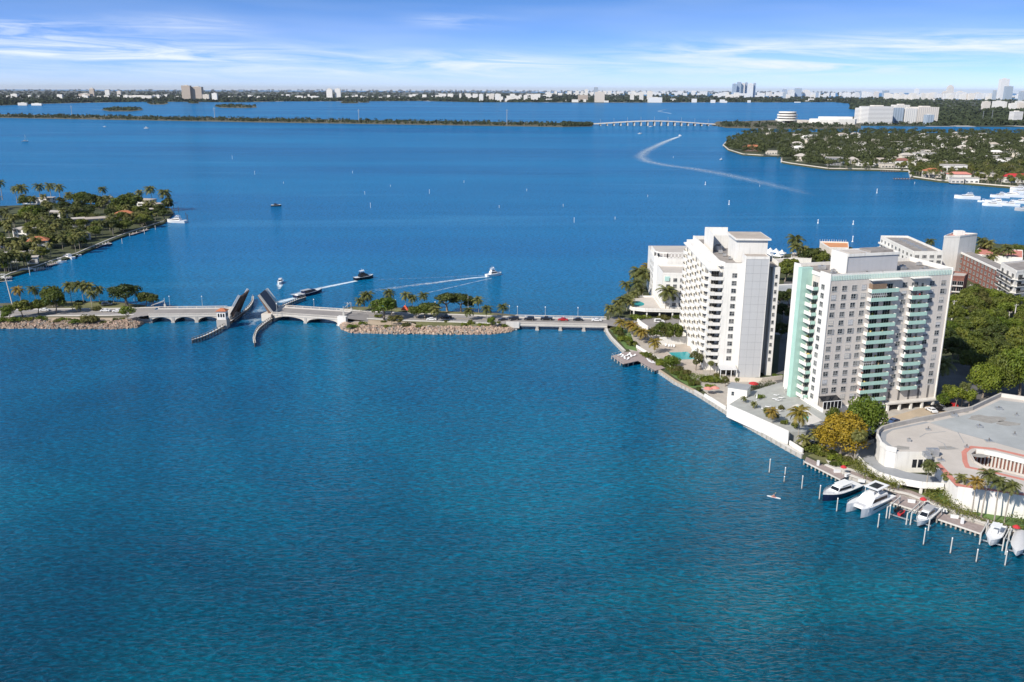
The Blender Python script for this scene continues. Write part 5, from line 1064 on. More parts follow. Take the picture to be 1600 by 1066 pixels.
# ------------------------------------------------------------ island trees
ZI = 1.2
for k, fx, fy, ty, lb, w in [
 ('palm0', 952, 499, 477, 'palm at the island end of the low bridge', 1.2), ('palm1', 961, 493, 470, 'dark palm second from the bridge end', 1.2), ('palm2', 968, 503, 480, 'bushy palm above the yellow ones by the bridge', 1.2),
 ('palm3', 973, 492, 463, 'tall palm between bridge and pool podium', 1.1), ('palm4', 979, 486, 460, 'palm right of the tall podium palm', 1.2), ('palm0', 985, 492, 468, 'palm against the pool podium wall', 1.1),
 ('palm1', 980, 470, 440, 'dark palm on the shore point below the curved block', 1.3), ('palm2', 990, 471, 437, 'dense palm on the shore point', 1.3), ('palm3', 998, 461, 418, 'high palm beside the curved white block', 1.4), ('palm4', 1004, 463, 421, 'palm touching the curved white block', 1.3),
 ('palm0', 993, 455, 425, 'palm behind the shore point clump', 1.2), ('coco1', 1013, 450, 412, 'golden palm at the corner of the curved block', 1.3), ('palm1', 1000, 470, 448, 'green palm next to the pool terrace', 1.3), ('palm2', 989, 476, 455, 'low palm at the end of the pool podium', 1.3),
 ('palm3', 1039, 496, 448, 'solitary palm in front of the stepped block windows', 1.1), ('fan0', 1065, 499, 478, 'small palm below the stepped block balconies', 1.1),
 ('coco0', 972, 520, 500, 'yellowish palm first in the row above the curved sea wall', 1.25), ('coco1', 981, 524, 502, 'golden palm second in the row above the curved sea wall', 1.25), ('coco2', 989, 527, 504, 'golden palm in the middle of the sea wall row', 1.25), ('coco0', 998, 532, 512, 'golden palm fourth in the sea wall row', 1.25), ('coco1', 1006, 536, 515, 'golden palm at the boardwalk end of the row', 1.25),
 ('coco2', 1022, 553, 532, 'single orange-yellow palm on the terrace behind the boardwalk', 1.25),
 ('lime0', 967, 522, 508, 'small lime tree on the grass above the curved sea wall', .9), ('lime1', 983, 541, 526, 'young bright green tree near the boardwalk', .8),
 ('olive0', 1026, 532, 507, 'olive tree left of the slim terrace trunks', .9), ('broad1', 1033, 536, 503, 'tree with a slim dark trunk, first by the pool wall', .8), ('olive1', 1042, 537, 505, 'tree with a slim dark trunk, middle by the pool wall', .8), ('broad2', 1052, 538, 502, 'tree with a slim dark trunk, right by the pool wall', .8), ('leafx', 1017, 530, 513, 'dark green tree under the olive one', 1.0),
 ('olive0', 1087, 579, 549, 'yellow-green tree at the white tower corner by the pool', .85), ('fan0', 1109, 587, 563, 'fan palm left of the porch', 1.1), ('fan1', 1121, 584, 566, 'small fan palm beside the porch roof', 1.1),
 ('coco2', 1246, 700, 637, 'tall yellow-fronded palm beside the emerald pool', .9), ('young0', 1162, 629, 618, 'small feathery palm behind the tall white wall, nearest the hut', .9), ('young0', 1178, 638, 626, 'small feathery palm second along the tall white wall', .9), ('young0', 1196, 647, 636, 'small feathery palm third along the tall white wall', .9), ('young0', 1213, 656, 645, 'small feathery palm fourth along the tall white wall', .9),
 ('young0', 1256, 702, 677, 'young leafy palm at the end of the white parapet', 1.1),
 ('big0', 1312, 713, 643, 'golden-leaved tree in front of the mint tower, fullest on the island', 1.15), ('big2', 1347, 692, 622, 'large olive green tree behind the golden one', .80), ('fan1', 1334, 724, 668, 'slender palm between the golden tree and the garage ramp', 1.2), ('broad3', 1300, 668, 636, 'green tree leaning against the conservatory', .9),
 ('fan0', 1445, 772, 718, 'slender palm rising above the garage ramp', 1.15), ('fan1', 1476, 776, 738, 'shorter palm at the ramp and wall corner', 1.15),
 ('palm0', 1497, 790, 738, 'leaning palm nearest the corner of the white garage wall', .6), ('coco0', 1517.5, 808, 740, 'yellow-green palm second along the white garage wall', .6), ('palm2', 1533, 808, 731, 'tallest palm in front of the white garage wall', .6), ('palm3', 1553, 816, 742, 'leaning palm fourth along the white garage wall', .6), ('palm4', 1569, 817, 746, 'palm next to the dark hedge at the garage wall', .6),
 ('palm1', 1463, 612, 560, 'coconut palm leaning beside the right edge of the mint tower', 1.2),
 ('lime0', 1470, 638, 612, 'small sunlit tree at the tower garage entrance', .9), ('lime1', 1492, 640, 603, 'yellow-green tree beside the row of parked cars', .8), ('fan0', 1502, 636, 596, 'fan palm over the parked cars', 1.1), ('lime2', 1513, 640, 606, 'lime tree near the garage back parapet', .8), ('broad0', 1482, 632, 600, 'green tree behind the parked cars', .9),
 ('big2', 1535, 622, 568, 'broad lime tree behind the garage roof', .78), ('big3', 1560, 618, 556, 'green tree between the two limes behind the garage', .75), ('big2', 1592, 622, 540, 'largest lime tree, at the right edge behind the garage', .75)]:
    if k == 'leafx': k = 'dark0'
    zb = ZTER if (k == 'young0' and fx < 1230) else ZI
    t_ = treepx(k, fx, fy, ty, zb, lb, None, w)
for kx, fx, fy, sx, sz, lb, big in (('lime', 1048, 571, 1.05, 1.25, 'big round bright green bush between boardwalk and pool', True), ('olive', 1060, 580, .55, .7, 'olive shrub beside the round green bush', True), ('olive', 1072, 586, .55, .7, 'yellowish shrub near the tower hedge', True), ('lime', 974, 532, 1.6, 1.4, 'low green shrub on the curved sea wall bank', False), ('leaf', 1062, 498, 2.2, 1.3, 'green shrub under the stepped block columns', False), ('olive', 1035, 499, 2.6, 1.2, 'olive shrub in front of the podium columns', False), ('lime', 1000, 498, 2.8, 1.3, 'yellow-green shrub at the left end of the podium', False), ('leaf', 1272, 706, 2.1, 1.5, 'bright green shrub on the lawn corner by the dock', False), ('lime', 1216, 590, 1.3, 1.0, 'small bright shrub by the beige wall and mint tower', False), ('olive', 1120, 589, 1.2, 1.0, 'shrub below the porch', False), ('lime', 1324, 724, 1.6, .9, 'yellow-green shrub under the golden tree', False), ('leaf', 1285, 712, 1.3, 1.0, 'small dark shrub left of the golden tree', False)):
    x, y, _ = at(fx, fy, ZI); shrub(kx, x, y, ZI, lb, sx, sz, big=big)
for i, (k, fx, fy, ty) in enumerate((('fan0', 1150, 607, 590), ('palm0', 1272, 700, 672), ('coco1', 1206, 662, 640), ('palm3', 1283, 704, 668), ('olive0', 1133, 604, 588), ('palm2', 1303, 700, 660))):
    treepx(k, fx, fy, ty, ZTER if i == 2 else ZI, ('fan palm right of the white tower porch', 'small palm between parked cars and pool terrace', 'yellowish palm on the terrace behind the tall white wall', 'green palm left of the golden tree', 'little olive tree by the beige wall', 'palm half hidden behind the golden tree')[i], None, .9)
for i, (kx, fx, fy, sx) in enumerate((('lime', 1268, 697, 1.2), ('olive', 1220, 640, .8), ('lime', 1188, 622, .9), ('leaf', 1203, 652, .8), ('leaf', 1226, 663, .8), ('hedge', 1244, 668, .9), ('lime', 1110, 606, 1.2), ('olive', 1065, 593, 1.0), ('hedge', 1093, 611, .8), ('leaf', 1305, 728, 1.0))):
    zb_ = ZTER if 1170 < fx < 1250 else ZI; x, y, _ = at(fx, fy, zb_); shrub(kx, x, y, zb_, ('lime shrub by the parked cars below the terrace', 'olive shrub near the emerald pool', 'lime shrub by the dark planting on the terrace', 'green shrub among the terrace loungers', 'green shrub at the end of the terrace wall', 'yellow-green shrub at the terrace corner', 'lime shrub beside the salmon umbrellas', 'olive shrub on the bank below the tower hedge', 'clipped shrub left of the salmon umbrellas', 'green shrub under the golden tree by the footpath')[i], sx, 1.0)
SM = [(*at(px, py, 1.2)[:2], lb) for px, py, lb in ((972, 530, 'the golden palm row'), (1020, 562, 'the single orange-yellow palm'), (1048, 571, 'the big round green bush'), (1075, 590, 'the white tower hedge'), (1110, 606, 'the salmon umbrellas'), (1110, 587, 'the white tower fan palms'), (1275, 705, 'the low white parapet'), (1340, 730, 'the foot of the garage ramp'))]
rnd = random.Random(303)
for (x0, y0), (x1, y1), n, sp in (((958, 516), (990, 546), 14, 5), ((1035, 573), (1086, 605), 20, 4), ((1092, 596), (1135, 600), 8, 4), ((1262, 702), (1330, 728), 12, 5), ((1000, 553), (1040, 572), 8, 2)):
    for i in range(n):
        u = rnd.random(); px = x0 + (x1 - x0) * u + rnd.uniform(-sp, sp); py = y0 + (y1 - y0) * u - rnd.uniform(0, sp); x, y, _ = at(px, py, ZI)
        lb, g_ = near_label('leafy shrub', x, y, SM, 'waterfront shrubs'); shrub(rnd.choice(('lime', 'olive', 'leaf', 'hedge', 'leaf')), x, y, ZI, lb, rnd.uniform(.7, 1.4), rnd.uniform(.8, 1.4), g_)
# wooded block right of the mint tower
rnd = random.Random(77); WM = [(*at(px, py, 1.2)[:2], lb) for px, py, lb in ((1487, 500, 'the pole by the mint tower'), (1513, 470, 'the brown brick building'), (1575, 505, 'the short white pole'), (1600, 500, 'the glass balcony block'), (1463, 606, 'the leaning coconut palm'), (1560, 560, 'the garage-side lime trees'), (1480, 540, 'the right edge of the mint tower'), (1545, 480, 'the brick block with white coping'))]
for gy, (x0, x1, n) in {478: (1500, 1560, 5), 492: (1487, 1600, 8), 508: (1478, 1610, 9), 526: (1476, 1615, 9), 545: (1474, 1600, 8), 565: (1474, 1590, 7), 588: (1500, 1560, 3)}.items():
    for i in range(n):
        px = x0 + (x1 - x0) * (i + rnd.uniform(.1, .9)) / n; x, y, _ = at(px, gy + rnd.uniform(-4, 4), ZI)
        lit = gy < 530; kd = rnd.choice(['broad0', 'broad1', 'lime0', 'lime2', 'broad3', 'olive0'] if lit else ['broad0', 'dark1', 'dark2', 'broad2'])  # nearer rows get darker leaves, painting in the tower's shade
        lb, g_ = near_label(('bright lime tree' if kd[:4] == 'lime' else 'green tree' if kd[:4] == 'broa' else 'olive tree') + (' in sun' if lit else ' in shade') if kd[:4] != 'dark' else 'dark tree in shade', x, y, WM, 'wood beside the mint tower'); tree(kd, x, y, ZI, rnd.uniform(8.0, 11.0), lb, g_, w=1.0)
for px, py, h, lb in ((1487, 500, 9.5, 'pale pole standing close to the mint tower in the trees'), (1513, 468, 8, 'dark utility pole beside the brick building'), (1575, 505, 5.5, 'short white pole among the trees'), (1583, 508, 10, 'tall white pole in front of the glass balcony block')):
    utility(px, py, ZI, h, lb, 2.0, 1)
pad('car_park', [(1214, 600), (1228, 600), (1262, 440), (1225, 440)], 1.245, 'asphalt')
b = slab_building('low_building', 'low building with a bluish roof in the gap between the two towers', 'building', wp([(1213, 462), (1262, 460), (1262, 444), (1213, 446)], 6), 1.2, 6, 'white', 'roofblue', .5)
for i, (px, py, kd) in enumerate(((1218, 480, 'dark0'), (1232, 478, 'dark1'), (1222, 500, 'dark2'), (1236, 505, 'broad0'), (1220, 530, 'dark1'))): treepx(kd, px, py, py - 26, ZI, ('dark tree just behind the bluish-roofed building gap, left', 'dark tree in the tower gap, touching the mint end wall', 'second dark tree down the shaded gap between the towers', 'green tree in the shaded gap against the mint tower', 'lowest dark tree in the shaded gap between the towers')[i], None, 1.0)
# cars parked behind the garage and under the golden tree
G4 = 'cars parked behind the round garage'
for i, (px, py, kd, cl, lb) in enumerate(((1455, 643, 'sedan', 'carwhite', 'white car nearest the tower garage entrance'), (1463, 640, 'suv', 'carblack', 'black car second in the row by the garage parapet'), (1470, 639, 'sedan', 'cargrey', 'silver car third in the row by the garage parapet'), (1478, 637, 'sedan', 'carblack', 'black car fourth in the row by the garage parapet'), (1486, 636, 'suv', 'carred', 'red car under the fan palm behind the garage'), (1396, 660, 'sedan', 'carblue', 'dark blue car in the tree shadow by the sandy lot'), (1388, 668, 'sedan', 'cargrey', 'grey car in the shadow beside the blue one'), (1378, 676, 'sedan', 'carwhite', 'white car in the shadow behind the olive tree'), (1362, 683, 'suv', 'carblack', 'dark car close to the garage ramp'), (1262, 690, 'sedan', 'carwhite', 'white car below the pool terrace near the young palm'), (1272, 694, 'sedan', 'cargrey', 'silver car below the pool terrace'), (1280, 690, 'suv', 'carwhite', 'white car closest to the golden tree'))):
    x, y, _ = at(px, py, ZI + .05); car(kd, x, y, ZI + .045, radians(100) if i < 5 else radians(35), cl, lb, G4 if i < 5 else None)
for i, (px, py, kd, cl) in enumerate(((1190, 520, 'sedan', 'cargrey'), (1030, 504, 'suv', 'carwhite'), (1092, 505, 'sedan', 'carblack'))):
    x, y, _ = at(px, py, ZI); car(kd, x, y, ZI + .03, 0, cl, ('grey car on the street behind the white tower', 'white car on the street below the stepped block', 'dark car on the street beside the white tower')[i])
# ------------------------------------------------------------ round garage
def c6(a, b): return (1320 + a / 4.443, 600 + b / 4.443)
from mathutils.geometry import tessellate_polygon
ZG = 7.6
outer = [c6(*p) for p in ((224, 372), (228, 348), (255, 322), (320, 303), (420, 280), (600, 243), (880, 183), (1080, 88), (1244, 112), (1900, 215), (1900, 880), (1244, 775), (790, 712), (640, 548), (620, 470), (355, 470), (290, 455), (250, 425))]
hole = [c6(*p) for p in ((872, 492), (905, 468), (960, 472), (1060, 492), (1244, 540), (1500, 600), (1500, 720), (1244, 640), (1100, 605), (960, 578), (900, 545))]
og = wp(outer, ZG); hg = wp(hole, ZG); cgx, cgy = at(*c6(1000, 450), ZG)[:2]
gar = root('round_ended_garage', 'low white building with a rounded end, wrap-around ramp and red-edged roof opening', 'garage building', (cgx, cgy, 1.2))
R_ = lambda pl: [(x - cgx, y - cgy) for x, y in pl]
og, hg = R_(og), R_(hg); zt = ZG - 1.2
b = MB(); b.prism(og, 0, zt, top=False); b.build('wall', M['white'], gar)
def tess(polys, z, mi=0):
    T = tessellate_polygon([[Vector((x, y, 0)) for x, y in p] for p in polys]); fl = [q for p in polys for q in p]; b = MB(); b.v = [(x, y, z) for x, y in fl]
    for t in T: b.f.append(tuple(t)); b.m.append(mi); b.sm.append(False)
    return b
tess([og, hg], zt).build('roof', M['rooflight'], gar)
b = MB(); n = len(hg)
for i in range(n): a, c = hg[i], hg[(i + 1) % n]; b.face([(a[0], a[1], zt), (c[0], c[1], zt), (c[0], c[1], .3), (a[0], a[1], .3)])
b.face([(p[0], p[1], .3) for p in hg]); b.build('light_well', M['brick'], gar)
b = MB()
for a, c in zip(hg[1:5], hg[2:6]):
    L = hypot(c[0] - a[0], c[1] - a[1]); k = max(1, int(L / .9))
    for i in range(k): t = (i + .5) / k; b.bar((a[0] + (c[0] - a[0]) * t, a[1] + (c[1] - a[1]) * t - .5, 2.2), (a[0] + (c[0] - a[0]) * t, a[1] + (c[1] - a[1]) * t - .5, 6.2), .34)
    b.bar((a[0], a[1] - .5, 6.6), (c[0], c[1] - .5, 6.6), .8, 1.2); b.bar((a[0], a[1] - .5, 2.0), (c[0], c[1] - .5, 2.0), .9, .8)
b.build('colonnade', M['white'], gar)
def band(pts, w, z, h, m, name, par=gar):
    P_ = R_(wp([c6(*p) for p in pts], ZG)); b = MB()
    for p, q in zip(P_[:-1], P_[1:]): 
        d = Vector((q[0] - p[0], q[1] - p[1])).normalized() * w * .3; b.bar((p[0] - d.x, p[1] - d.y, z + h / 2), (q[0] + d.x, q[1] + d.y, z + h / 2 + .002), w, h)
    return b.build(name, M[m], par)
band([(860, 445), (828, 475), (835, 540), (852, 578), (1000, 606), (1244, 665), (1500, 740)], 1.3, zt, .02, 'pinkred', 'red_coating')
band([(860, 445), (890, 438), (1040, 452), (1244, 500), (1500, 560)], 1.5, zt + .01, .02, 'pinkred', 'red_coating')
band([(648, 556), (785, 703), (1244, 768), (1900, 868)], 1.5, zt + .005, .03, 'pinkred', 'red_coating')
for p in zip(hole, hole[1:] + hole[:1]): pass
b = MB()
for i in range(n): a, c = hg[i], hg[(i + 1) % n]; b.bar((a[0], a[1], zt + .2), (c[0], c[1], zt + .2), .35, .5)
b.build('well_kerb', M['rooflight'], gar)
band([(224, 372), (228, 348), (255, 322), (320, 303), (420, 280), (600, 243), (880, 183), (1080, 88)], .6, zt - .2, 1.5, 'concrete', 'parapet')
band([(1080, 88), (1244, 112), (1900, 215)], .6, zt - .2, 1.4, 'paleconc', 'parapet')
band([(355, 470), (290, 455), (250, 425), (224, 372)], .6, zt - .2, 1.3, 'white', 'parapet')
b = MB(); b.face([(x, y, zt + .012) for x, y in R_(wp([c6(*p) for p in ((592, 268), (880, 205), (1080, 112), (1244, 132), (1890, 230), (1890, 560), (1244, 462), (785, 335))], ZG))]); b.build('roof_membrane', M['roofblue'], gar)
b = MB(); b.face([(x, y, zt + .008) for x, y in R_(wp([c6(*p) for p in ((232, 372), (258, 335), (330, 312), (560, 262), (590, 268), (330, 322), (290, 350), (285, 395), (360, 462), (300, 448), (255, 415))], ZG))]); b.build('gutter_shadow_band', M['grey2'], gar)  # gutter band whose dark grey also paints the parapet's inner shadow
for pts in (((590, 272), (760, 330), (785, 335), (828, 410)), ((520, 370), (560, 345), (700, 330)), ((640, 392), (690, 415), (705, 450), (760, 440)), ((785, 335), (1244, 462))):
    band(pts, .22, zt + .014, .01, 'grey2', 'crack_seal')
b = MB()
for (a_, b2, w, h) in ((545, 500, 1.8, 1.2), (575, 490, 2.4, 1.8), (605, 500, 1.6, 2.2), (560, 515, 1.4, .9)):
    x, y = R_(wp([c6(a_ + 20, b2)], ZG))[0]; b.box(x - w / 2, x + w / 2, y - .7, y + .7, zt, zt + h)
b.build('roof_machine', M['metal'], gar)
rnd = random.Random(88)
for px, py in ((1450, 672), (1490, 650), (1530, 668), (1560, 640), (1420, 690), (1585, 680), (1510, 700), (1470, 720), (1588, 650), (1545, 690)):
    x, y, _ = at(px, py, ZG); b = MB(); w_ = rnd.uniform(.4, 1.1); b.box(-w_, w_, -w_ * .7, w_ * .7, 0, rnd.uniform(.3, .9)); b.mi = 1; b.tube([(0, 0, .2), (0, 0, 1.1)], .18, 8); b.build('roof_vent', [M['metal'], M['darkconc']], gar, loc=(x - cgx, y - cgy, zt + .02))
for px, py, r_ in ((1440, 655, 3.2), (1500, 640, 4.5), (1545, 655, 5.2), (1480, 700, 2.6), (1575, 662, 3.4), (1410, 700, 2.2), (1530, 712, 2.4)):
    x, y, _ = at(px, py, ZG); b = MB(); b.face([(r_ * cos(j * .449) * rnd.uniform(.7, 1.3), r_ * .6 * sin(j * .449) * rnd.uniform(.7, 1.3), 0) for j in range(14)]); b.build('rain_stain', mat('dirty_roof_stain', (.30, .285, .26), .9, .2, .6), gar, loc=(x - cgx, y - cgy, zt + .022))
# curved ramp
rt = [(690, 690), (540, 682), (380, 655), (240, 612), (150, 557), (100, 505), (85, 465), (98, 435), (140, 408), (200, 388)]
rz = [4.9, 4.6, 4.1, 3.7, 3.4, 3.1, 2.9, 2.7, 2.5, 2.4]
ri = [(690, 655), (605, 640), (430, 612), (345, 585), (260, 555), (212, 520), (205, 470), (212, 440), (220, 420), (235, 400)]
Ro = [at(*c6(*p), z) for p, z in zip(rt, rz)]; Ri = [at(*c6(*p), z - 1.1) for p, z in zip(ri, rz)]
b = MB(); b.smooth = False; L0 = [(p[0] - cgx, p[1] - cgy, p[2] - 1.2 - 1.1) for p in Ro]; L1_ = [(p[0] - cgx, p[1] - cgy, p[2] - 1.2) for p in Ri]
b.grid([L0, L1_]); b.build('ramp_deck', M['grey2'], gar)
b = MB()
for p, q in zip(Ro[:-1], Ro[1:]): b.bar((p[0] - cgx, p[1] - cgy, p[2] - 1.2 - .85), (q[0] - cgx, q[1] - cgy, q[2] - 1.2 - .85), .35, 1.8)
b.build('ramp_parapet', M['white'], gar)
b = MB(); b.grid([[(x, y, z - .5) for x, y, z in L0], [(x, y, z - .5) for x, y, z in L1_]]); b.build('ramp_soffit', M['concrete'], gar)
for i in (1, 2, 3, 4, 6): p = Ro[i]; b = MB(); b.box(p[0] - cgx - .3, p[0] - cgx + .3, p[1] - cgy, p[1] - cgy + .6, -.6, p[2] - 1.2 - 1.3); b.build('ramp_column', M['white'], gar)
b = MB()
for i in range(4): x, y, _ = at(*c6(480 + 40 * i, 600), 4.5); b.box(x - cgx - .6, x - cgx + .6, y - cgy + .2, y - cgy + .3, 4.0, 6.4)
b.build('openings', M['darkglass'], gar)
# ------------------------------------------------------------ docks
def dock(label, near, far, z=1.15):
    N_ = [at(x, y, z) for x, y in near]; F_ = [at(x, y, z) for x, y in far]; O = N_[0]; o = root('dock', label, 'dock', (O[0], O[1], 0)); b = MB(); L = [(p[0] - O[0], p[1] - O[1]) for p in N_ + F_[::-1]]
    b.prism(L, z - .25, z); b.build('deck', M['deck'], o); e = MB(); e.bar((0, 0, z - .1), (N_[-1][0] - O[0], N_[-1][1] - O[1], z - .1), .3, .34); e.build('edge_beam', M['paleconc'], o)
    n = 9; p = MB()
    for i in range(n + 1): t = i / n; x = (N_[-1][0] - O[0]) * t; y = (N_[-1][1] - O[1]) * t; p.bar((x, y + .25, -1.5), (x, y + .25, z - .2), .32); p.bar((x, y + .25, .4), (x + .3, y + 1.5, z - .3), .14)
    p.build('posts', M['pile'], o); return o
dock('timber dock running from the lawn corner to the black-hulled cruiser', [(1256.7, 721), (1284, 735), (1313, 749.5)], [(1260, 714), (1290, 728), (1328, 741)])
dock('grey timber dock between the middle lift and the bow-on boat', [(1465, 811), (1500, 823), (1533, 834)], [(1458, 797), (1500, 811), (1541, 823)])
dock('short dock behind the empty boat lift', [(1392, 785), (1420, 794), (1445, 802)], [(1400, 771), (1425, 779), (1458, 791)])
def pile(px, yt, yb, label, m='pilew', r=.14, z=0.0, group='free-standing mooring piles in front of the docks'):
    x, y, _ = at(px, yb, 0); h = max(1.0, hgt(px, yt, y)); b = MB(); b.tube([(0, 0, -1.5), (0, 0, h)], r, 8); b.mi = 1; b.tube([(0, 0, -1.5), (0, 0, .25)], r + .02, 8); b.mi = 2; b.lathe([(r + .03, h - .02), (r * .5, h + .18), (.02, h + .25)], k=8)
    o = b.build('mooring_pile', [M[m], M['darkconc'], M['white2']]); o.location = (x, y, 0); tag(o, label, 'mooring pile', group)
for px, yt, yb, lb, m in ((1201.8, 718, 739, 'thin pole in open water, farthest left of the dock poles', 'pilew'), (1226.4, 731, 742.5, 'short pole behind another, second from the left', 'pilew'), (1225, 745, 753.5, 'very short pole low in the water near the paddler', 'pile'), (1252.5, 744, 764.5, 'pole standing off the left end of the timber dock', 'pilew'), (1280, 759, 780.5, 'pile at the bow of the black-hulled cruiser', 'pilew'), (1307, 779, 799.5, 'pile between cruiser and catamaran bows', 'pilew'), (1371.4, 804, 825, 'pile off the side of the catamaran', 'pilew'), (1389, 790, 811, 'pile between the catamaran and the empty lift', 'pilew'), (1442.6, 826, 851.5, 'tall pile in front of the boat on the middle lift', 'pilew'), (1484.6, 841, 865, 'lone pile in front of the bare dock', 'pilew'), (1525, 859, 878.5, 'pale pile nearest the viewer, left of the bow-on boat', 'pilew'), (1570, 862, 884.5, 'pale pile in front of the two boats at the right edge', 'pilew')):
    pile(px, yt, yb, lb, m)
def lift(label, cpx, cpy, rz, w=5.0, l=7.0):
    x, y, _ = at(cpx, cpy, 0); o = root('boat_lift', label, 'boat lift', (x, y, 0), rz)
    for sx in (-1, 1):
        for sy in (-1, 1): b = MB(); b.tube([(sx * l / 2, sy * w / 2, -1.5), (sx * l / 2, sy * w / 2, 3.4)], .17, 8); b.build('pile', M['pilew'], o)
    for sy in (-1, 1): b = MB(); b.bar((-l / 2, sy * w / 2, 3.0), (l / 2, sy * w / 2, 3.0), .22, .3); b.build('top_beam', M['pilew'], o)
    for sx in (-1, 1): b = MB(); b.bar((sx * l * .3, -w / 2, .9), (sx * l * .3, w / 2, .9), .2, .28); b.build('cradle_beam', M['metal'], o)
    return o
# ------------------------------------------------------------ BOATS
def hull(b, L, W, H, bow=.42, deck=True, flare=.8, z0=-.35, n=12, stern=.88):
    rows = []
    for i in range(n + 1):
        t = i / n; x = -L / 2 + L * t; s = 1.0 if t < 1 - bow else max(0.02, (1 - ((t - 1 + bow) / bow) ** 2.1)); s *= stern + (1 - stern) * min(1, t * 2.5); w = W / 2 * s; sh = H * (1 + .28 * t * t); kl = z0 + (.0 if t < .75 else (t - .75) * H * 1.6)
        rows.append([(x, -w, sh), (x, -w * (flare + .06), sh * .45), (x, -w * .72, kl * .3), (x, 0, kl), (x, w * .72, kl * .3), (x, w * (flare + .06), sh * .45), (x, w, sh)])
    b.grid(rows); b.face(rows[0][::-1])
    return [(r[0], r[-1]) for r in rows]
def boat(name, label, x, y, rz, L, W, H, hm='gel', style='cruiser', cat='boat', group=None, z=0.0, bm='boatglass'):
    o = root(name, label, cat, (x, y, z), rz, group); b = MB(); b.smooth = False; ed = hull(b, L, W, H); b.build('hull', M[hm], o)
    d = MB(); zc = -.12; d.grid([[(a[0], a[1] * .93, a[2] + zc * .4) for a, c in ed], [(c[0], c[1] * .93, c[2] + zc * .4) for a, c in ed]]); d.build('deck', M['gel'] if style not in ('sport', 'open') else M['teak'], o)
    r = MB()
    for (a, c), (a2, c2) in zip(ed[:-1], ed[1:]): r.bar(a, a2, .09, .12); r.bar(c, c2, .09, .12)
    r.build('rub_rail', M['gel'], o)
    def cabin(x0, x1, w, z0, z1, sl=.5, m='gel', top=True, nm='cabin'):
        q = MB(); h = z1 - z0; q.grid([[(x0, -w / 2, z0), (x0, w / 2, z0), (x1, w / 2 * .8, z0), (x1, -w / 2 * .8, z0)], [(x0 + .15 * h, -w / 2 * .88, z1), (x0 + .15 * h, w / 2 * .88, z1), (x1 - sl * h, w / 2 * .66, z1), (x1 - sl * h, -w / 2 * .66, z1)]], True); q.face([(x0 + .15 * h, -w / 2 * .88, z1), (x1 - sl * h, -w / 2 * .66, z1), (x1 - sl * h, w / 2 * .66, z1), (x0 + .15 * h, w / 2 * .88, z1)]); q.build(nm, M[m], o)
        g = MB(); e = .02
        for s in (-1, 1):
            g.face([(x0 + .3 * h, s * (w / 2 * .965 + e), z0 + h * .38), (x1 - sl * h * .38 - .15 * h, s * (w / 2 * .77 + e), z0 + h * .38), (x1 - sl * h * .85 - .15 * h, s * (w / 2 * .70 + e), z0 + h * .85), (x0 + .4 * h, s * (w / 2 * .905 + e), z0 + h * .85)])
        g.face([(x1 - sl * h * .38 + e * 2, -w / 2 * .7, z0 + h * .38), (x1 - sl * h * .38 + e * 2, w / 2 * .7, z0 + h * .38), (x1 - sl * h * .88 + e * 2, w / 2 * .62, z0 + h * .88), (x1 - sl * h * .88 + e * 2, -w / 2 * .62, z0 + h * .88)]); g.build('windows', M[bm], o)
    rl = MB()
    def rails(t0, hgt_=.6):
        k = int(len(ed) * t0); 
        for s in (0, 1):
            pts = [e_[s] for e_ in ed[k:]]
            for p, q in zip(pts[:-1], pts[1:]): rl.bar((p[0], p[1] * .95, p[2] + hgt_), (q[0], q[1] * .95, q[2] + hgt_), .05); rl.bar((p[0], p[1] * .95, p[2]), (p[0], p[1] * .95, p[2] + hgt_), .04)
        rl.build('bow_rail', M['metal'], o)
    def engines(n=2):
        for i in range(n): yy = (i - (n - 1) / 2) * .7; q = MB(); q.box(-L / 2 - .75, -L / 2 - .1, yy - .22, yy + .22, H * .55, H * .55 + .75); q.box(-L / 2 - .6, -L / 2 - .3, yy - .1, yy + .1, -.5, H * .55); q.build('outboard', M['gel'], o)
    if style == 'cruiser': cabin(-L * .18, L * .22, W * .78, H * 1.0, H * 1.0 + 1.35, .9); q = MB(); q.box(-L * .22, L * .08, -W * .3, W * .3, H + 1.55, H + 1.65); q.build('hardtop', M['gel'], o); rails(.5)
    elif style == 'yacht':
        sm = 'black' if hm == 'black' else 'gel'; cabin(-L * .25, L * .26, W * .8, H, H + 1.5, .9, m=sm); cabin(-L * .2, L * .08, W * .66, H + 1.5, H + 2.5, .8, nm='flybridge', m=sm)
        q = MB(); q.box(-L * .2, L * .02, -W * .3, W * .3, H + 3.3, H + 3.4)
        for sx in (-.19, .0):
            for sy in (-1, 1): q.bar((L * sx, sy * W * .27, H + 2.4), (L * sx, sy * W * .27, H + 3.3), .08)
        q.build('hardtop', M['gel'], o); q = MB(); q.bar((-L * .1, 0, H + 3.4), (-L * .12, 0, H + 4.8), .1); q.lathe([(.02, H + 4.1), (.3, H + 3.9), (.3, H + 3.6)], (-L * .02, 0, 0)); q.build('radar_mast', M['gel'], o); rails(.45)
    elif style == 'express':
        cabin(-L * .2, L * .28, W * .8, H, H + 1.3, 1.6, m=hm if hm in ('black', 'navy') else 'gel'); q = MB(); q.box(-L * .24, L * .05, -W * .34, W * .34, H + 1.5, H + 1.62); q.bar((-L * .2, -W * .3, H), (-L * .14, -W * .3, H + 1.5), .12); q.bar((-L * .2, W * .3, H), (-L * .14, W * .3, H + 1.5), .12); q.build('hardtop', M['black' if hm == 'black' else 'gelgrey'], o); q = MB(); q.box(-L * .44, -L * .3, -W * .3, W * .3, H * .9, H + .35); q.build('sun_pad', M['cloth'], o); rails(.6, .35)
    elif style == 'center':
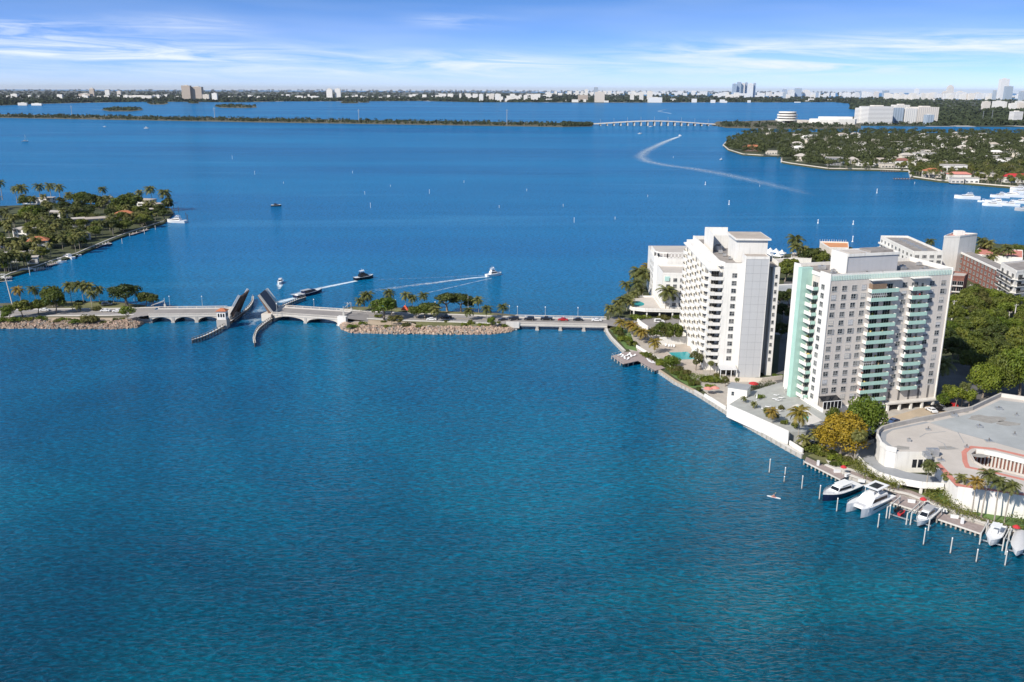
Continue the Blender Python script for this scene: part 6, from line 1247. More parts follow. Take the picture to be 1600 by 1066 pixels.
        q = MB(); q.box(-L * .08, L * .08, -.5, .5, H * .8, H + .9); q.build('console', M['gel'], o); q = MB(); q.box(-L * .16, L * .12, -W * .3, W * .3, H + 1.95, H + 2.03)
        for sx in (-.13, .09):
            for sy in (-1, 1): q.bar((L * sx, sy * W * .24, H * .8), (L * sx, sy * W * .26, H + 1.95), .06)
        q.build('t_top', M['gel'], o); engines(2)
    elif style == 'covered':
        q = MB(); q.smooth = True; rows = []
        for i, (a, c) in enumerate(ed): t = i / (len(ed) - 1); zz_ = H + .9 * sin(pi * min(.98, .15 + t * .85)) * (1 - .4 * t); rows.append([(a[0], a[1] * 1.03, a[2] - .1), (a[0], a[1] * .55, zz_ + .12), (a[0], 0, zz_ + .3), (c[0], c[1] * .55, zz_ + .12), (c[0], c[1] * 1.03, c[2] - .1)])
        q.grid(rows); q.face(rows[0]); q.build('cover', M['cloth'], o); engines(2)
    elif style == 'runabout': cabin(-L * .02, L * .3, W * .7, H, H + .55, 1.6, nm='foredeck'); q = MB(); q.box(-L * .3, -L * .1, -W * .3, W * .3, H * .7, H + .2); q.build('seats', M['cloth'], o); engines(1)
    return o
def boatpx(name, label, bow, stern, W, H, hm='gel', style='cruiser', z=0.0, cat='boat', group=None, L=None):
    p = Vector(at(*bow, z)); q = Vector(at(*stern, z)); c = (p + q) / 2; d = p - q; return boat(name, label, c.x, c.y, atan2(d.y, d.x), L or d.length, W, H, hm, style, cat, group, z)
boatpx('motor_yacht', 'white motor yacht trailing a long wake on the open bay', (784, 429.5), (759, 432.5), 3.4, 1.25, 'gel', 'yacht', cat='motor yacht', L=10.5)
boatpx('motor_yacht', 'black motor yacht trailing foam between the two other moving boats', (582, 434.5), (555, 438), 4.0, 1.6, 'black', 'yacht', cat='motor yacht', L=12)
boatpx('motor_yacht', 'long dark blue yacht passing just beyond the opened drawbridge', (503, 456), (461, 466), 4.2, 1.5, 'navy', 'express', cat='motor yacht')
x, y, _ = at(438, 443); boat('motor_boat', 'small white boat heading for the channel, bow towards the bridge', x, y, radians(-86), 8, 2.8, 1.1, 'gel', 'cruiser', 'motor boat')
x, y, _ = at(431.5, 322.5); boat('speedboat', 'small black boat alone on the bay beyond the residential island', x, y, radians(8), 9.5, 2.8, 1.2, 'black', 'express', 'speedboat')
x, y, _ = at(229, 201); boat('motor_boat', 'white motor boat near the far causeway strip', x, y, .2, 14, 4, 1.8, 'gel', 'yacht', 'motor boat')
x, y, _ = at(164, 198.5); boat('motor_boat', 'tiny white boat between sailboat and causeway strip', x, y, .2, 9, 3, 1.2, 'gel', 'center', 'motor boat')
x, y, _ = at(1127, 250); boat('motor_boat', 'tiny white boat off the point of the wooded peninsula', x, y, .9, 7.5, 2.5, 1.0, 'gel', 'center', 'motor boat')
x, y, _ = at(1017, 198.5); boat('motor_boat', 'white boat passing under the middle of the far bridge', x, y, .2, 12, 4, 1.6, 'gel', 'cruiser', 'motor boat')
x, y, _ = at(1000, 209.5); boat('motor_boat', 'little white boat this side of the far bridge', x, y, .2, 11, 4, 1.6, 'gel', 'cruiser', 'motor boat')
x, y, _ = at(1062, 212.5); boat('motor_boat', 'boat at the head of the long curving wake', x, y, 1.9, 12, 4, 1.6, 'gel', 'cruiser', 'motor boat')
x, y, _ = at(39, 221.5); o = boat('sailboat', 'white sailboat at anchor left on the bay', x, y, .5, 12, 3.4, 1.4, 'gel', 'cruiser', 'sailboat')
b = MB(); b.tube([(.8, 0, 1.4), (.8, 0, 14.5)], [.14, .08], 6); b.bar((.8, 0, 2.9), (-4, 0, 2.9), .3); b.bar((.8, 0, 8.5), (.8, .01, 8.6), .1); b.tube([(5.8, 0, 1.9), (.9, 0, 13)], .12, 5); b.build('mast', M['pilew'], o)
boatpx('cabin_cruiser', 'black-hulled cruiser with a cream windscreen moored at the timber dock', (1285, 784), (1339, 763), 4.6, 1.7, 'navy', 'cruiser', cat='cabin cruiser')
boatpx('speedboat', 'grey and white boat sitting on the middle lift', (1433, 822), (1461, 797), 3.2, .95, 'gel', 'express', z=1.1, cat='speedboat')
boatpx('center_console', 'white boat with turquoise screen on the lift, bow to the viewer', (1547, 853), (1561, 827), 3.6, 1.2, 'gel', 'center', z=1.1, cat='motor boat')
boatpx('covered_boat', 'boat under a pale grey cover on the lift at the right edge', (1588, 869), (1596, 838), 3.4, 1.0, 'gel', 'covered', z=1.1, cat='motor boat')
def lift_at(label, bow, stern, w): p = Vector(at(*bow, 1.1)); q = Vector(at(*stern, 1.1)); c = (p + q) / 2; d = p - q; o = lift(label, 0, 0, 0, w, d.length * .8) if False else None; px = c; 
def lift_xy(label, bow, stern, w, z=1.1):
    p = Vector(at(*bow, z)); q = Vector(at(*stern, z)); c = (p + q) / 2; d = p - q; o = root('boat_lift', label, 'boat lift', (c.x, c.y, 0), atan2(d.y, d.x)); l = d.length * .72
    for sx in (-1, 1):
        for sy in (-1, 1): b = MB(); b.tube([(sx * l / 2, sy * w / 2, -1.5), (sx * l / 2, sy * w / 2, 3.3)], .17, 8); b.build('pile', M['pilew'], o)
        b = MB(); b.bar((sx * l * .3, -w / 2, .62), (sx * l * .3, w / 2, .62), .2, .28); b.build('cradle_beam', M['metal'], o)
    for sy in (-1, 1): b = MB(); b.bar((-l / 2, sy * w / 2, 2.9), (l / 2, sy * w / 2, 2.9), .22, .28); b.build('top_beam', M['pilew'], o)
    return o
lift_xy('boat lift carrying the grey and white speedboat', (1433, 822), (1461, 797), 4.4); lift_xy('boat lift carrying the bow-on boat with the turquoise screen', (1547, 853), (1561, 827), 4.9); lift_xy('boat lift carrying the covered boat', (1588, 869), (1596, 838), 4.6); lift_xy('empty boat lift with a jet ski, beside the catamaran', (1397, 812), (1424, 788), 5.0)
def jetski(px, py, rz, col, label):
    x, y, _ = at(px, py, 1.0); o = root('jet_ski', label, 'jet ski', (x, y, .95), rz); b = MB(); ed = hull(b, 3.0, 1.1, .55, .5, z0=-.15); b.grid([[a for a, c in ed], [c for a, c in ed]]); b.build('hull', M[col], o); b = MB(); b.box(-1.1, .2, -.22, .22, .55, .85); b.build('seat', M['rubber'], o); b = MB(); b.bar((.3, 0, .5), (.15, 0, 1.05), .2); b.bar((.15, -.4, 1.05), (.15, .4, 1.05), .07); b.build('handlebar', M['rubber'], o)
jetski(1409, 803, .7, 'red', 'red and black jet ski on the empty-looking lift'); jetski(1403, 797, .7, 'black', 'black jet ski behind the red one')
umbrella(1317, 741, 1.25, 'red', 'red umbrella on the dock by the cruiser', .9); umbrella(1441, 792, 1.25, 'red', 'red umbrella behind the middle boat lift', .9); umbrella(1586, 836, 1.25, 'red', 'red umbrella at the right edge above the covered boat', .9)
G5 = 'white dock boxes along the quay'
for px, py, rz_, lb in ((1278, 727, 0, 'slim white dock post box on the left timber dock'), (1308, 738, 0, 'white dock box beside the red umbrella'), (1324, 744, .6, 'large white box behind the cruiser'), (1346, 753, -.4, 'white dock box behind the catamaran'), (1474, 799, -.35, 'white dock box on the quay after the middle lift'), (1491, 809, -.3, 'white dock box on the bare dock'), (1503, 818, 0, 'upright white locker on the bare dock'), (1424, 785, -.3, 'white box at the back of the empty lift')):
    x, y, _ = at(px, py, 1.25); o = root('dock_box', lb, 'dock box', (x, y, 1.2), rz_, G5); tall = 'upright' in lb or 'slim' in lb; b = MB(); b.box(-.3 if tall else -.9, .3 if tall else .9, -.3, .3, 0, 1.4 if tall else .65); b.build('body', M['gel'], o); b = MB(); b.box(-.34 if tall else -.95, .34 if tall else .95, -.35, .35, 1.4 if tall else .65, 1.5 if tall else .75); b.build('lid', M['gel'], o)
# power catamaran
p = Vector(at(1332.7, 806)); q = Vector(at(1382.7, 780)); c = (p + q) / 2; d = p - q; L = d.length
o = root('catamaran', 'white power catamaran with a flybridge, two bows facing the open water', 'catamaran', (c.x, c.y, 0), atan2(d.y, d.x)); Wc = 6.0
for s in (-1, 1):
    b = MB(); ed = hull(b, L, 1.9, 2.0, .35, z0=-.3); b.v = [(x_, y_ + s * (Wc / 2 - .95), z_) for x_, y_, z_ in b.v]; b.grid([[(a[0], a[1] + s * (Wc / 2 - .95), a[2] - .03) for a, e in ed], [(e[0], e[1] + s * (Wc / 2 - .95), e[2] - .03) for a, e in ed]]); b.build('hull', M['gel'], o)
    b = MB(); yy = s * (Wc / 2 + .005); b.face([(-L * .38, yy, 1.15), (L * .22, yy, 1.25), (L * .22, yy, 1.55), (-L * .38, yy, 1.5)]); b.build('hull_window', M['boatglass'], o)
b = MB(); b.box(-L * .46, L * .34, -Wc / 2 + .3, Wc / 2 - .3, 1.35, 2.05); b.build('bridge_deck', M['gel'], o)
b = MB(); h = 1.7; b.grid([[(-L * .3, -2.5, 2.05), (-L * .3, 2.5, 2.05), (L * .22, 2.1, 2.05), (L * .22, -2.1, 2.05)], [(-L * .28, -2.3, 3.7), (-L * .28, 2.3, 3.7), (L * .06, 1.8, 3.7), (L * .06, -1.8, 3.7)]], True); b.face([(-L * .28, -2.3, 3.7), (L * .06, -1.8, 3.7), (L * .06, 1.8, 3.7), (-L * .28, 2.3, 3.7)]); b.build('cabin', M['gel'], o)
b = MB()
for s in (-1, 1): b.face([(-L * .26, s * 2.47, 2.5), (L * .16, s * 2.1, 2.5), (L * .09, s * 1.98, 3.3), (-L * .26, s * 2.4, 3.3)])
b.build('windows', M['boatglass'], o)
b = MB(); b.box(-L * .34, L * .02, -2.0, 2.0, 5.4, 5.52); b.mi = 1; b.box(-L * .26, -L * .04, -1.2, 1.2, 5.52, 5.55); b.mi = 0
for sx in (-.3, -.02):
    for sy in (-1, 1): b.bar((L * sx, sy * 1.8, 3.7), (L * sx, sy * 1.8, 5.4), .1)
b.build('hardtop', [M['gel'], M['darkglass']], o)
b = MB(); b.box(-L * .22, -L * .1, -1.4, 1.4, 3.7, 4.3); b.box(-L * .04, 0, -.8, .8, 3.7, 4.6); b.build('flybridge_seats', M['cloth'], o)
b = MB(); b.box(L * .24, L * .33, -1.4, 1.4, 2.05, 2.25); b.build('sun_pad', M['cloth'], o)
b = MB()
for s in (-1, 1):
    for i in range(8): b.bar((L * (.0 + .055 * i), s * 2.85, 2.05), (L * (.0 + .055 * i), s * 2.85, 2.75), .04)
    b.bar((0, s * 2.85, 2.75), (L * .4, s * 2.85, 2.75), .05)
b.build('bow_rail', M['metal'], o)
# paddler on a board
x, y, _ = at(1209, 777.5, 0); o = root('paddleboard', 'small white and pink board carrying one seated paddler', 'paddleboard', (x, y, 0), radians(150)); b = MB(); ed = hull(b, 3.6, .85, .16, .6, z0=-.06, stern=.5); b.grid([[a for a, c_ in ed], [c_ for a, c_ in ed]]); b.build('board', M['gel'], o)
b = MB(); b.box(-.6, .6, -.28, .28, .17, .2); b.build('deck_pad', M['pinkcloth'], o)
def person_seated(x, y, z, rz, label, shirt='pinkcloth'):
    me = bpy.data.meshes.new('person'); J = [(0, 0, .15), (0, 0, .42), (0, 0, .62), (0, .02, .72), (.02, 0, .86), (0, .19, .6), (.12, .3, .38), (.34, .24, .3), (0, -.19, .6), (.12, -.3, .38), (.34, -.24, .3), (.02, .12, .12), (.42, .16, .34), (.62, .14, .02), (.02, -.12, .12), (.42, -.16, .34), (.62, -.14, .02), (.80, .14, .0), (.80, -.14, .0)]
    E_ = [(0, 1), (1, 2), (2, 3), (3, 4), (2, 5), (5, 6), (6, 7), (2, 8), (8, 9), (9, 10), (0, 11), (11, 12), (12, 13), (13, 17), (0, 14), (14, 15), (15, 16), (16, 18)]
    RR = [.15, .15, .14, .055, .11, .06, .045, .035, .06, .045, .035, .1, .065, .045, .1, .065, .045, .035, .035]
    me.from_pydata(J, E_, []); o = bpy.data.objects.new('person', me); C.objects.link(o); o.location = (x, y, z); o.rotation_euler = (0, 0, rz)
    mo = o.modifiers.new('skin', 'SKIN'); sv = me.skin_vertices[0].data
    for i, r in enumerate(RR): sv[i].radius = (r, r)
    sv[0].use_root = True; o.modifiers.new('sub', 'SUBSURF').levels = 1; me.materials.append(M['skin'])
    b = MB(); b.smooth = True; b.lathe([(.17, .12), (.185, .3), (.18, .5), (.1, .66)], k=10); b.build('shirt', M[shirt], o); b = MB(); b.smooth = True; b.lathe([(.125, .86), (.12, .94), (.06, 1.0), (.01, 1.01)], (0, 0, 0), 10); b.build('hair', M['darkconc'], o)
    return tag(o, label, 'person')
person_seated(x, y, .2, radians(150), 'person in a pink top sitting on the small board'); 
o = root('paddle', 'paddle held across the small board', 'paddle', (x, y, .75), radians(60)); b = MB(); b.tube([(-1.0, .3, 0), (1.0, -.1, .15)], .02, 6); b.build('shaft', M['black'], o); b = MB(); b.box(-1.3, -.95, .28, .4, -.02, .02); b.box(.95, 1.3, -.2, -.05, .13, .17); b.build('blades', M['yellow'], o)
# ------------------------------------------------------------ buildings behind the mint tower
def pl(*pts, z): return [at(x, y, z)[:2] for x, y in pts]
ZD = 18.0; D = pl((1427.5, 396), (1474, 396), (1418, 371.5), (1376, 371), z=ZD)
o, c, q = slab_building('apartment_block', 'long flat-roofed white block seen between the mint tower and the tall white cube', 'apartment block', D, 1.2, ZD, 'white', 'roofgrey', 1.2)
windows_on(o, q[3], q[0], 2.2, 3.0, 5, 9, WINW); windows_on(o, q[0], q[1], 2.2, 3.0, 5, 4, WINW)
for i in range(5): b = MB(); a0 = Vector(q[3]); a1 = Vector(q[0]); n_ = Vector((-(a1 - a0).y, (a1 - a0).x)).normalized() * -1; b.bar((a0.x + n_.x * .6, a0.y + n_.y * .6, 1.5 + 3 * i), (a0.x + (a1 - a0).x * .35 + n_.x * .6, a0.y + (a1 - a0).y * .35 + n_.y * .6, 1.5 + 3 * i), 1.2, .9); b.build('balcony', M['white'], o)
for i in range(7): t = .12 + .11 * i; a0 = (Vector(q[0]) + Vector(q[1])) / 2; a1 = (Vector(q[2]) + Vector(q[3])) / 2; p = a0.lerp(a1, t); b = MB(); b.box(p.x - 1.2, p.x + 1.2, p.y - 1, p.y + 1, ZD - 1.2, ZD + .1); b.build('roof_unit', M['metal'], o)
ZE = 24.0; E_ = pl((1475, 371), (1499, 369), (1526, 367.5), (1502, 364), z=ZE)
o, c, q = slab_building('apartment_block', 'tall blank white cube-like block on the island shore', 'apartment block', pl((1475, 371), (1500, 370.5), (1527, 367), (1490, 365), z=ZE), 1.2, ZE, 'white', 'pinkred', .9)
b = MB(); b.box(-2, 3, -1, 3, ZE - 1.2, ZE + 1.6); b.build('roof_unit', M['white'], o)
ZF = 14.0; Fp = pl((1501, 395.5), (1563, 424.5), (1577, 419), (1512, 391), z=ZF)
o, c, q = slab_building('apartment_block', 'long red-brown brick block with a white coping', 'apartment block', Fp, 1.2, ZF, 'brick', 'roofgrey', 0)
b = MB(); b.bar((*q[0], ZF - 1.2 + .3), (*q[1], ZF - 1.2 + .3), .9, .9); b.bar((*q[0], ZF - 1.2 + .3), (*q[3], ZF - 1.2 + .3), .9, .9); b.build('parapet', M['white'], o)
windows_on(o, q[0], q[1], 1.6, 3.0, 4, 11, WINW)
ZGl = 19.0; Gp = pl((1564, 413), (1588, 426), (1660, 420), (1640, 405), z=ZGl)
o, c, q = slab_building('apartment_block', 'modern white block with glass balconies at the right edge', 'apartment block', Gp, 1.2, ZGl, 'white', 'roofgrey', 1.0)
for i in range(5):
    for a0, a1 in ((q[0], q[1]), (q[1], q[2])):
        a0, a1 = Vector(a0), Vector(a1); d = (a1 - a0).normalized(); nn = Vector((d.y, -d.x)); b = MB(); z = .8 + 3.35 * i; s0 = a0 + nn * .8; s1 = a1 + nn * .8
        b.bar((s0.x, s0.y, z), (s1.x, s1.y, z), 1.9, .3); b.mi = 1; g0 = a0 + nn * 1.7; g1 = a1 + nn * 1.7; b.bar((g0.x, g0.y, z + .7), (g1.x, g1.y, z + .7), .06, 1.0); b.build('balcony', [M['white'], M['glass']], o)
    windows_on(o, q[0], q[1], .95 + 3.35 * i, 3.3, 1, 3, DOOR, name='balcony_door'); windows_on(o, q[1], q[2], .95 + 3.35 * i, 3.3, 1, 5, DOOR, name='balcony_door')
ZJ = 13.5; o, c, q = slab_building('brick_house', 'narrow brown brick building with a pale green roof right of the mint tower', 'brick building', pl((1486, 433), (1507, 434), (1513, 428), (1490, 426), z=ZJ), 1.2, ZJ, 'brick', 'rooflight', .8)
windows_on(o, q[0], q[1], 2.0, 3.1, 3, 2, DOOR, name='balcony_door')
for i in range(3): b = MB(); b.bar((q[0][0] + 1, q[0][1] - .6, 1.7 + 3.1 * i), (q[1][0] - .6, q[1][1] - .6, 1.7 + 3.1 * i), 1.2, .25); b.build('balcony', M['white'], o)
ZH = 12.0; o, c, q = slab_building('waterfront_block', 'building with an orange flat roof and lightning rods, seen over the mint tower', 'building', pl((1296, 388.5), (1326, 389), (1325, 380), (1281, 379), z=ZH), 1.2, ZH, 'cream', 'orange', .8)
for i in range(12): t = i / 12; p = Vector(q[3]).lerp(Vector(q[2]), t); b = MB(); b.tube([(p.x, p.y, ZH - 1.2), (p.x, p.y, ZH + .9)], .1, 5); b.build('rod', M['white2'], o)
# marina pavilion with little tents seen behind the white tower
for i, (px, py, w) in enumerate(((1193, 396, 9), (1203, 398, 8), (1212, 399, 8), (1221, 401, 7), (1200, 403, 9), (1215, 405, 8))):
    x, y, _ = at(px, py, 2); o = root('marquee', 'white peaked marquee to the white tower in the waterfront cluster', 'marquee', (x, y, 1.2), .2, 'white marquees on the far shore of the island'); b = MB(); k = 4
    b.lathe([(w * .5, 3.0), (w * .25, 3.7), (.05, 5.4)], k=4); b.build('canopy', M['white2'], o); b = MB()
    for sx in (-1, 1): b.bar((sx * w * .45, 0, 0), (sx * w * .45, 0, 3), .2); b.bar((0, sx * w * .45, 0), (0, sx * w * .45, 3), .2)
    b.build('posts', M['pilew'], o)
slab_building('low_building', 'low pale building beside the marquees behind the white tower', 'building', pl((1205, 415), (1245, 412), (1240, 404), (1200, 406), z=5), 1.2, 5, 'cream', 'rooflight', .5)
slab_building('low_building', 'low white range between the palms and the orange roof', 'building', pl((1236, 404), (1268, 405), (1266, 397), (1238, 396), z=6), 1.2, 6, 'white', 'rooflight', .5)
slab_building('low_building', 'long low white building behind the red-brown brick block', 'building', pl((1520, 398), (1598, 404), (1598, 392), (1530, 388), z=8), 1.2, 8, 'white', 'pinkred', .5)
rnd = random.Random(5)
for k, fx, fy, ty, lb, w in [('palm2', 1245, 408, 368, 'tall palm clump leader left of the orange roof', 1.5), ('palm3', 1240, 412, 380, 'palm beside the tall one left of the orange roof', 1.5), ('palm4', 1251, 412, 384, 'drooping palm right of the tall one behind the mint tower', 1.5), ('dark0', 1262, 414, 387, 'dark tree left of the orange roof', 1.2), ('dark1', 1275, 416, 388, 'dark tree in front of the cream wall of the orange roofed building', 1.2), ('dark2', 1296, 412, 389, 'dark tree right under the orange roof edge', 1.3), ('broad0', 1310, 414, 390, 'green tree below the orange roof, middle', 1.3), ('olive0', 1325, 412, 386, 'rounded olive tree at the right end of the orange roof', 1.4), ('broad1', 1286, 420, 395, 'bright green tree just over the mint tower roof', 1.2), ('broad2', 1232, 430, 402, 'green tree in the gap between the two towers', 1.3), ('broad3', 1226, 440, 410, 'lower green tree in the gap between the two towers', 1.3), ('palm0', 1449, 397, 373, 'palm in front of the sea between the white blocks', 1.4), ('fan0', 1450, 412, 388, 'fan palm before the long flat-roofed block', 1.3), ('dark1', 1478, 424, 400, 'dark tree between the white blocks', 1.1), ('broad1', 1420, 404, 386, 'tree behind the penthouse of the mint tower', 1.0)]:
    treepx(k, fx, fy, ty, ZI, lb, None, w)
GM = [(*at(px, py, 1.2)[:2], lb) for px, py, lb in ((1510, 400, 'the white cube-like block'), (1540, 425, 'the long red-brown brick block'), (1560, 396, 'the long low white building'), (1600, 402, 'the low building at the right edge'), (1585, 420, 'the glass balcony block'))]
for i in range(34):
    px = rnd.uniform(1515, 1640); py = rnd.uniform(398, 428) + (px - 1515) * .06; x, y, _ = at(px, py, ZI)
    if px > 1560 and py > 420: continue
    kd = rnd.choice(['broad0', 'broad3', 'lime1', 'olive0', 'dark0', 'royal0', 'palm3']); tree(kd, x, y, ZI, rnd.uniform(10, 15) if kd[:3] in ('roy', 'pal') else rnd.uniform(7, 10), *near_label('palm' if kd[:3] in ('roy', 'pal') else 'bushy tree', x, y, GM, 'garden behind the brick block'))
# ============================================================ FARTHER GROUNDS
def far_broad(seed, mat_='fardark'):
    rnd = random.Random(seed); b = MB(); b.mi = 1; b.tube([(0, 0, -.3), (0, 0, 3.4)], [.3, .2], 5); b.mi = 0
    for i in range(9):
        a = rnd.uniform(0, 6.28); z = rnd.uniform(-.4, 1); q = sqrt(1 - min(1, z * z)) * rnd.uniform(.4, 1); leafball(b, rnd, (cos(a) * q * 2.9, sin(a) * q * 2.9, 5.0 + 1.7 * z), rnd.uniform(1.2, 1.9), 26, 1.15, .8)
    return b.mesh('leafy_tree', [M[mat_], M['trunk']])
def far_palm(seed, mat_='palm'):
    rnd = random.Random(seed); b = MB(); b.mi = 1; b.tube([(0, 0, -.3), (.3, 0, 8.8)], [.26, .18], 5); b.mi = 0
    for i in range(14): frond(b, rnd, (.3, 0, 8.8), i * 2.399, 1.1 - 1.6 * i / 14, 3.3, 5, .8, 1.1, .34)
    return b.mesh('palm_tree', [M[mat_], M['palmtrunk']])
FB = [far_broad(1), far_broad(2), far_broad(3, 'leafolive'), far_broad(4, 'leaf')]; FP = [far_palm(1), far_palm(2), far_palm(3)]
rndF = random.Random(9)
def ftree(x, y, z, s, label, group, palm_=False, cat=None):
    me = rndF.choice(FP if palm_ else FB); o = put('palm_tree' if palm_ else 'leafy_tree', me, None, (x, y, z), rndF.uniform(0, 6.28), (s * rndF.uniform(.85, 1.2), s * rndF.uniform(.85, 1.2), s * rndF.uniform(.85, 1.15)))
    return tag(o, label, 'palm tree' if palm_ else 'tree', group)
def inpoly(x, y, P_):
    c = False; j = len(P_) - 1
    for i in range(len(P_)):
        if (P_[i][1] > y) != (P_[j][1] > y) and x < (P_[j][0] - P_[i][0]) * (y - P_[i][1]) / (P_[j][1] - P_[i][1]) + P_[i][0]: c = not c
        j = i
    return c
def house(name, label, x, y, z, w, d, h, rz, wall='white', roof='flat', rm='rooflight', storeys=2, cat='house', group=None, detail=True):
    o = root(name, label, cat, (x, y, z), rz, group); b = MB(); b.box(-w / 2, w / 2, -d / 2, d / 2, 0, h); b.build('wall', M[wall], o); b = MB()
    if roof == 'flat': b.box(-w / 2 - .5, w / 2 + .5, -d / 2 - .5, d / 2 + .5, h, h + .35)
    else:
        e = .7; k = min(w, d) * .28; X0, X1, Y0, Y1 = -w / 2 - e, w / 2 + e, -d / 2 - e, d / 2 + e; r = (X1 - X0) / 2 - (Y1 - Y0) / 2 if w > d else 0
        if w >= d: p, q = (-max(r, .1), 0, h + k), (max(r, .1), 0, h + k); b.face([(X0, Y0, h), (X1, Y0, h), q, p]); b.face([(X1, Y1, h), (X0, Y1, h), p, q]); b.face([(X1, Y0, h), (X1, Y1, h), q]); b.face([(X0, Y1, h), (X0, Y0, h), p])
        else: r = (Y1 - Y0) / 2 - (X1 - X0) / 2; p, q = (0, -r, h + k), (0, r, h + k); b.face([(X0, Y0, h), (X1, Y0, h), p]); b.face([(X1, Y1, h), (X0, Y1, h), q]); b.face([(X1, Y0, h), (X1, Y1, h), q, p]); b.face([(X0, Y1, h), (X0, Y0, h), p, q])
        b.face([(X0, Y0, h - .02), (X0, Y1, h - .02), (X1, Y1, h - .02), (X1, Y0, h - .02)])
    b.build('roof', M[rm], o)
    if detail:
        fh = h / storeys
        for s in range(storeys):
            n = max(1, int(w / 4.2))
            for i in range(n): put('window', WINW, o, (-w / 2 + w * (i + .5) / n, -d / 2 - .03, fh * s + .9), 0, 1.15)
            put('window', WINW, o, (-w / 2 - .03, 0, fh * s + .9), -pi / 2, 1.15); put('window', WINW, o, (w / 2 + .03, 0, fh * s + .9), pi / 2, 1.15)
        if storeys > 1 and w > 9: b = MB(); b.box(-w * .3, w * .3, -d / 2 - 1.8, -d / 2 - .04, fh - .1, fh + .1); b.box(-w * .3, w * .3, -d / 2 - 1.85, -d / 2 - 1.75, fh, fh + 1.0); b.build('balcony', M[wall], o)
    return o
# ------------------------------------------------------------ left residential island
ZR = 1.2
RH = [(40, 371, 13, 9, 6.5, -.3, 'white', 'flat', 'rooflight', 'white flat-roofed house at the left edge behind the lime tree', 2),
 (88, 342, 15, 9, 6, -.2, 'white', 'flat', 'rooflight', 'white house with a pale stepped roof in mid-island', 2),
 (128, 353, 13, 9, 6, .5, 'grey', 'flat', 'rooflight', 'grey-walled house left of the wide overhanging roof', 2), (152, 356, 16, 11, 7.5, .55, 'grey2', 'flat', 'roofbeige', 'dark modern house with a wide overhanging beige roof', 2),
 (62, 390, 12, 9, 6.5, .35, 'white', 'hip', 'terra', 'white house with an orange tiled roof near the quay', 2), (14, 385, 16, 10, 5, .1, 'white', 'flat', 'rooflight', 'long low white house at the left edge above the quay', 1),
 (50, 318, 14, 8, 5, 0, 'white', 'flat', 'rooflight', 'white house on the back shore behind tall palms', 2), (75, 319, 12, 8, 6, 0, 'white', 'flat', 'rooflight', 'whitish house on the back shore, right of the tall palms', 2),
 (163, 320, 13, 9, 6.5, .1, 'cream', 'flat', 'rooflight', 'cream house rising behind the middle trees', 2), (196, 344, 14, 9, 5.5, .5, 'cream', 'hip', 'terra', 'house with an orange tiled roof close to the sea wall', 1),
 (230, 322, 15, 9, 6, -.35, 'white', 'flat', 'roofbeige', 'white house with a low beige roof near the island tip', 2), (245, 326, 12, 9, 4.5, -.3, 'white', 'flat', 'roofbeige', 'low white house at the very tip of the island', 1), (232, 337, 9, 8, 5.5, .5, 'cargrey', 'flat', 'rooflight', 'small bluish house in the trees near the tip', 2),
 (24, 408, 11, 9, 5, .35, 'white', 'flat', 'rooflight', 'low white house under the palms beside the quay', 1), (130, 374, 10, 7, 4.5, .5, 'grey', 'flat', 'rooflight', 'shaded grey house behind the white pole', 1)]
for px, py, w, d, h, rz_, wl, rf, rm, lb, st in RH: x, y, _ = at(px, py, ZR); house('waterfront_house', lb, x, y, ZR, w, d, h, rz_, wl, rf, rm, st)
hs_ = [at(r[0], r[1], ZR)[:2] for r in RH]
RS = ['the house by the lime tree', 'the stepped pale roof', 'the grey-walled house', 'the wide beige overhanging roof', 'the orange tiled house near the quay', 'the long low house at the left edge', 'the house under the tall back palms', 'the whitish back shore house', 'the cream house', 'the orange roof near the sea wall', 'the low beige roofs', 'the house at the island tip', 'the small bluish house', 'the low quayside house', 'the shaded grey house']
RM = [(*h_, n_) for h_, n_ in zip(hs_, RS)]
LT = [('royal0', 4, 312, 282, 'tall royal palm at the left edge of the residential island', 1.0), ('royal1', 27, 318, 292, 'royal palm second from the left edge', 1.1), ('palm2', 38, 320, 289, 'palm leaning to the third royal palm', 1.2), ('royal2', 64, 316, 288, 'tall palm left of the back shore trio', 1.2), ('royal0', 81, 316, 287, 'tall palm in the middle of the back shore trio', 1.2), ('royal1', 95, 317, 289, 'tall palm on the right of the back shore trio', 1.2), ('palm0', 161, 314, 292, 'dark palm crown over the cream house', 1.2), ('palm3', 238, 318, 291, 'palm over the beige roofs near the island tip', 1.3), ('palm1', 220, 318, 297, 'palm left of the one over the beige roofs', 1.3), ('palm4', 262, 328, 296, 'last palm standing alone at the island tip', 1.4),
 ('lime0', 45, 352, 320, 'big lime green tree near the left edge', 1.25), ('umb0', 60, 350, 322, 'dark spreading tree right of the lime green one', 1.3), ('broad1', 130, 322, 300, 'broad green tree on the back shore in the middle', 1.6), ('dark2', 143, 325, 303, 'dark tree right of the broad back shore one', 1.3), ('broad2', 206, 330, 300, 'large green tree left of the beige-roofed houses', 1.5), ('broad3', 192, 335, 305, 'large tree with pale limbs in the middle of the trees', 1.4), ('lime1', 132, 386, 372, 'lime green tree at the sea wall beside the white pole', .9), ('lime2', 10, 425, 410, 'bright lime tree at the left edge of the quay', .9), ('lime0', 40, 414, 402, 'small lime tree by the blue boat house', .9)]
for k, fx, fy, ty, lb, w in LT: treepx(k, fx, fy, ty, ZR, lb, None, w)
rnd = random.Random(21); n = 0; tries = 0
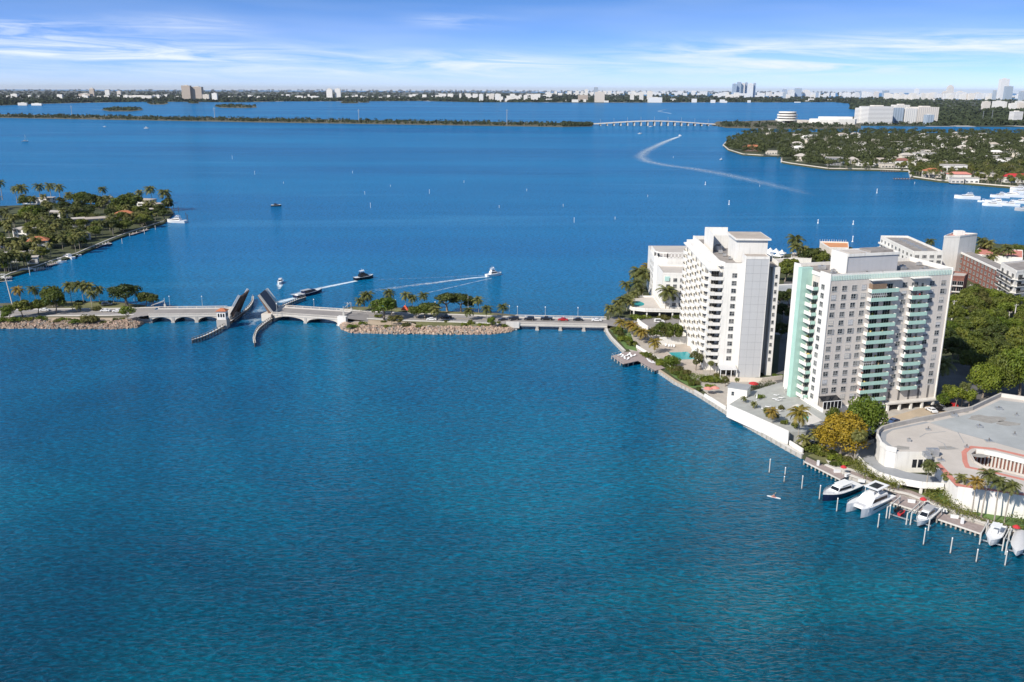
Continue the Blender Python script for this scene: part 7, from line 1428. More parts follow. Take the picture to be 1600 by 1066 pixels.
while n < 245 and tries < 4000:
    tries += 1; px = rnd.uniform(-30, 268); py = rnd.uniform(316, 428); x, y, _ = at(px, py, ZR)
    if not inpoly(x, y, RES) or not inpoly(x + 3, y - 7, RES): continue
    if any(hypot(x - a, (y - b2)) < 7.6 for a, b2 in hs_): continue
    u = rnd.random(); left = px < 120
    kd = rnd.choice(['palm0', 'palm1', 'palm3', 'royal0', 'fan0', 'palm2']) if u < (.62 if left else .35) else rnd.choice(['broad0', 'broad1', 'broad2', 'dark0', 'dark1', 'olive0', 'umb0'])
    isp = kd[:3] in ('pal', 'roy', 'fan'); lb, g_ = near_label({'roya': 'royal palm', 'palm': 'palm', 'fan0': 'fan palm', 'fan1': 'fan palm', 'dark': 'dark tree', 'umb0': 'spreading tree', 'umb1': 'spreading tree', 'oliv': 'olive tree'}.get(kd[:4], 'green tree'), x, y, RM, 'residential island')
    tree(kd, x, y, ZR, rnd.uniform(8, 12) if isp else rnd.uniform(6.5, 10), lb, g_, w=1.3)
    n += 1
o = wall_line('quay_wall', 'pale quay wall along the residential island shore', 'quay wall', [(-60, 455), (0, 438), (18, 430), (58, 419), (86, 409), (120, 399), (140, 390), (176, 375), (200, 366), (256, 348)], 1.6, .8, 'paleconc', z=0)
G6 = 'docks along the residential island'
for i, (a, b_, lb) in enumerate((((0, 436), (20, 433), 'small timber dock at the left edge of the quay'), ((76, 414), (92, 410), 'dock with posts below the orange tiled house'), ((150, 386), (172, 378), 'long lattice dock in front of the dark modern house'), ((205, 366), (232, 358), 'dock before the garden near the island tip'), ((60, 420), (72, 418), 'short dock by the small moored boats'))):
    p, q = Vector(at(*a, 1)), Vector(at(*b_, 1)); o = root('dock', lb, 'dock', (p.x, p.y, 0), 0, G6); d = q - p; b = MB(); b.bar((0, -1.5, .9), (d.x, d.y - 1.5, .9), 3.0, .2); b.build('deck', M['deck'], o); b = MB()
    for k in range(6): t = k / 5; b.bar((d.x * t, d.y * t - 3, -1.5), (d.x * t, d.y * t - 3, 2.2), .3)
    b.build('posts', M['pilew'], o)
def moor(px, py, rz_, L, st, hm, lb, nm='motor_boat', cat='motor boat', g=None): x, y, _ = at(px, py, 0); boat(nm, lb, x, y, rz_, L, L * .3, L * .11 + .2, hm, st, cat, g)
moor(276, 348, 2.9, 17, 'yacht', 'gel', 'white yacht moored at the tip of the residential island', 'motor_yacht', 'motor yacht'); moor(107, 404, 2.6, 11, 'cruiser', 'gel', 'white cabin boat at the quay below the palms'); moor(94, 411, .3, 8, 'center', 'gel', 'small white boat beside the cabin boat at the quay'); moor(44, 424, .4, 8, 'covered', 'gel', 'pale covered boat in front of the blue boat house'); moor(6, 437, .2, 9, 'center', 'gel', 'white boat at the left edge dock'); moor(166, 384, .5, 8, 'runabout', 'navy', 'dark boat at the lattice dock'); moor(120, 401, .4, 6, 'runabout', 'gel', 'small pale boat between the docks')
for px, yb, h, lb in ((47, 430, 4.5, 'white pole in the water off the left quay'), (134, 384, 9, 'tall white pole on the quay of the residential island'), (191, 381, 3.5, 'short white pile off the island sea wall'), (226, 366, 3, 'white pile near the island tip'), (243, 359, 3, 'white pile right beside the tip garden'), (291, 342, 5, 'dark pile right of the moored yacht'), (293.5, 345, 5, 'second dark pile right of the moored yacht'), (279, 332, 5, 'dark pile behind the moored yacht'), (272, 330, 5, 'dark pile between palm and moored yacht')):
    x, y, _ = at(px, yb, 0); b = MB(); b.tube([(0, 0, -1), (0, 0, h)], .22, 7); b.lathe([(.25, h), (.02, h + .4)], k=7); o = b.build('mooring_pile', M['wood' if 'dark' in lb else 'pilew']); o.location = (x, y, 0); tag(o, lb, 'mooring pile')
x, y, _ = at(52, 412, 1); house('boat_house', 'blue-fronted boat house on the quay', x, y, ZR, 6, 5, 4, .35, 'white', 'flat', 'rooflight', 1)
# ------------------------------------------------------------ wooded peninsula, right
wall_line('quay_wall', 'pale sea wall around the wooded peninsula', 'quay wall', [(1138, 220), (1130, 228), (1138, 235), (1160, 242), (1190, 244), (1221, 244), (1221, 254), (1234, 256.5), (1295, 265), (1380, 266.5), (1420, 268), (1423, 277.5), (1465, 283.5), (1550, 291), (1600, 295), (1800, 310)], 2.2, 2.0, 'cream', z=0)
PH = [(1302, 258, 22, 14, 11, .1, 'grey2', 'flat', 'rooflight', 'dark boxy house on the peninsula shore', 2), (1352, 259, 24, 12, 6, .1, 'white', 'flat', 'rooflight', 'white low house right of the dark boxy one', 1), (1318, 258, 14, 10, 6, .1, 'white', 'flat', 'rooflight', 'small white house beside the dark boxy one', 1), (1345, 243, 26, 14, 8, .1, 'white', 'flat', 'rooflight', 'white villa in the trees above the peninsula shore', 2), (1175, 236, 30, 14, 7, .2, 'brick', 'hip', 'terra', 'long red-roofed villa on the peninsula point', 1), (1205, 241, 18, 12, 6, .0, 'cream', 'flat', 'rooflight', 'cream villa at the end of the point shore', 1),
 (1408, 262, 20, 12, 10, .1, 'white', 'hip', 'brick', 'white house with a dark red roof on the peninsula', 2), (1385, 262, 18, 12, 6, .1, 'cream', 'flat', 'rooflight', 'cream house with white terrace left of the dark red roof', 1), (1442, 250, 34, 14, 11, .1, 'white', 'flat', 'rooflight', 'large white modern house standing above the shore trees', 2), (1455, 277, 20, 12, 8, .05, 'cream', 'hip', 'terra', 'pinkish house with tiled roof by the peninsula shore', 2), (1488, 272, 30, 14, 12, .1, 'white', 'flat', 'rooflight', 'large white house behind red roofs near the marina', 2), (1497, 281, 26, 10, 7, .05, 'white', 'hip', 'pinkred', 'white house with a salmon tiled roof near the marina', 1), (1516, 286, 16, 9, 6, .0, 'white', 'flat', 'rooflight', 'white boxy pavilion on the sea wall', 1), (1494, 286, 14, 9, 6, .0, 'cream', 'flat', 'rooflight', 'cream pavilion on the sea wall', 1), (1541, 280, 24, 12, 7, .05, 'cream', 'flat', 'rooflight', 'terraced pale house left of the big shore tree', 2), (1565, 258, 26, 12, 10, .1, 'white', 'flat', 'rooflight', 'white house among trees above the marina', 2), (1590, 285, 34, 12, 7, .0, 'white', 'hip', 'red', 'red-roofed boathouse at the right edge behind the yachts', 1), (1592, 254, 26, 10, 6, .1, 'white', 'flat', 'rooflight', 'flat white roof at the right edge of the peninsula', 1), (1197, 206, 30, 12, 8, .1, 'white', 'flat', 'rooflight', 'white roofs at the back of the peninsula point', 1), (1205, 211, 24, 12, 6, .1, 'cream', 'flat', 'rooflight', 'beige roof behind the point trees', 1)]
for px, py, w, d, h, rz_, wl, rf, rm, lb, st in PH: x, y, _ = at(px, py, 1.2); house('waterfront_house', lb, x, y, 1.2, w, d, h, rz_ - .15, wl, rf, rm, st)
import re
hp = [at(r[0], r[1], 1.2)[:2] for r in PH]
PM = [(*at(r[0], r[1], 1.2)[:2], 'the ' + re.split(' in the | among | on the | above | behind | right of | left of | near the | beside | by the | at the ', r[9])[0]) for r in PH]
rnd = random.Random(31); k = 0; tr_ = 0
while k < 72 and tr_ < 3000:
    tr_ += 1; px = rnd.uniform(1240, 1610); py = rnd.uniform(211, 262); x, y, _ = at(px, py, 1.2)
    if not inpoly(x, y, PEN) or any(hypot(x - a, y - b2) < 30 for a, b2 in hp): continue
    hp.append((x, y)); k += 1; w = rnd.uniform(14, 24)
    zone = 'back row' if py < 225 else 'middle' ; zx = 'left' if px < 1400 else 'right'
    house('villa', near_label('pale roof among trees', x, y, PM, '')[0], x, y, 1.2, w, rnd.uniform(10, 14), rnd.uniform(5.5, 8.5), rnd.uniform(-.4, .4), rnd.choice(['white', 'cream', 'white']), rnd.choice(['flat', 'flat', 'hip']), rnd.choice(['rooflight', 'rooflight', 'roofbeige', 'white']), 1, 'house', near_label('pale roof', x, y, PM, 'villas among the peninsula trees')[1], False)
cand = []; rnd = random.Random(41); tries = 0
while len(cand) < 2100 and tries < 60000:
    tries += 1; px = rnd.uniform(1131, 1640); py = 206 + (300 - 206) * rnd.random() ** 1.15; x, y, _ = at(px, py, 1.2)
    if not inpoly(x, y, PEN) or not inpoly(x + 2, y - 9, PEN): continue
    if any(hypot((x - a), (y + 4 - b2)) < 13.5 for a, b2 in hp): continue
    if rnd.random() > .35 + y / 3000.0: continue
    cand.append((y, x, px, py))
cand.sort()
sb = MB()
def zone_of(px): return 'point' if px < 1235 else 'dark house shore' if px < 1340 else 'middle shore' if px < 1450 else 'marina shore'
for i, (y, x, px, py) in enumerate(cand[:285]):
    pal = rnd.random() < .5; ftree(x, y, 1.2, rnd.uniform(1.0, 1.5) if not pal else rnd.uniform(.9, 1.35), *near_label('palm' if pal else 'leafy tree', x, y, PM, 'peninsula front rows'), pal)
for (y, x, px, py) in cand[285:]:
    s = rnd.uniform(1.1, 1.9); 
    for j in range(4): leafball(sb, rnd, (x + rnd.gauss(0, 2.2), y + rnd.gauss(0, 2.2), 1.2 + 5.2 * s + rnd.gauss(0, .8)), 2.6 * s, 15, 2.3, .8)
tag(sb.build('tree_canopy', M['fardark']), 'continuous dark tree canopy of the inner peninsula', None, None, 'stuff')
# marina yachts
G7 = 'white yachts in the marina at the right edge'
for px, py, rz_, L, st, lb in ((1511, 311, 2.75, 24, 'yacht', 'largest white yacht, moored outermost at the left of the marina'), (1536, 316, 2.7, 10, 'center', 'small white tender between the yachts'), (1556, 318, 2.6, 20, 'yacht', 'white yacht second from the left in the marina'), (1550, 322, 2.7, 17, 'yacht', 'white yacht in front of the second one'), (1578, 322, 2.6, 17, 'yacht', 'white yacht right of the front pair'), (1562, 309, 2.7, 18, 'yacht', 'white yacht with a tall mast behind the pair'), (1582, 308, 2.6, 24, 'yacht', 'long white yacht in the back of the marina'), (1597, 303, 2.7, 24, 'yacht', 'white yacht near the red-roofed boathouse'), (1597, 318, 2.6, 18, 'yacht', 'white yacht at the right picture edge'), (1604, 330, 2.8, 20, 'express', 'grey-hulled boat cut by the right picture edge'), (1592, 297, 2.8, 18, 'yacht', 'white yacht tucked by the sea wall')):
    moor(px, py, rz_, L, st, 'gelgrey' if 'grey' in lb else 'gel', lb, 'motor_yacht', 'motor yacht', G7)
for px, py, lb in ((1411, 281, 'short dark pier of posts at the step of the peninsula shore'), (1390, 269, 'timber pier on the peninsula shore')):
    x, y, _ = at(px, py, 0); o = root('pier', lb, 'pier', (x, y, 0)); b = MB(); b.box(-12, 12, -2, 2, 1.2, 1.5); b.build('deck', M['deck'], o); b = MB()
    for i in range(8): b.bar((-12 + 24 * i / 7, -2, -1), (-12 + 24 * i / 7, -2, 2.6), .8)
    b.build('posts', M['wood'], o)
# ------------------------------------------------------------ channel markers
CMK = [(*at(px, py, 0)[:2], lb) for px, py, lb in ((431, 322, 'the small black speedboat'), (1010, 245, 'the bend of the long wake'), (772, 430, 'the white motor yacht'), (229, 201, 'the motor boat by the far causeway'), (1127, 250, 'the boat off the wooded point'), (1278, 349, 'the buoy pair above the mint tower'), (1180, 283, 'the tail of the long wake'))]
for i, (px, yt, yb) in enumerate(((1370, 296, 302), (1102, 285, 289), (1278, 344, 349), (1333, 346, 351), (1332, 370, 378), (1139, 314, 320), (897, 341, 348), (579, 318, 325), (671, 297, 303), (1429, 285, 288), (823, 296, 299), (363, 244, 249), (398, 268, 273), (551, 268, 271), (570, 300, 304), (780, 322, 325), (725, 283, 286), (1012, 306, 308), (880, 320, 323), (1187, 290, 292), (443, 285, 287), (1052, 245, 247), (610, 290, 292), (961, 340, 343))):
    x, y, _ = at(px, yb, 0); h = max(1.6, hgt(px, yt, y)); b = MB(); r = .28 if i < 6 else .15; b.tube([(0, 0, -1), (0, 0, h)], r, 8); b.lathe([(r * 1.6, h), (r * 1.6, h + .3), (.05, h + .7)], k=8)
    if i < 6: b.lathe([(r * 2.4, 0), (r * 2.4, .5), (r, .7)], k=10)
    o = b.build('channel_marker', M['white2']); o.location = (x, y, 0); tag(o, (near_label('channel marker', x, y, CMK, '')[0] if i > 5 else ('white marker off the marina yachts', 'white marker near the end of the long wake', 'white buoy post left of the pair above the mint tower', 'white buoy post right of the pair above the mint tower', 'white column marker beside the orange roof', 'thin marker off the middle of the right bay')[i]), 'channel marker', 'markers scattered over the bay' if i > 5 else None)
# ------------------------------------------------------------ causeway strip, its bridge and pylons
rnd = random.Random(51); sb = MB()
for i in range(2300):
    t = rnd.random(); t2 = t * (len(strip_f) - 1); k = min(int(t2), len(strip_f) - 2); f = t2 - k; bb = strip_b[::-1]
    a = Vector(strip_f[k]).lerp(Vector(strip_f[k + 1]), f); c = Vector(bb[k]).lerp(Vector(bb[k + 1]), f); u = rnd.uniform(.06, .5) if rnd.random() < .7 else rnd.uniform(.5, .95); p = a.lerp(c, u); s = rnd.uniform(.8, 1.5); 
    leafball(sb, rnd, (p.x, p.y, 2.8 * s + 1.2), 4.0 * s, 11, 4.0, .75)
tag(sb.build('mangrove_belt', M['farwood']), 'unbroken belt of dark mangroves along the far causeway', None, None, 'stuff')
sb = MB()
for pl_, n in (([(158, 171.5), (170, 173.5), (205, 173.5), (222, 171.5), (215, 169.8), (180, 169.4)], 90), ([(230, 160.8), (236, 163), (256, 163), (262, 161.4), (255, 160.2)], 60), ([(294, 160.6), (300, 161.6), (311, 161.3)], 25), ([(336, 166.2), (345, 168), (385, 168.6), (401, 167.8), (398, 165.4), (360, 164.4)], 90), ([(531, 159.8), (535, 161.2), (560, 161.2), (560, 160)], 40), ([(562, 159), (562, 160.3), (577, 160.2)], 25)):
    P_ = wp(pl_, .8); xs_ = [p[0] for p in P_]; ys_ = [p[1] for p in P_]; k = 0; t = 0
    while k < n and t < 5000:
        t += 1; x = rnd.uniform(min(xs_), max(xs_)); y = rnd.uniform(min(ys_), max(ys_))
        if inpoly(x, y, P_): leafball(sb, rnd, (x, y, 6), rnd.uniform(6, 10), 10, 8, .7); k += 1
tag(sb.build('islet_mangroves', M['farwood']), 'dark mangrove cover of the small bay islets', None, None, 'stuff')
sb = MB(); P_ = wp([(1125, 199), (1200, 200.5), (1300, 201), (1345, 200), (1345, 196), (1290, 194), (1205, 193), (1150, 191), (1125, 192)], .9); k = 0
while k < 420:
    px = rnd.uniform(1125, 1600); py = rnd.uniform(191, 201.5); x, y, _ = at(px, py, .9)
    if px < 1345 and not inpoly(x, y, P_): continue
    if 1335 < px and py > 197: continue
    leafball(sb, rnd, (x, y, 5), rnd.uniform(4, 7.5), 11, 5, .75); k += 1
tag(sb.build('shore_trees', M['farwood']), 'tree belt at the head of the far bridge and below the hospital', None, None, 'stuff')
A_ = at(928, 196, 1); B_ = at(1118, 196.5, 1); a, d, L = dirs(A_, B_); o = root('causeway_bridge', 'long pale bridge on many piers joining the far causeway strip to the hospital shore', 'bridge', (a.x, a.y, 0), atan2(d.y, d.x)); b = MB(); K = 24
def zb(t): return 4 + 9 * sin(pi * min(1, max(0, t))) ** 1.3
rows = [[(L * i / K, 0, zb(i / K)), (L * i / K, 26, zb(i / K)), (L * i / K, 26, zb(i / K) + 2.4), (L * i / K, 0, zb(i / K) + 2.4)] for i in range(K + 1)]; b.grid(rows, True); b.build('deck', M['bridgepaint'], o)
for i in range(1, 18): x = L * i / 18; b = MB(); b.box(x - 1.8, x + 1.8, 2, 24, -1, zb(i / 18)); b.build('pier', M['bridgepaint'], o)
for i in range(9): x, y = a.x + d.x * L * (i + .5) / 9, a.y + d.y * L * (i + .5) / 9 + 13; q = root('street_lamp', '%s thin lamp mast from the left end of the far bridge' % ('first', 'second', 'third', 'fourth', 'fifth', 'sixth', 'seventh', 'eighth', 'last')[i], 'street lamp', (x, y, zb((i + .5) / 9) + 2), 0, 'lamp masts on the far bridge'); b = MB(); b.tube([(0, 0, 0), (0, 0, 13)], .35, 5); b.build('mast', M['metal'], q)
for px, yb, yt, lb in ((113, 183, 165, 'power pylon on the left of the far causeway'), (336, 188, 168, 'power pylon second from the left on the far causeway'), (561, 192, 171, 'power pylon in the middle of the far causeway'), (792, 196, 171, 'power pylon on the right of the far causeway')):
    x, y, _ = at(px, yb, 1); h = hgt(px, yt, y); o = root('power_pylon', lb, 'power pylon', (x, y, 1)); b = MB(); b.tube([(0, 0, 0), (0, 0, h)], [1.2, .7], 6); b.build('mast', M['metal'], o); b = MB(); b.bar((-4, 0, h * .9), (4, 0, h * .9), .8); b.bar((-3, 0, h * .78), (3, 0, h * .78), .8); b.build('crossarm', M['metal'], o)
# ------------------------------------------------------------ far buildings
def facade(name, wall, win, fx, fz, fr=.45, hz=.55):
    m, t, b = base_mat(name); tcn = N(t, 'ShaderNodeTexCoord'); sp = N(t, 'ShaderNodeSeparateXYZ'); t.links.new(tcn.outputs['Object'], sp.inputs[0])
    u = math_(t, 'FRACT', math_(t, 'DIVIDE', math_(t, 'ADD', sp.outputs[0], sp.outputs[1]), fx)); v = math_(t, 'FRACT', math_(t, 'DIVIDE', sp.outputs[2], fz))
    k = math_(t, 'MULTIPLY', math_(t, 'LESS_THAN', u, fr), math_(t, 'LESS_THAN', v, hz)); g = N(t, 'ShaderNodeNewGeometry'); gs = N(t, 'ShaderNodeSeparateXYZ'); t.links.new(g.outputs['Normal'], gs.inputs[0]); k = math_(t, 'MULTIPLY', k, math_(t, 'LESS_THAN', math_(t, 'ABSOLUTE', gs.outputs[2]), .5))
    oi = N(t, 'ShaderNodeObjectInfo'); wc = ramp_(t, oi.outputs['Random'], [(i / max(1, len(wall) - 1), c) for i, c in enumerate(wall)])
    c = mix_c(t, k, wc, win); t.links.new(c, b.inputs['Base Color']); b.inputs['Roughness'].default_value = .6; return m
FA1 = facade('far_facade_white', [(.86, .85, .82), (.74, .72, .68), (.84, .81, .76), (.68, .61, .53)], (.30, .33, .36), 7, 3.4, .32, .5)
FA2 = facade('far_facade_glass', [(.50, .58, .66), (.36, .45, .54)], (.20, .26, .34), 9, 3.6, .7, .6)
FA3 = facade('tan_facade', [(.56, .48, .41), (.50, .42, .35)], (.22, .19, .17), 6, 3.2, .5, .6)
FA4 = facade('banded_facade', [(.86, .85, .82), (.82, .81, .78)], (.25, .25, .26), 400, 4.2, .999, .36)
def fartower(px, yt, yb, wpx, label, m=None, group=None, dep=.6, cap=True, name='high_rise', cat='high-rise', steps=0, rz=0):
    x, y, _ = at(px, yb, 1); h = hgt(px, yt, y); s = FPX / (y * cos(PITCH) + CAMZ * sin(PITCH)); w = wpx / s; d = w * dep; o = root(name, label, cat, (x, y + d / 2, 1), rz, group); b = MB()
    b.box(-w / 2, w / 2, -d / 2, d / 2, 0, h * (.93 if steps else 1)); b.build('wall', m or FA1, o); c = MB()
    if steps: c.box(-w / 3, w / 3, -d / 3, d / 3, h * .93, h)
    c.box(-w * .2, w * .2, -d * .2, d * .2, h, h * 1.03 + 2); c.build('roof_plant', M['paleconc'], o); return o
prom = [(291.5, 134, 156.5, 13.5, 'tan round-shouldered tower, left of the close pair on the far left shore', FA3), (308, 136, 156.5, 16, 'tan tower, right of the close pair on the far left shore', FA3), (322, 148, 157.5, 10, 'pale low block attached to the tan towers', FA1), (335.5, 146, 157, 8, 'small pale tower just right of the tan pair', FA1), (515, 139, 154.5, 9, 'pale stepped tower, left of a pair on the mid left shore', FA1), (528, 139, 154.5, 9, 'pale tower with a shaded side, right of a pair on the mid left shore', FA1), (144, 138, 152, 7, 'pink tapering church-like tower on the far left shore', FA3), (132, 146.5, 152.5, 18, 'pink long hall beside the tapering tower', FA3), (168, 141, 150, 7, 'white tower right of the pink one', FA1), (186, 142.5, 150, 6, 'slim white tower on the far left shore', FA1), (22, 147, 153, 10, 'white block at the far left shore end', FA1),
 (937, 144, 160, 15, 'wide grey slab tower across the far bay', FA1), (911, 149, 159, 15, 'orange-beige low block across the far bay', FA3), (931, 136.5, 150, 6, 'dark glass tower behind the wide grey slab', FA2), (916, 140, 151, 5, 'thin white tower behind the orange-beige block', FA1), (987.5, 147.5, 158.5, 6, 'small pale tower in the centre of the far bay shore', FA1), (1002, 144, 158.5, 6, 'slim white tower, left of the close white pair', FA1), (1015, 143, 158, 8, 'slim white tower, right of the close white pair', FA1), (1024, 152.5, 160.5, 21, 'long white slab at the water below the white pair', FA1),
 (1147, 131, 150, 6, 'bluish tower at the left of the distant cluster', FA2), (1154, 128.5, 150, 6, 'tall glass tower in the distant cluster', FA2), (1160, 130.5, 150, 6, 'pale tower in the middle of the distant cluster', FA1), (1165, 129, 150, 4, 'thin glass tower in the distant cluster', FA2), (1172, 131, 152, 8, 'white tower right of the distant cluster', FA1), (1178, 130, 152, 4, 'thin bluish tower at the right of the distant cluster', FA2),
 (1247, 138, 152, 10, 'violet-blue glass block on the beach skyline', FA2), (1236, 141, 152, 9, 'white block left of the violet-blue one', FA1), (1260, 141, 152, 9, 'white block right of the violet-blue one', FA1), (1226, 139.5, 150, 7, 'blue-topped tower at the left of the beach skyline', FA2), (1341, 142, 152, 8, 'dark blue tower where the open sea starts', FA2), (1384, 141.5, 152.5, 9, 'brown-blue tower standing against the open sea', FA2), (1432, 139, 152, 6, 'slim white tower against the sea horizon', FA1), (1484, 134, 154, 9, 'tall pale tower with a stepped top on the beach', FA1), (1477, 143, 155, 8, 'white tower left of the stepped one', FA1), (1500, 143, 155, 10, 'pale tower right of the stepped one', FA1), (1567, 123.5, 156, 13, 'tallest white tower at the right end of the skyline', FA1), (1575, 135, 157, 11, 'grey tower in front of the tallest white one', FA2), (1553, 141.5, 157, 5, 'greenish thin tower left of the tallest one', FA2), (1598, 143, 158, 10, 'grey tower at the right picture edge', FA2)]
for px, yt, yb, w, lb, m in prom: fartower(px, yt, yb, w, lb, m, steps=('stepped' in lb or 'tapering' in lb) and 1)
rnd = random.Random(61); SKB = MB()
def scat(n, x0, x1, tfun, bfun, wr, label, group, mats, dens=None):
    for i in range(n):
        px = rnd.uniform(x0, x1); yb = bfun(px) + rnd.uniform(-2.5, 1.5); yt = min(yb - 1.2, tfun(px) + abs(rnd.gauss(0, 3.0)))
        if yb - yt < 8.4: s_ = FPX / at(px, yb, 1)[1]; x_, y_, _ = at(px, yb, 1); w_ = rnd.uniform(*wr) / s_ / 2; SKB.box(x_ - w_, x_ + w_, y_, y_ + w_, .5, hgt(px, yt, y_)); continue
        m_ = min(prom, key=lambda q: abs(q[0] - px)); hh = yb - yt; sz = 'tall' if hh > 8 else 'low' if hh < 5 else 'mid-height'; mm = rnd.choice(mats); cl = 'glassy' if mm is FA2 else 'pale'
        nm = m_[4]; nm = nm.split(',')[0]; lb = '%s %s block %s of the %s' % (sz, cl, 'right' if px > m_[0] else 'left', ' '.join(nm.split()[:8])); LMK[lb] = at(m_[0], yb, 1); fartower(px, yt, yb, rnd.uniform(*wr), lb, mm, group, name='distant_block', cat='building')
scat(95, 1110, 1370, lambda x: 143.5, lambda x: 152.5, (3, 8), 'small pale block in the dense beach skyline left of the open sea', 'beach skyline blocks, left', [FA1, FA1, FA1, FA2])
scat(125, 1385, 1640, lambda x: 144.8, lambda x: 155, (4, 9), 'white block in the beach skyline in front of the open sea', 'beach skyline blocks, right', [FA1, FA1, FA1, FA1])
scat(80, 850, 1125, lambda x: 142.0, lambda x: 148.5, (3, 7), 'hazy pale block in the skyline beyond the far bridge', 'skyline blocks beyond the bridge', [FA1, FA1, FA2])
scat(52, 640, 860, lambda x: 146, lambda x: 152, (3, 8), 'pale block on the middle of the far shore', 'far shore blocks, middle', [FA1, FA1, FA3])
scat(60, 0, 640, lambda x: 147.5, lambda x: 153.5, (3, 8), 'low pale block among the trees of the far left shore', 'far shore blocks, left', [FA1, FA1, FA3])
scat(14, 750, 840, lambda x: 147, lambda x: 158, (5, 10), 'white shoreline block on the middle of the far shore', 'shoreline blocks, middle', [FA1])
scat(22, 850, 1330, lambda x: 154, lambda x: 159.5, (4, 10), 'low white waterside building across the far bay', 'low waterside buildings', [FA1])
scat(14, 1540, 1640, lambda x: 158, lambda x: 170, (7, 16), 'white mid-rise block behind the woods at the right', 'mid-rise blocks at the right', [FA1])
tag(SKB.build('low_skyline_blocks', FA1), 'low pale buildings massed along the far shores', None, None, 'stuff')
for px, yt, yb, w, lb in ((215, 149.5, 154, 44, 'long white low building on the far left shore'), (240, 151.5, 154, 26, 'second long white building on the far left shore'), (35, 161, 165, 14, 'white shoreline building at the left picture edge'), (57, 162, 165, 16, 'white shoreline building near the left picture edge'), (467, 150, 154, 12, 'white low building left of the paired towers'), (490, 150.5, 154, 16, 'white low building next to the paired towers')):
    fartower(px, yt, yb, w, lb, FA1, dep=.3, name='low_building', cat='building')
# trees of the far mainland: one mass
sb = MB(); rnd = random.Random(71)
LFin = left_far[:24]
def masses(n, x0, x1, y0f, y1, hs_, out):
    for i in range(n):
        px = rnd.uniform(x0, x1); ya = y0f(px); py = ya - (ya - y1) * rnd.random() ** 1.6; x, y, _ = at(px, py, 1); s = y / 8000.0
        leafball(out, rnd, (x, y, hs_ * .5), hs_ * rnd.uniform(.6, 1.3) * (.8 + .6 * s), 7, hs_ * 1.5 * (.8 + .8 * s), .55)
def shore(px):
    pts = [(-200, 167), (0, 165), (60, 162.5), (100, 161.5), (175, 160), (300, 159.5), (375, 160), (450, 158.5), (660, 158), (745, 160), (1220, 160), (1302, 159.8), (1345, 164), (1400, 170), (1700, 175)]
    for (a, b2), (c, d) in zip(pts[:-1], pts[1:]):
        if a <= px <= c: return b2 + (d - b2) * (px - a) / (c - a)
    return 165
masses(5200, -60, 1340, lambda p: shore(p) - .4, 140.5, 11, sb)
tag(sb.build('mainland_woods', M['farwood']), 'dark wooded land on the far side of the bay', None, None, 'stuff')
sb = MB()
masses(3600, 1330, 1660, lambda p: 196 if p > 1460 else shore(p) + 8, 152.5, 9, sb)
tag(sb.build('mainland_woods', M['farwood']), 'green woods between the hospital and the beach skyline', None, None, 'stuff')
# near far-right landmarks
x, y, _ = at(1232, 193, 1); o = root('round_office', 'round white building with stacked dark window bands behind the peninsula', 'round building', (x, y + 20, 1)); s = FPX / y
for i in range(4): b = MB(); r = (17, 15, 15, 13)[i] / s * 1.0; z = 9 + 8.2 * i; b.lathe([(r, z), (r, z + 4.6)], k=28); b.face([(r * cos(j * 2 * pi / 28), r * sin(j * 2 * pi / 28), z + 4.6) for j in range(28)]); b.face([(r * cos(j * 2 * pi / 28), r * sin(j * 2 * pi / 28), z) for j in range(28)]); b.build('floor_band', M['white'], o)
b = MB(); r = 12.5 / s; b.lathe([(r, 0), (r, 38)], k=28); b.build('window_drum', M['darkglass'], o)
b = MB(); b.box(-36, 36, -24, -14, 0, 9); b.build('base', M['white'], o)
x, y, _ = at(1308, 194.5, 1); o = root('domed_hall', 'low white curved hall left of the hospital', 'hall', (x, y + 20, 1)); b = MB(); b.prism([(-90, -10), (-60, -25), (0, -32), (55, -28), (70, 0), (55, 30), (-70, 30)], 0, 17); b.build('wall', M['white'], o); b = MB(); b.prism([(-60, -8), (0, -20), (50, -16), (50, 20), (-50, 20)], 17, 24); b.build('upper_wall', M['white'], o); b = MB(); b.box(-120, -90, -10, 20, 0, 13); b.build('wing', M['cream'], o)
hospx = [(1346, 169, 193, 15, 'round-cornered white end block of the hospital', FA4), (1373, 167, 194, 40, 'banded white main block of the hospital', FA4), (1401, 169, 193, 18, 'bluish glass block of the hospital', FA2), (1421, 170, 193, 20, 'white middle block of the hospital', FA1), (1447, 168, 193, 34, 'right-hand white wing of the hospital', FA1), (1408, 164.5, 188, 22, 'rooftop level rising behind the hospital blocks', FA1), (1452, 180, 195, 12, 'blue-windowed low block in front of the hospital wing', FA2), (1589, 175, 192, 15, 'banded pale block at the right picture edge', FA4)]
for px, yt, yb, w, lb, m in hospx: fartower(px, yt, yb, w, lb, m, dep=.8, name='hospital_block', cat='hospital block', rz=.1)
for px, yt, yb in ((1549, 172, 190), (1535, 174, 190)): x, y, _ = at(px, yb, 1); h = hgt(px, yt, y); o = root('radio_mast', 'thin mast, %s of the pair in the woods right of the hospital' % ('right one' if px > 1540 else 'left one'), 'mast', (x, y, 1), 0, 'thin masts in the right woods'); b = MB(); b.tube([(0, 0, 0), (0, 0, h)], .7, 5); b.build('mast', M['metal'], o)
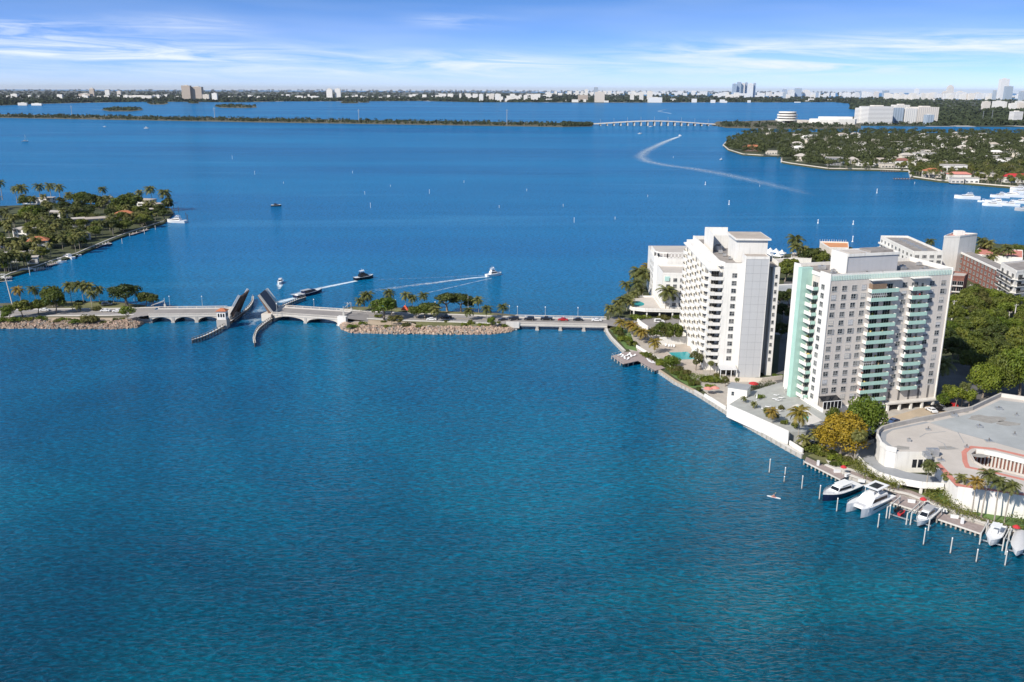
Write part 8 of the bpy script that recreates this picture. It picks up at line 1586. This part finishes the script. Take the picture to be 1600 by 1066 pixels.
# ------------------------------------------------------------ wakes
def foam_mat():
    m, t, b = base_mat('wake_foam'); tcn = N(t, 'ShaderNodeTexCoord'); uv = tcn.outputs['UV']
    sp = N(t, 'ShaderNodeSeparateXYZ'); t.links.new(uv, sp.inputs[0])
    edge = math_(t, 'SUBTRACT', 1.0, math_(t, 'ABSOLUTE', math_(t, 'SUBTRACT', math_(t, 'MULTIPLY', sp.outputs[1], 2.0), 1.0)))
    n1 = N(t, 'ShaderNodeTexNoise', inp={'Scale': .35, 'Detail': 8.0, 'Roughness': .75, 'Distortion': .8}); t.links.new(tcn.outputs['Object'], n1.inputs['Vector'])
    f = math_(t, 'MULTIPLY', math_(t, 'POWER', edge, .6), sp.outputs[0]); a = math_(t, 'SUBTRACT', math_(t, 'ADD', math_(t, 'MULTIPLY', f, 1.1), math_(t, 'MULTIPLY', n1.outputs[0], 1.2)), .86, True)
    a = math_(t, 'MULTIPLY', a, 1.7, True)
    b.inputs['Base Color'].default_value = (.62, .72, .78, 1); b.inputs['Roughness'].default_value = .8; t.links.new(a, b.inputs['Alpha']); return m
M['foam'] = foam_mat()
def wake(label, pts, widths, strength, z=.03):
    P_ = [Vector(at(x, y, 0)) for x, y in pts]; me = bpy.data.meshes.new('wake_foam'); V_ = []; F_ = []; uvs = []
    for i, p in enumerate(P_):
        a, c = P_[max(i - 1, 0)], P_[min(i + 1, len(P_) - 1)]; d = (c - a).normalized(); n = Vector((-d.y, d.x, 0)) * widths[i] / 2; V_ += [(p.x + n.x, p.y + n.y, z), (p.x - n.x, p.y - n.y, z)]
    for i in range(len(P_) - 1): F_.append((2 * i, 2 * i + 1, 2 * i + 3, 2 * i + 2)); uvs += [(strength[i], 1), (strength[i], 0), (strength[i + 1], 0), (strength[i + 1], 1)]
    me.from_pydata(V_, [], F_); ul = me.uv_layers.new(name='uv')
    for i, u in enumerate(uvs): ul.data[i].uv = u
    me.materials.append(M['foam']); return tag(link('wake_foam', me), label, None, None, 'stuff')
wake('foam trail behind the white motor yacht', [(764, 432.5), (740, 434.5), (710, 438), (680, 442), (645, 446), (600, 452), (560, 458)], [2.6, 3.5, 5, 7, 9, 11, 12], [1.0, .85, .62, .5, .4, .33, .2])
wake('bow wave arm of the white motor yacht', [(768, 435), (745, 440), (715, 447), (680, 455), (640, 464)], [.8, 1.2, 1.6, 2, 2.4], [.8, .6, .5, .42, .3], .035)
wake('far wave arm of the white motor yacht', [(762, 430.8), (730, 431.5), (690, 433.5), (640, 435.5), (590, 437)], [.8, 1.2, 1.4, 1.8, 2], [.7, .5, .42, .4, .3], .036)
wake('foam trail behind the black motor yacht', [(557, 439), (540, 442.5), (520, 446.5), (503, 450), (480, 455), (455, 461)], [3.5, 4, 5, 5.5, 6, 6], [1.05, .95, .85, .75, .65, .5], .032)
wake('foam churning behind the dark blue yacht', [(465, 465), (455, 467.5), (445, 470), (436, 473)], [5, 6, 7, 8], [1.0, .95, .85, .6], .034)
wake('foam around the small white boat', [(439, 434), (438, 440), (437, 446), (436, 452)], [3, 4, 4, 2], [.4, .8, .9, .5], .033)
wake('churned water in the bridge channel', [(412, 478), (405, 488), (400, 500), (385, 512)], [10, 12, 12, 10], [.3, .5, .42, .2], .031)
wake('very long curving wake crossing the right bay', [(1062, 213.5), (1050, 217.5), (1030, 226), (1008, 237), (1001, 245), (1012, 252.5), (1045, 259), (1085, 264), (1130, 272), (1180, 283), (1225, 294), (1275, 307)], [8, 18, 28, 34, 38, 42, 46, 50, 52, 52, 48, 40], [1.0, .66, .50, .43, .41, .40, .39, .38, .37, .35, .31, .22])
wake('small wake beyond the far bridge', [(1049, 177.8), (1040, 176), (1028, 174), (1036, 172), (1045, 170)], [10, 14, 18, 16, 14], [.9, .7, .6, .5, .35])
wake('short wake left of the first islet', [(160, 172), (150, 171.7), (143, 171.2)], [16, 22, 22], [.8, .6, .3])
# ------------------------------------------------------------ air
hb = MB(); hb.box(-90000, 90000, -2000, 100000, -3, 330); m = bpy.data.materials.new('haze'); m.use_nodes = True; t = m.node_tree; t.nodes.remove(t.nodes['Principled BSDF'])
pv = N(t, 'ShaderNodeVolumePrincipled', inp={'Density': .9e-5}); pv.inputs['Color'].default_value = (.80, .88, 1, 1); pv.inputs['Anisotropy'].default_value = .1; t.links.new(pv.outputs[0], t.nodes['Material Output'].inputs['Volume'])
hz_ = hb.build('haze', m); hz_['kind'] = 'stuff'

# things named after the same landmark are told apart by how far from it they stand
by = {}
for o in C.objects:
    if o.parent is None and o.get('label') in LMK: by.setdefault(o['label'], []).append(o)
ORD = ['closest', 'second closest', 'third closest', 'fourth closest', 'fifth closest', 'sixth closest', 'seventh closest', 'eighth closest', 'ninth closest', 'tenth closest', 'eleventh', 'twelfth', 'thirteenth', 'fourteenth', 'fifteenth', 'sixteenth', 'seventeenth', 'eighteenth', 'nineteenth', 'twentieth'] + ['twenty-' + w_ for w_ in ('first', 'second', 'third', 'fourth', 'fifth', 'sixth', 'seventh', 'eighth', 'ninth')] + ['thirtieth'] + ['thirty-' + w_ for w_ in ('first', 'second', 'third', 'fourth', 'fifth', 'sixth', 'seventh', 'eighth', 'ninth')]
for lb, os_ in by.items():
    if len(os_) < 2: continue
    L = LMK[lb]; os_.sort(key=lambda o: hypot(o.location.x - L[0], o.location.y - L[1]))
    for i, o in enumerate(os_):
        if i < len(ORD): o['label'] = ORD[i] + ' ' + lb
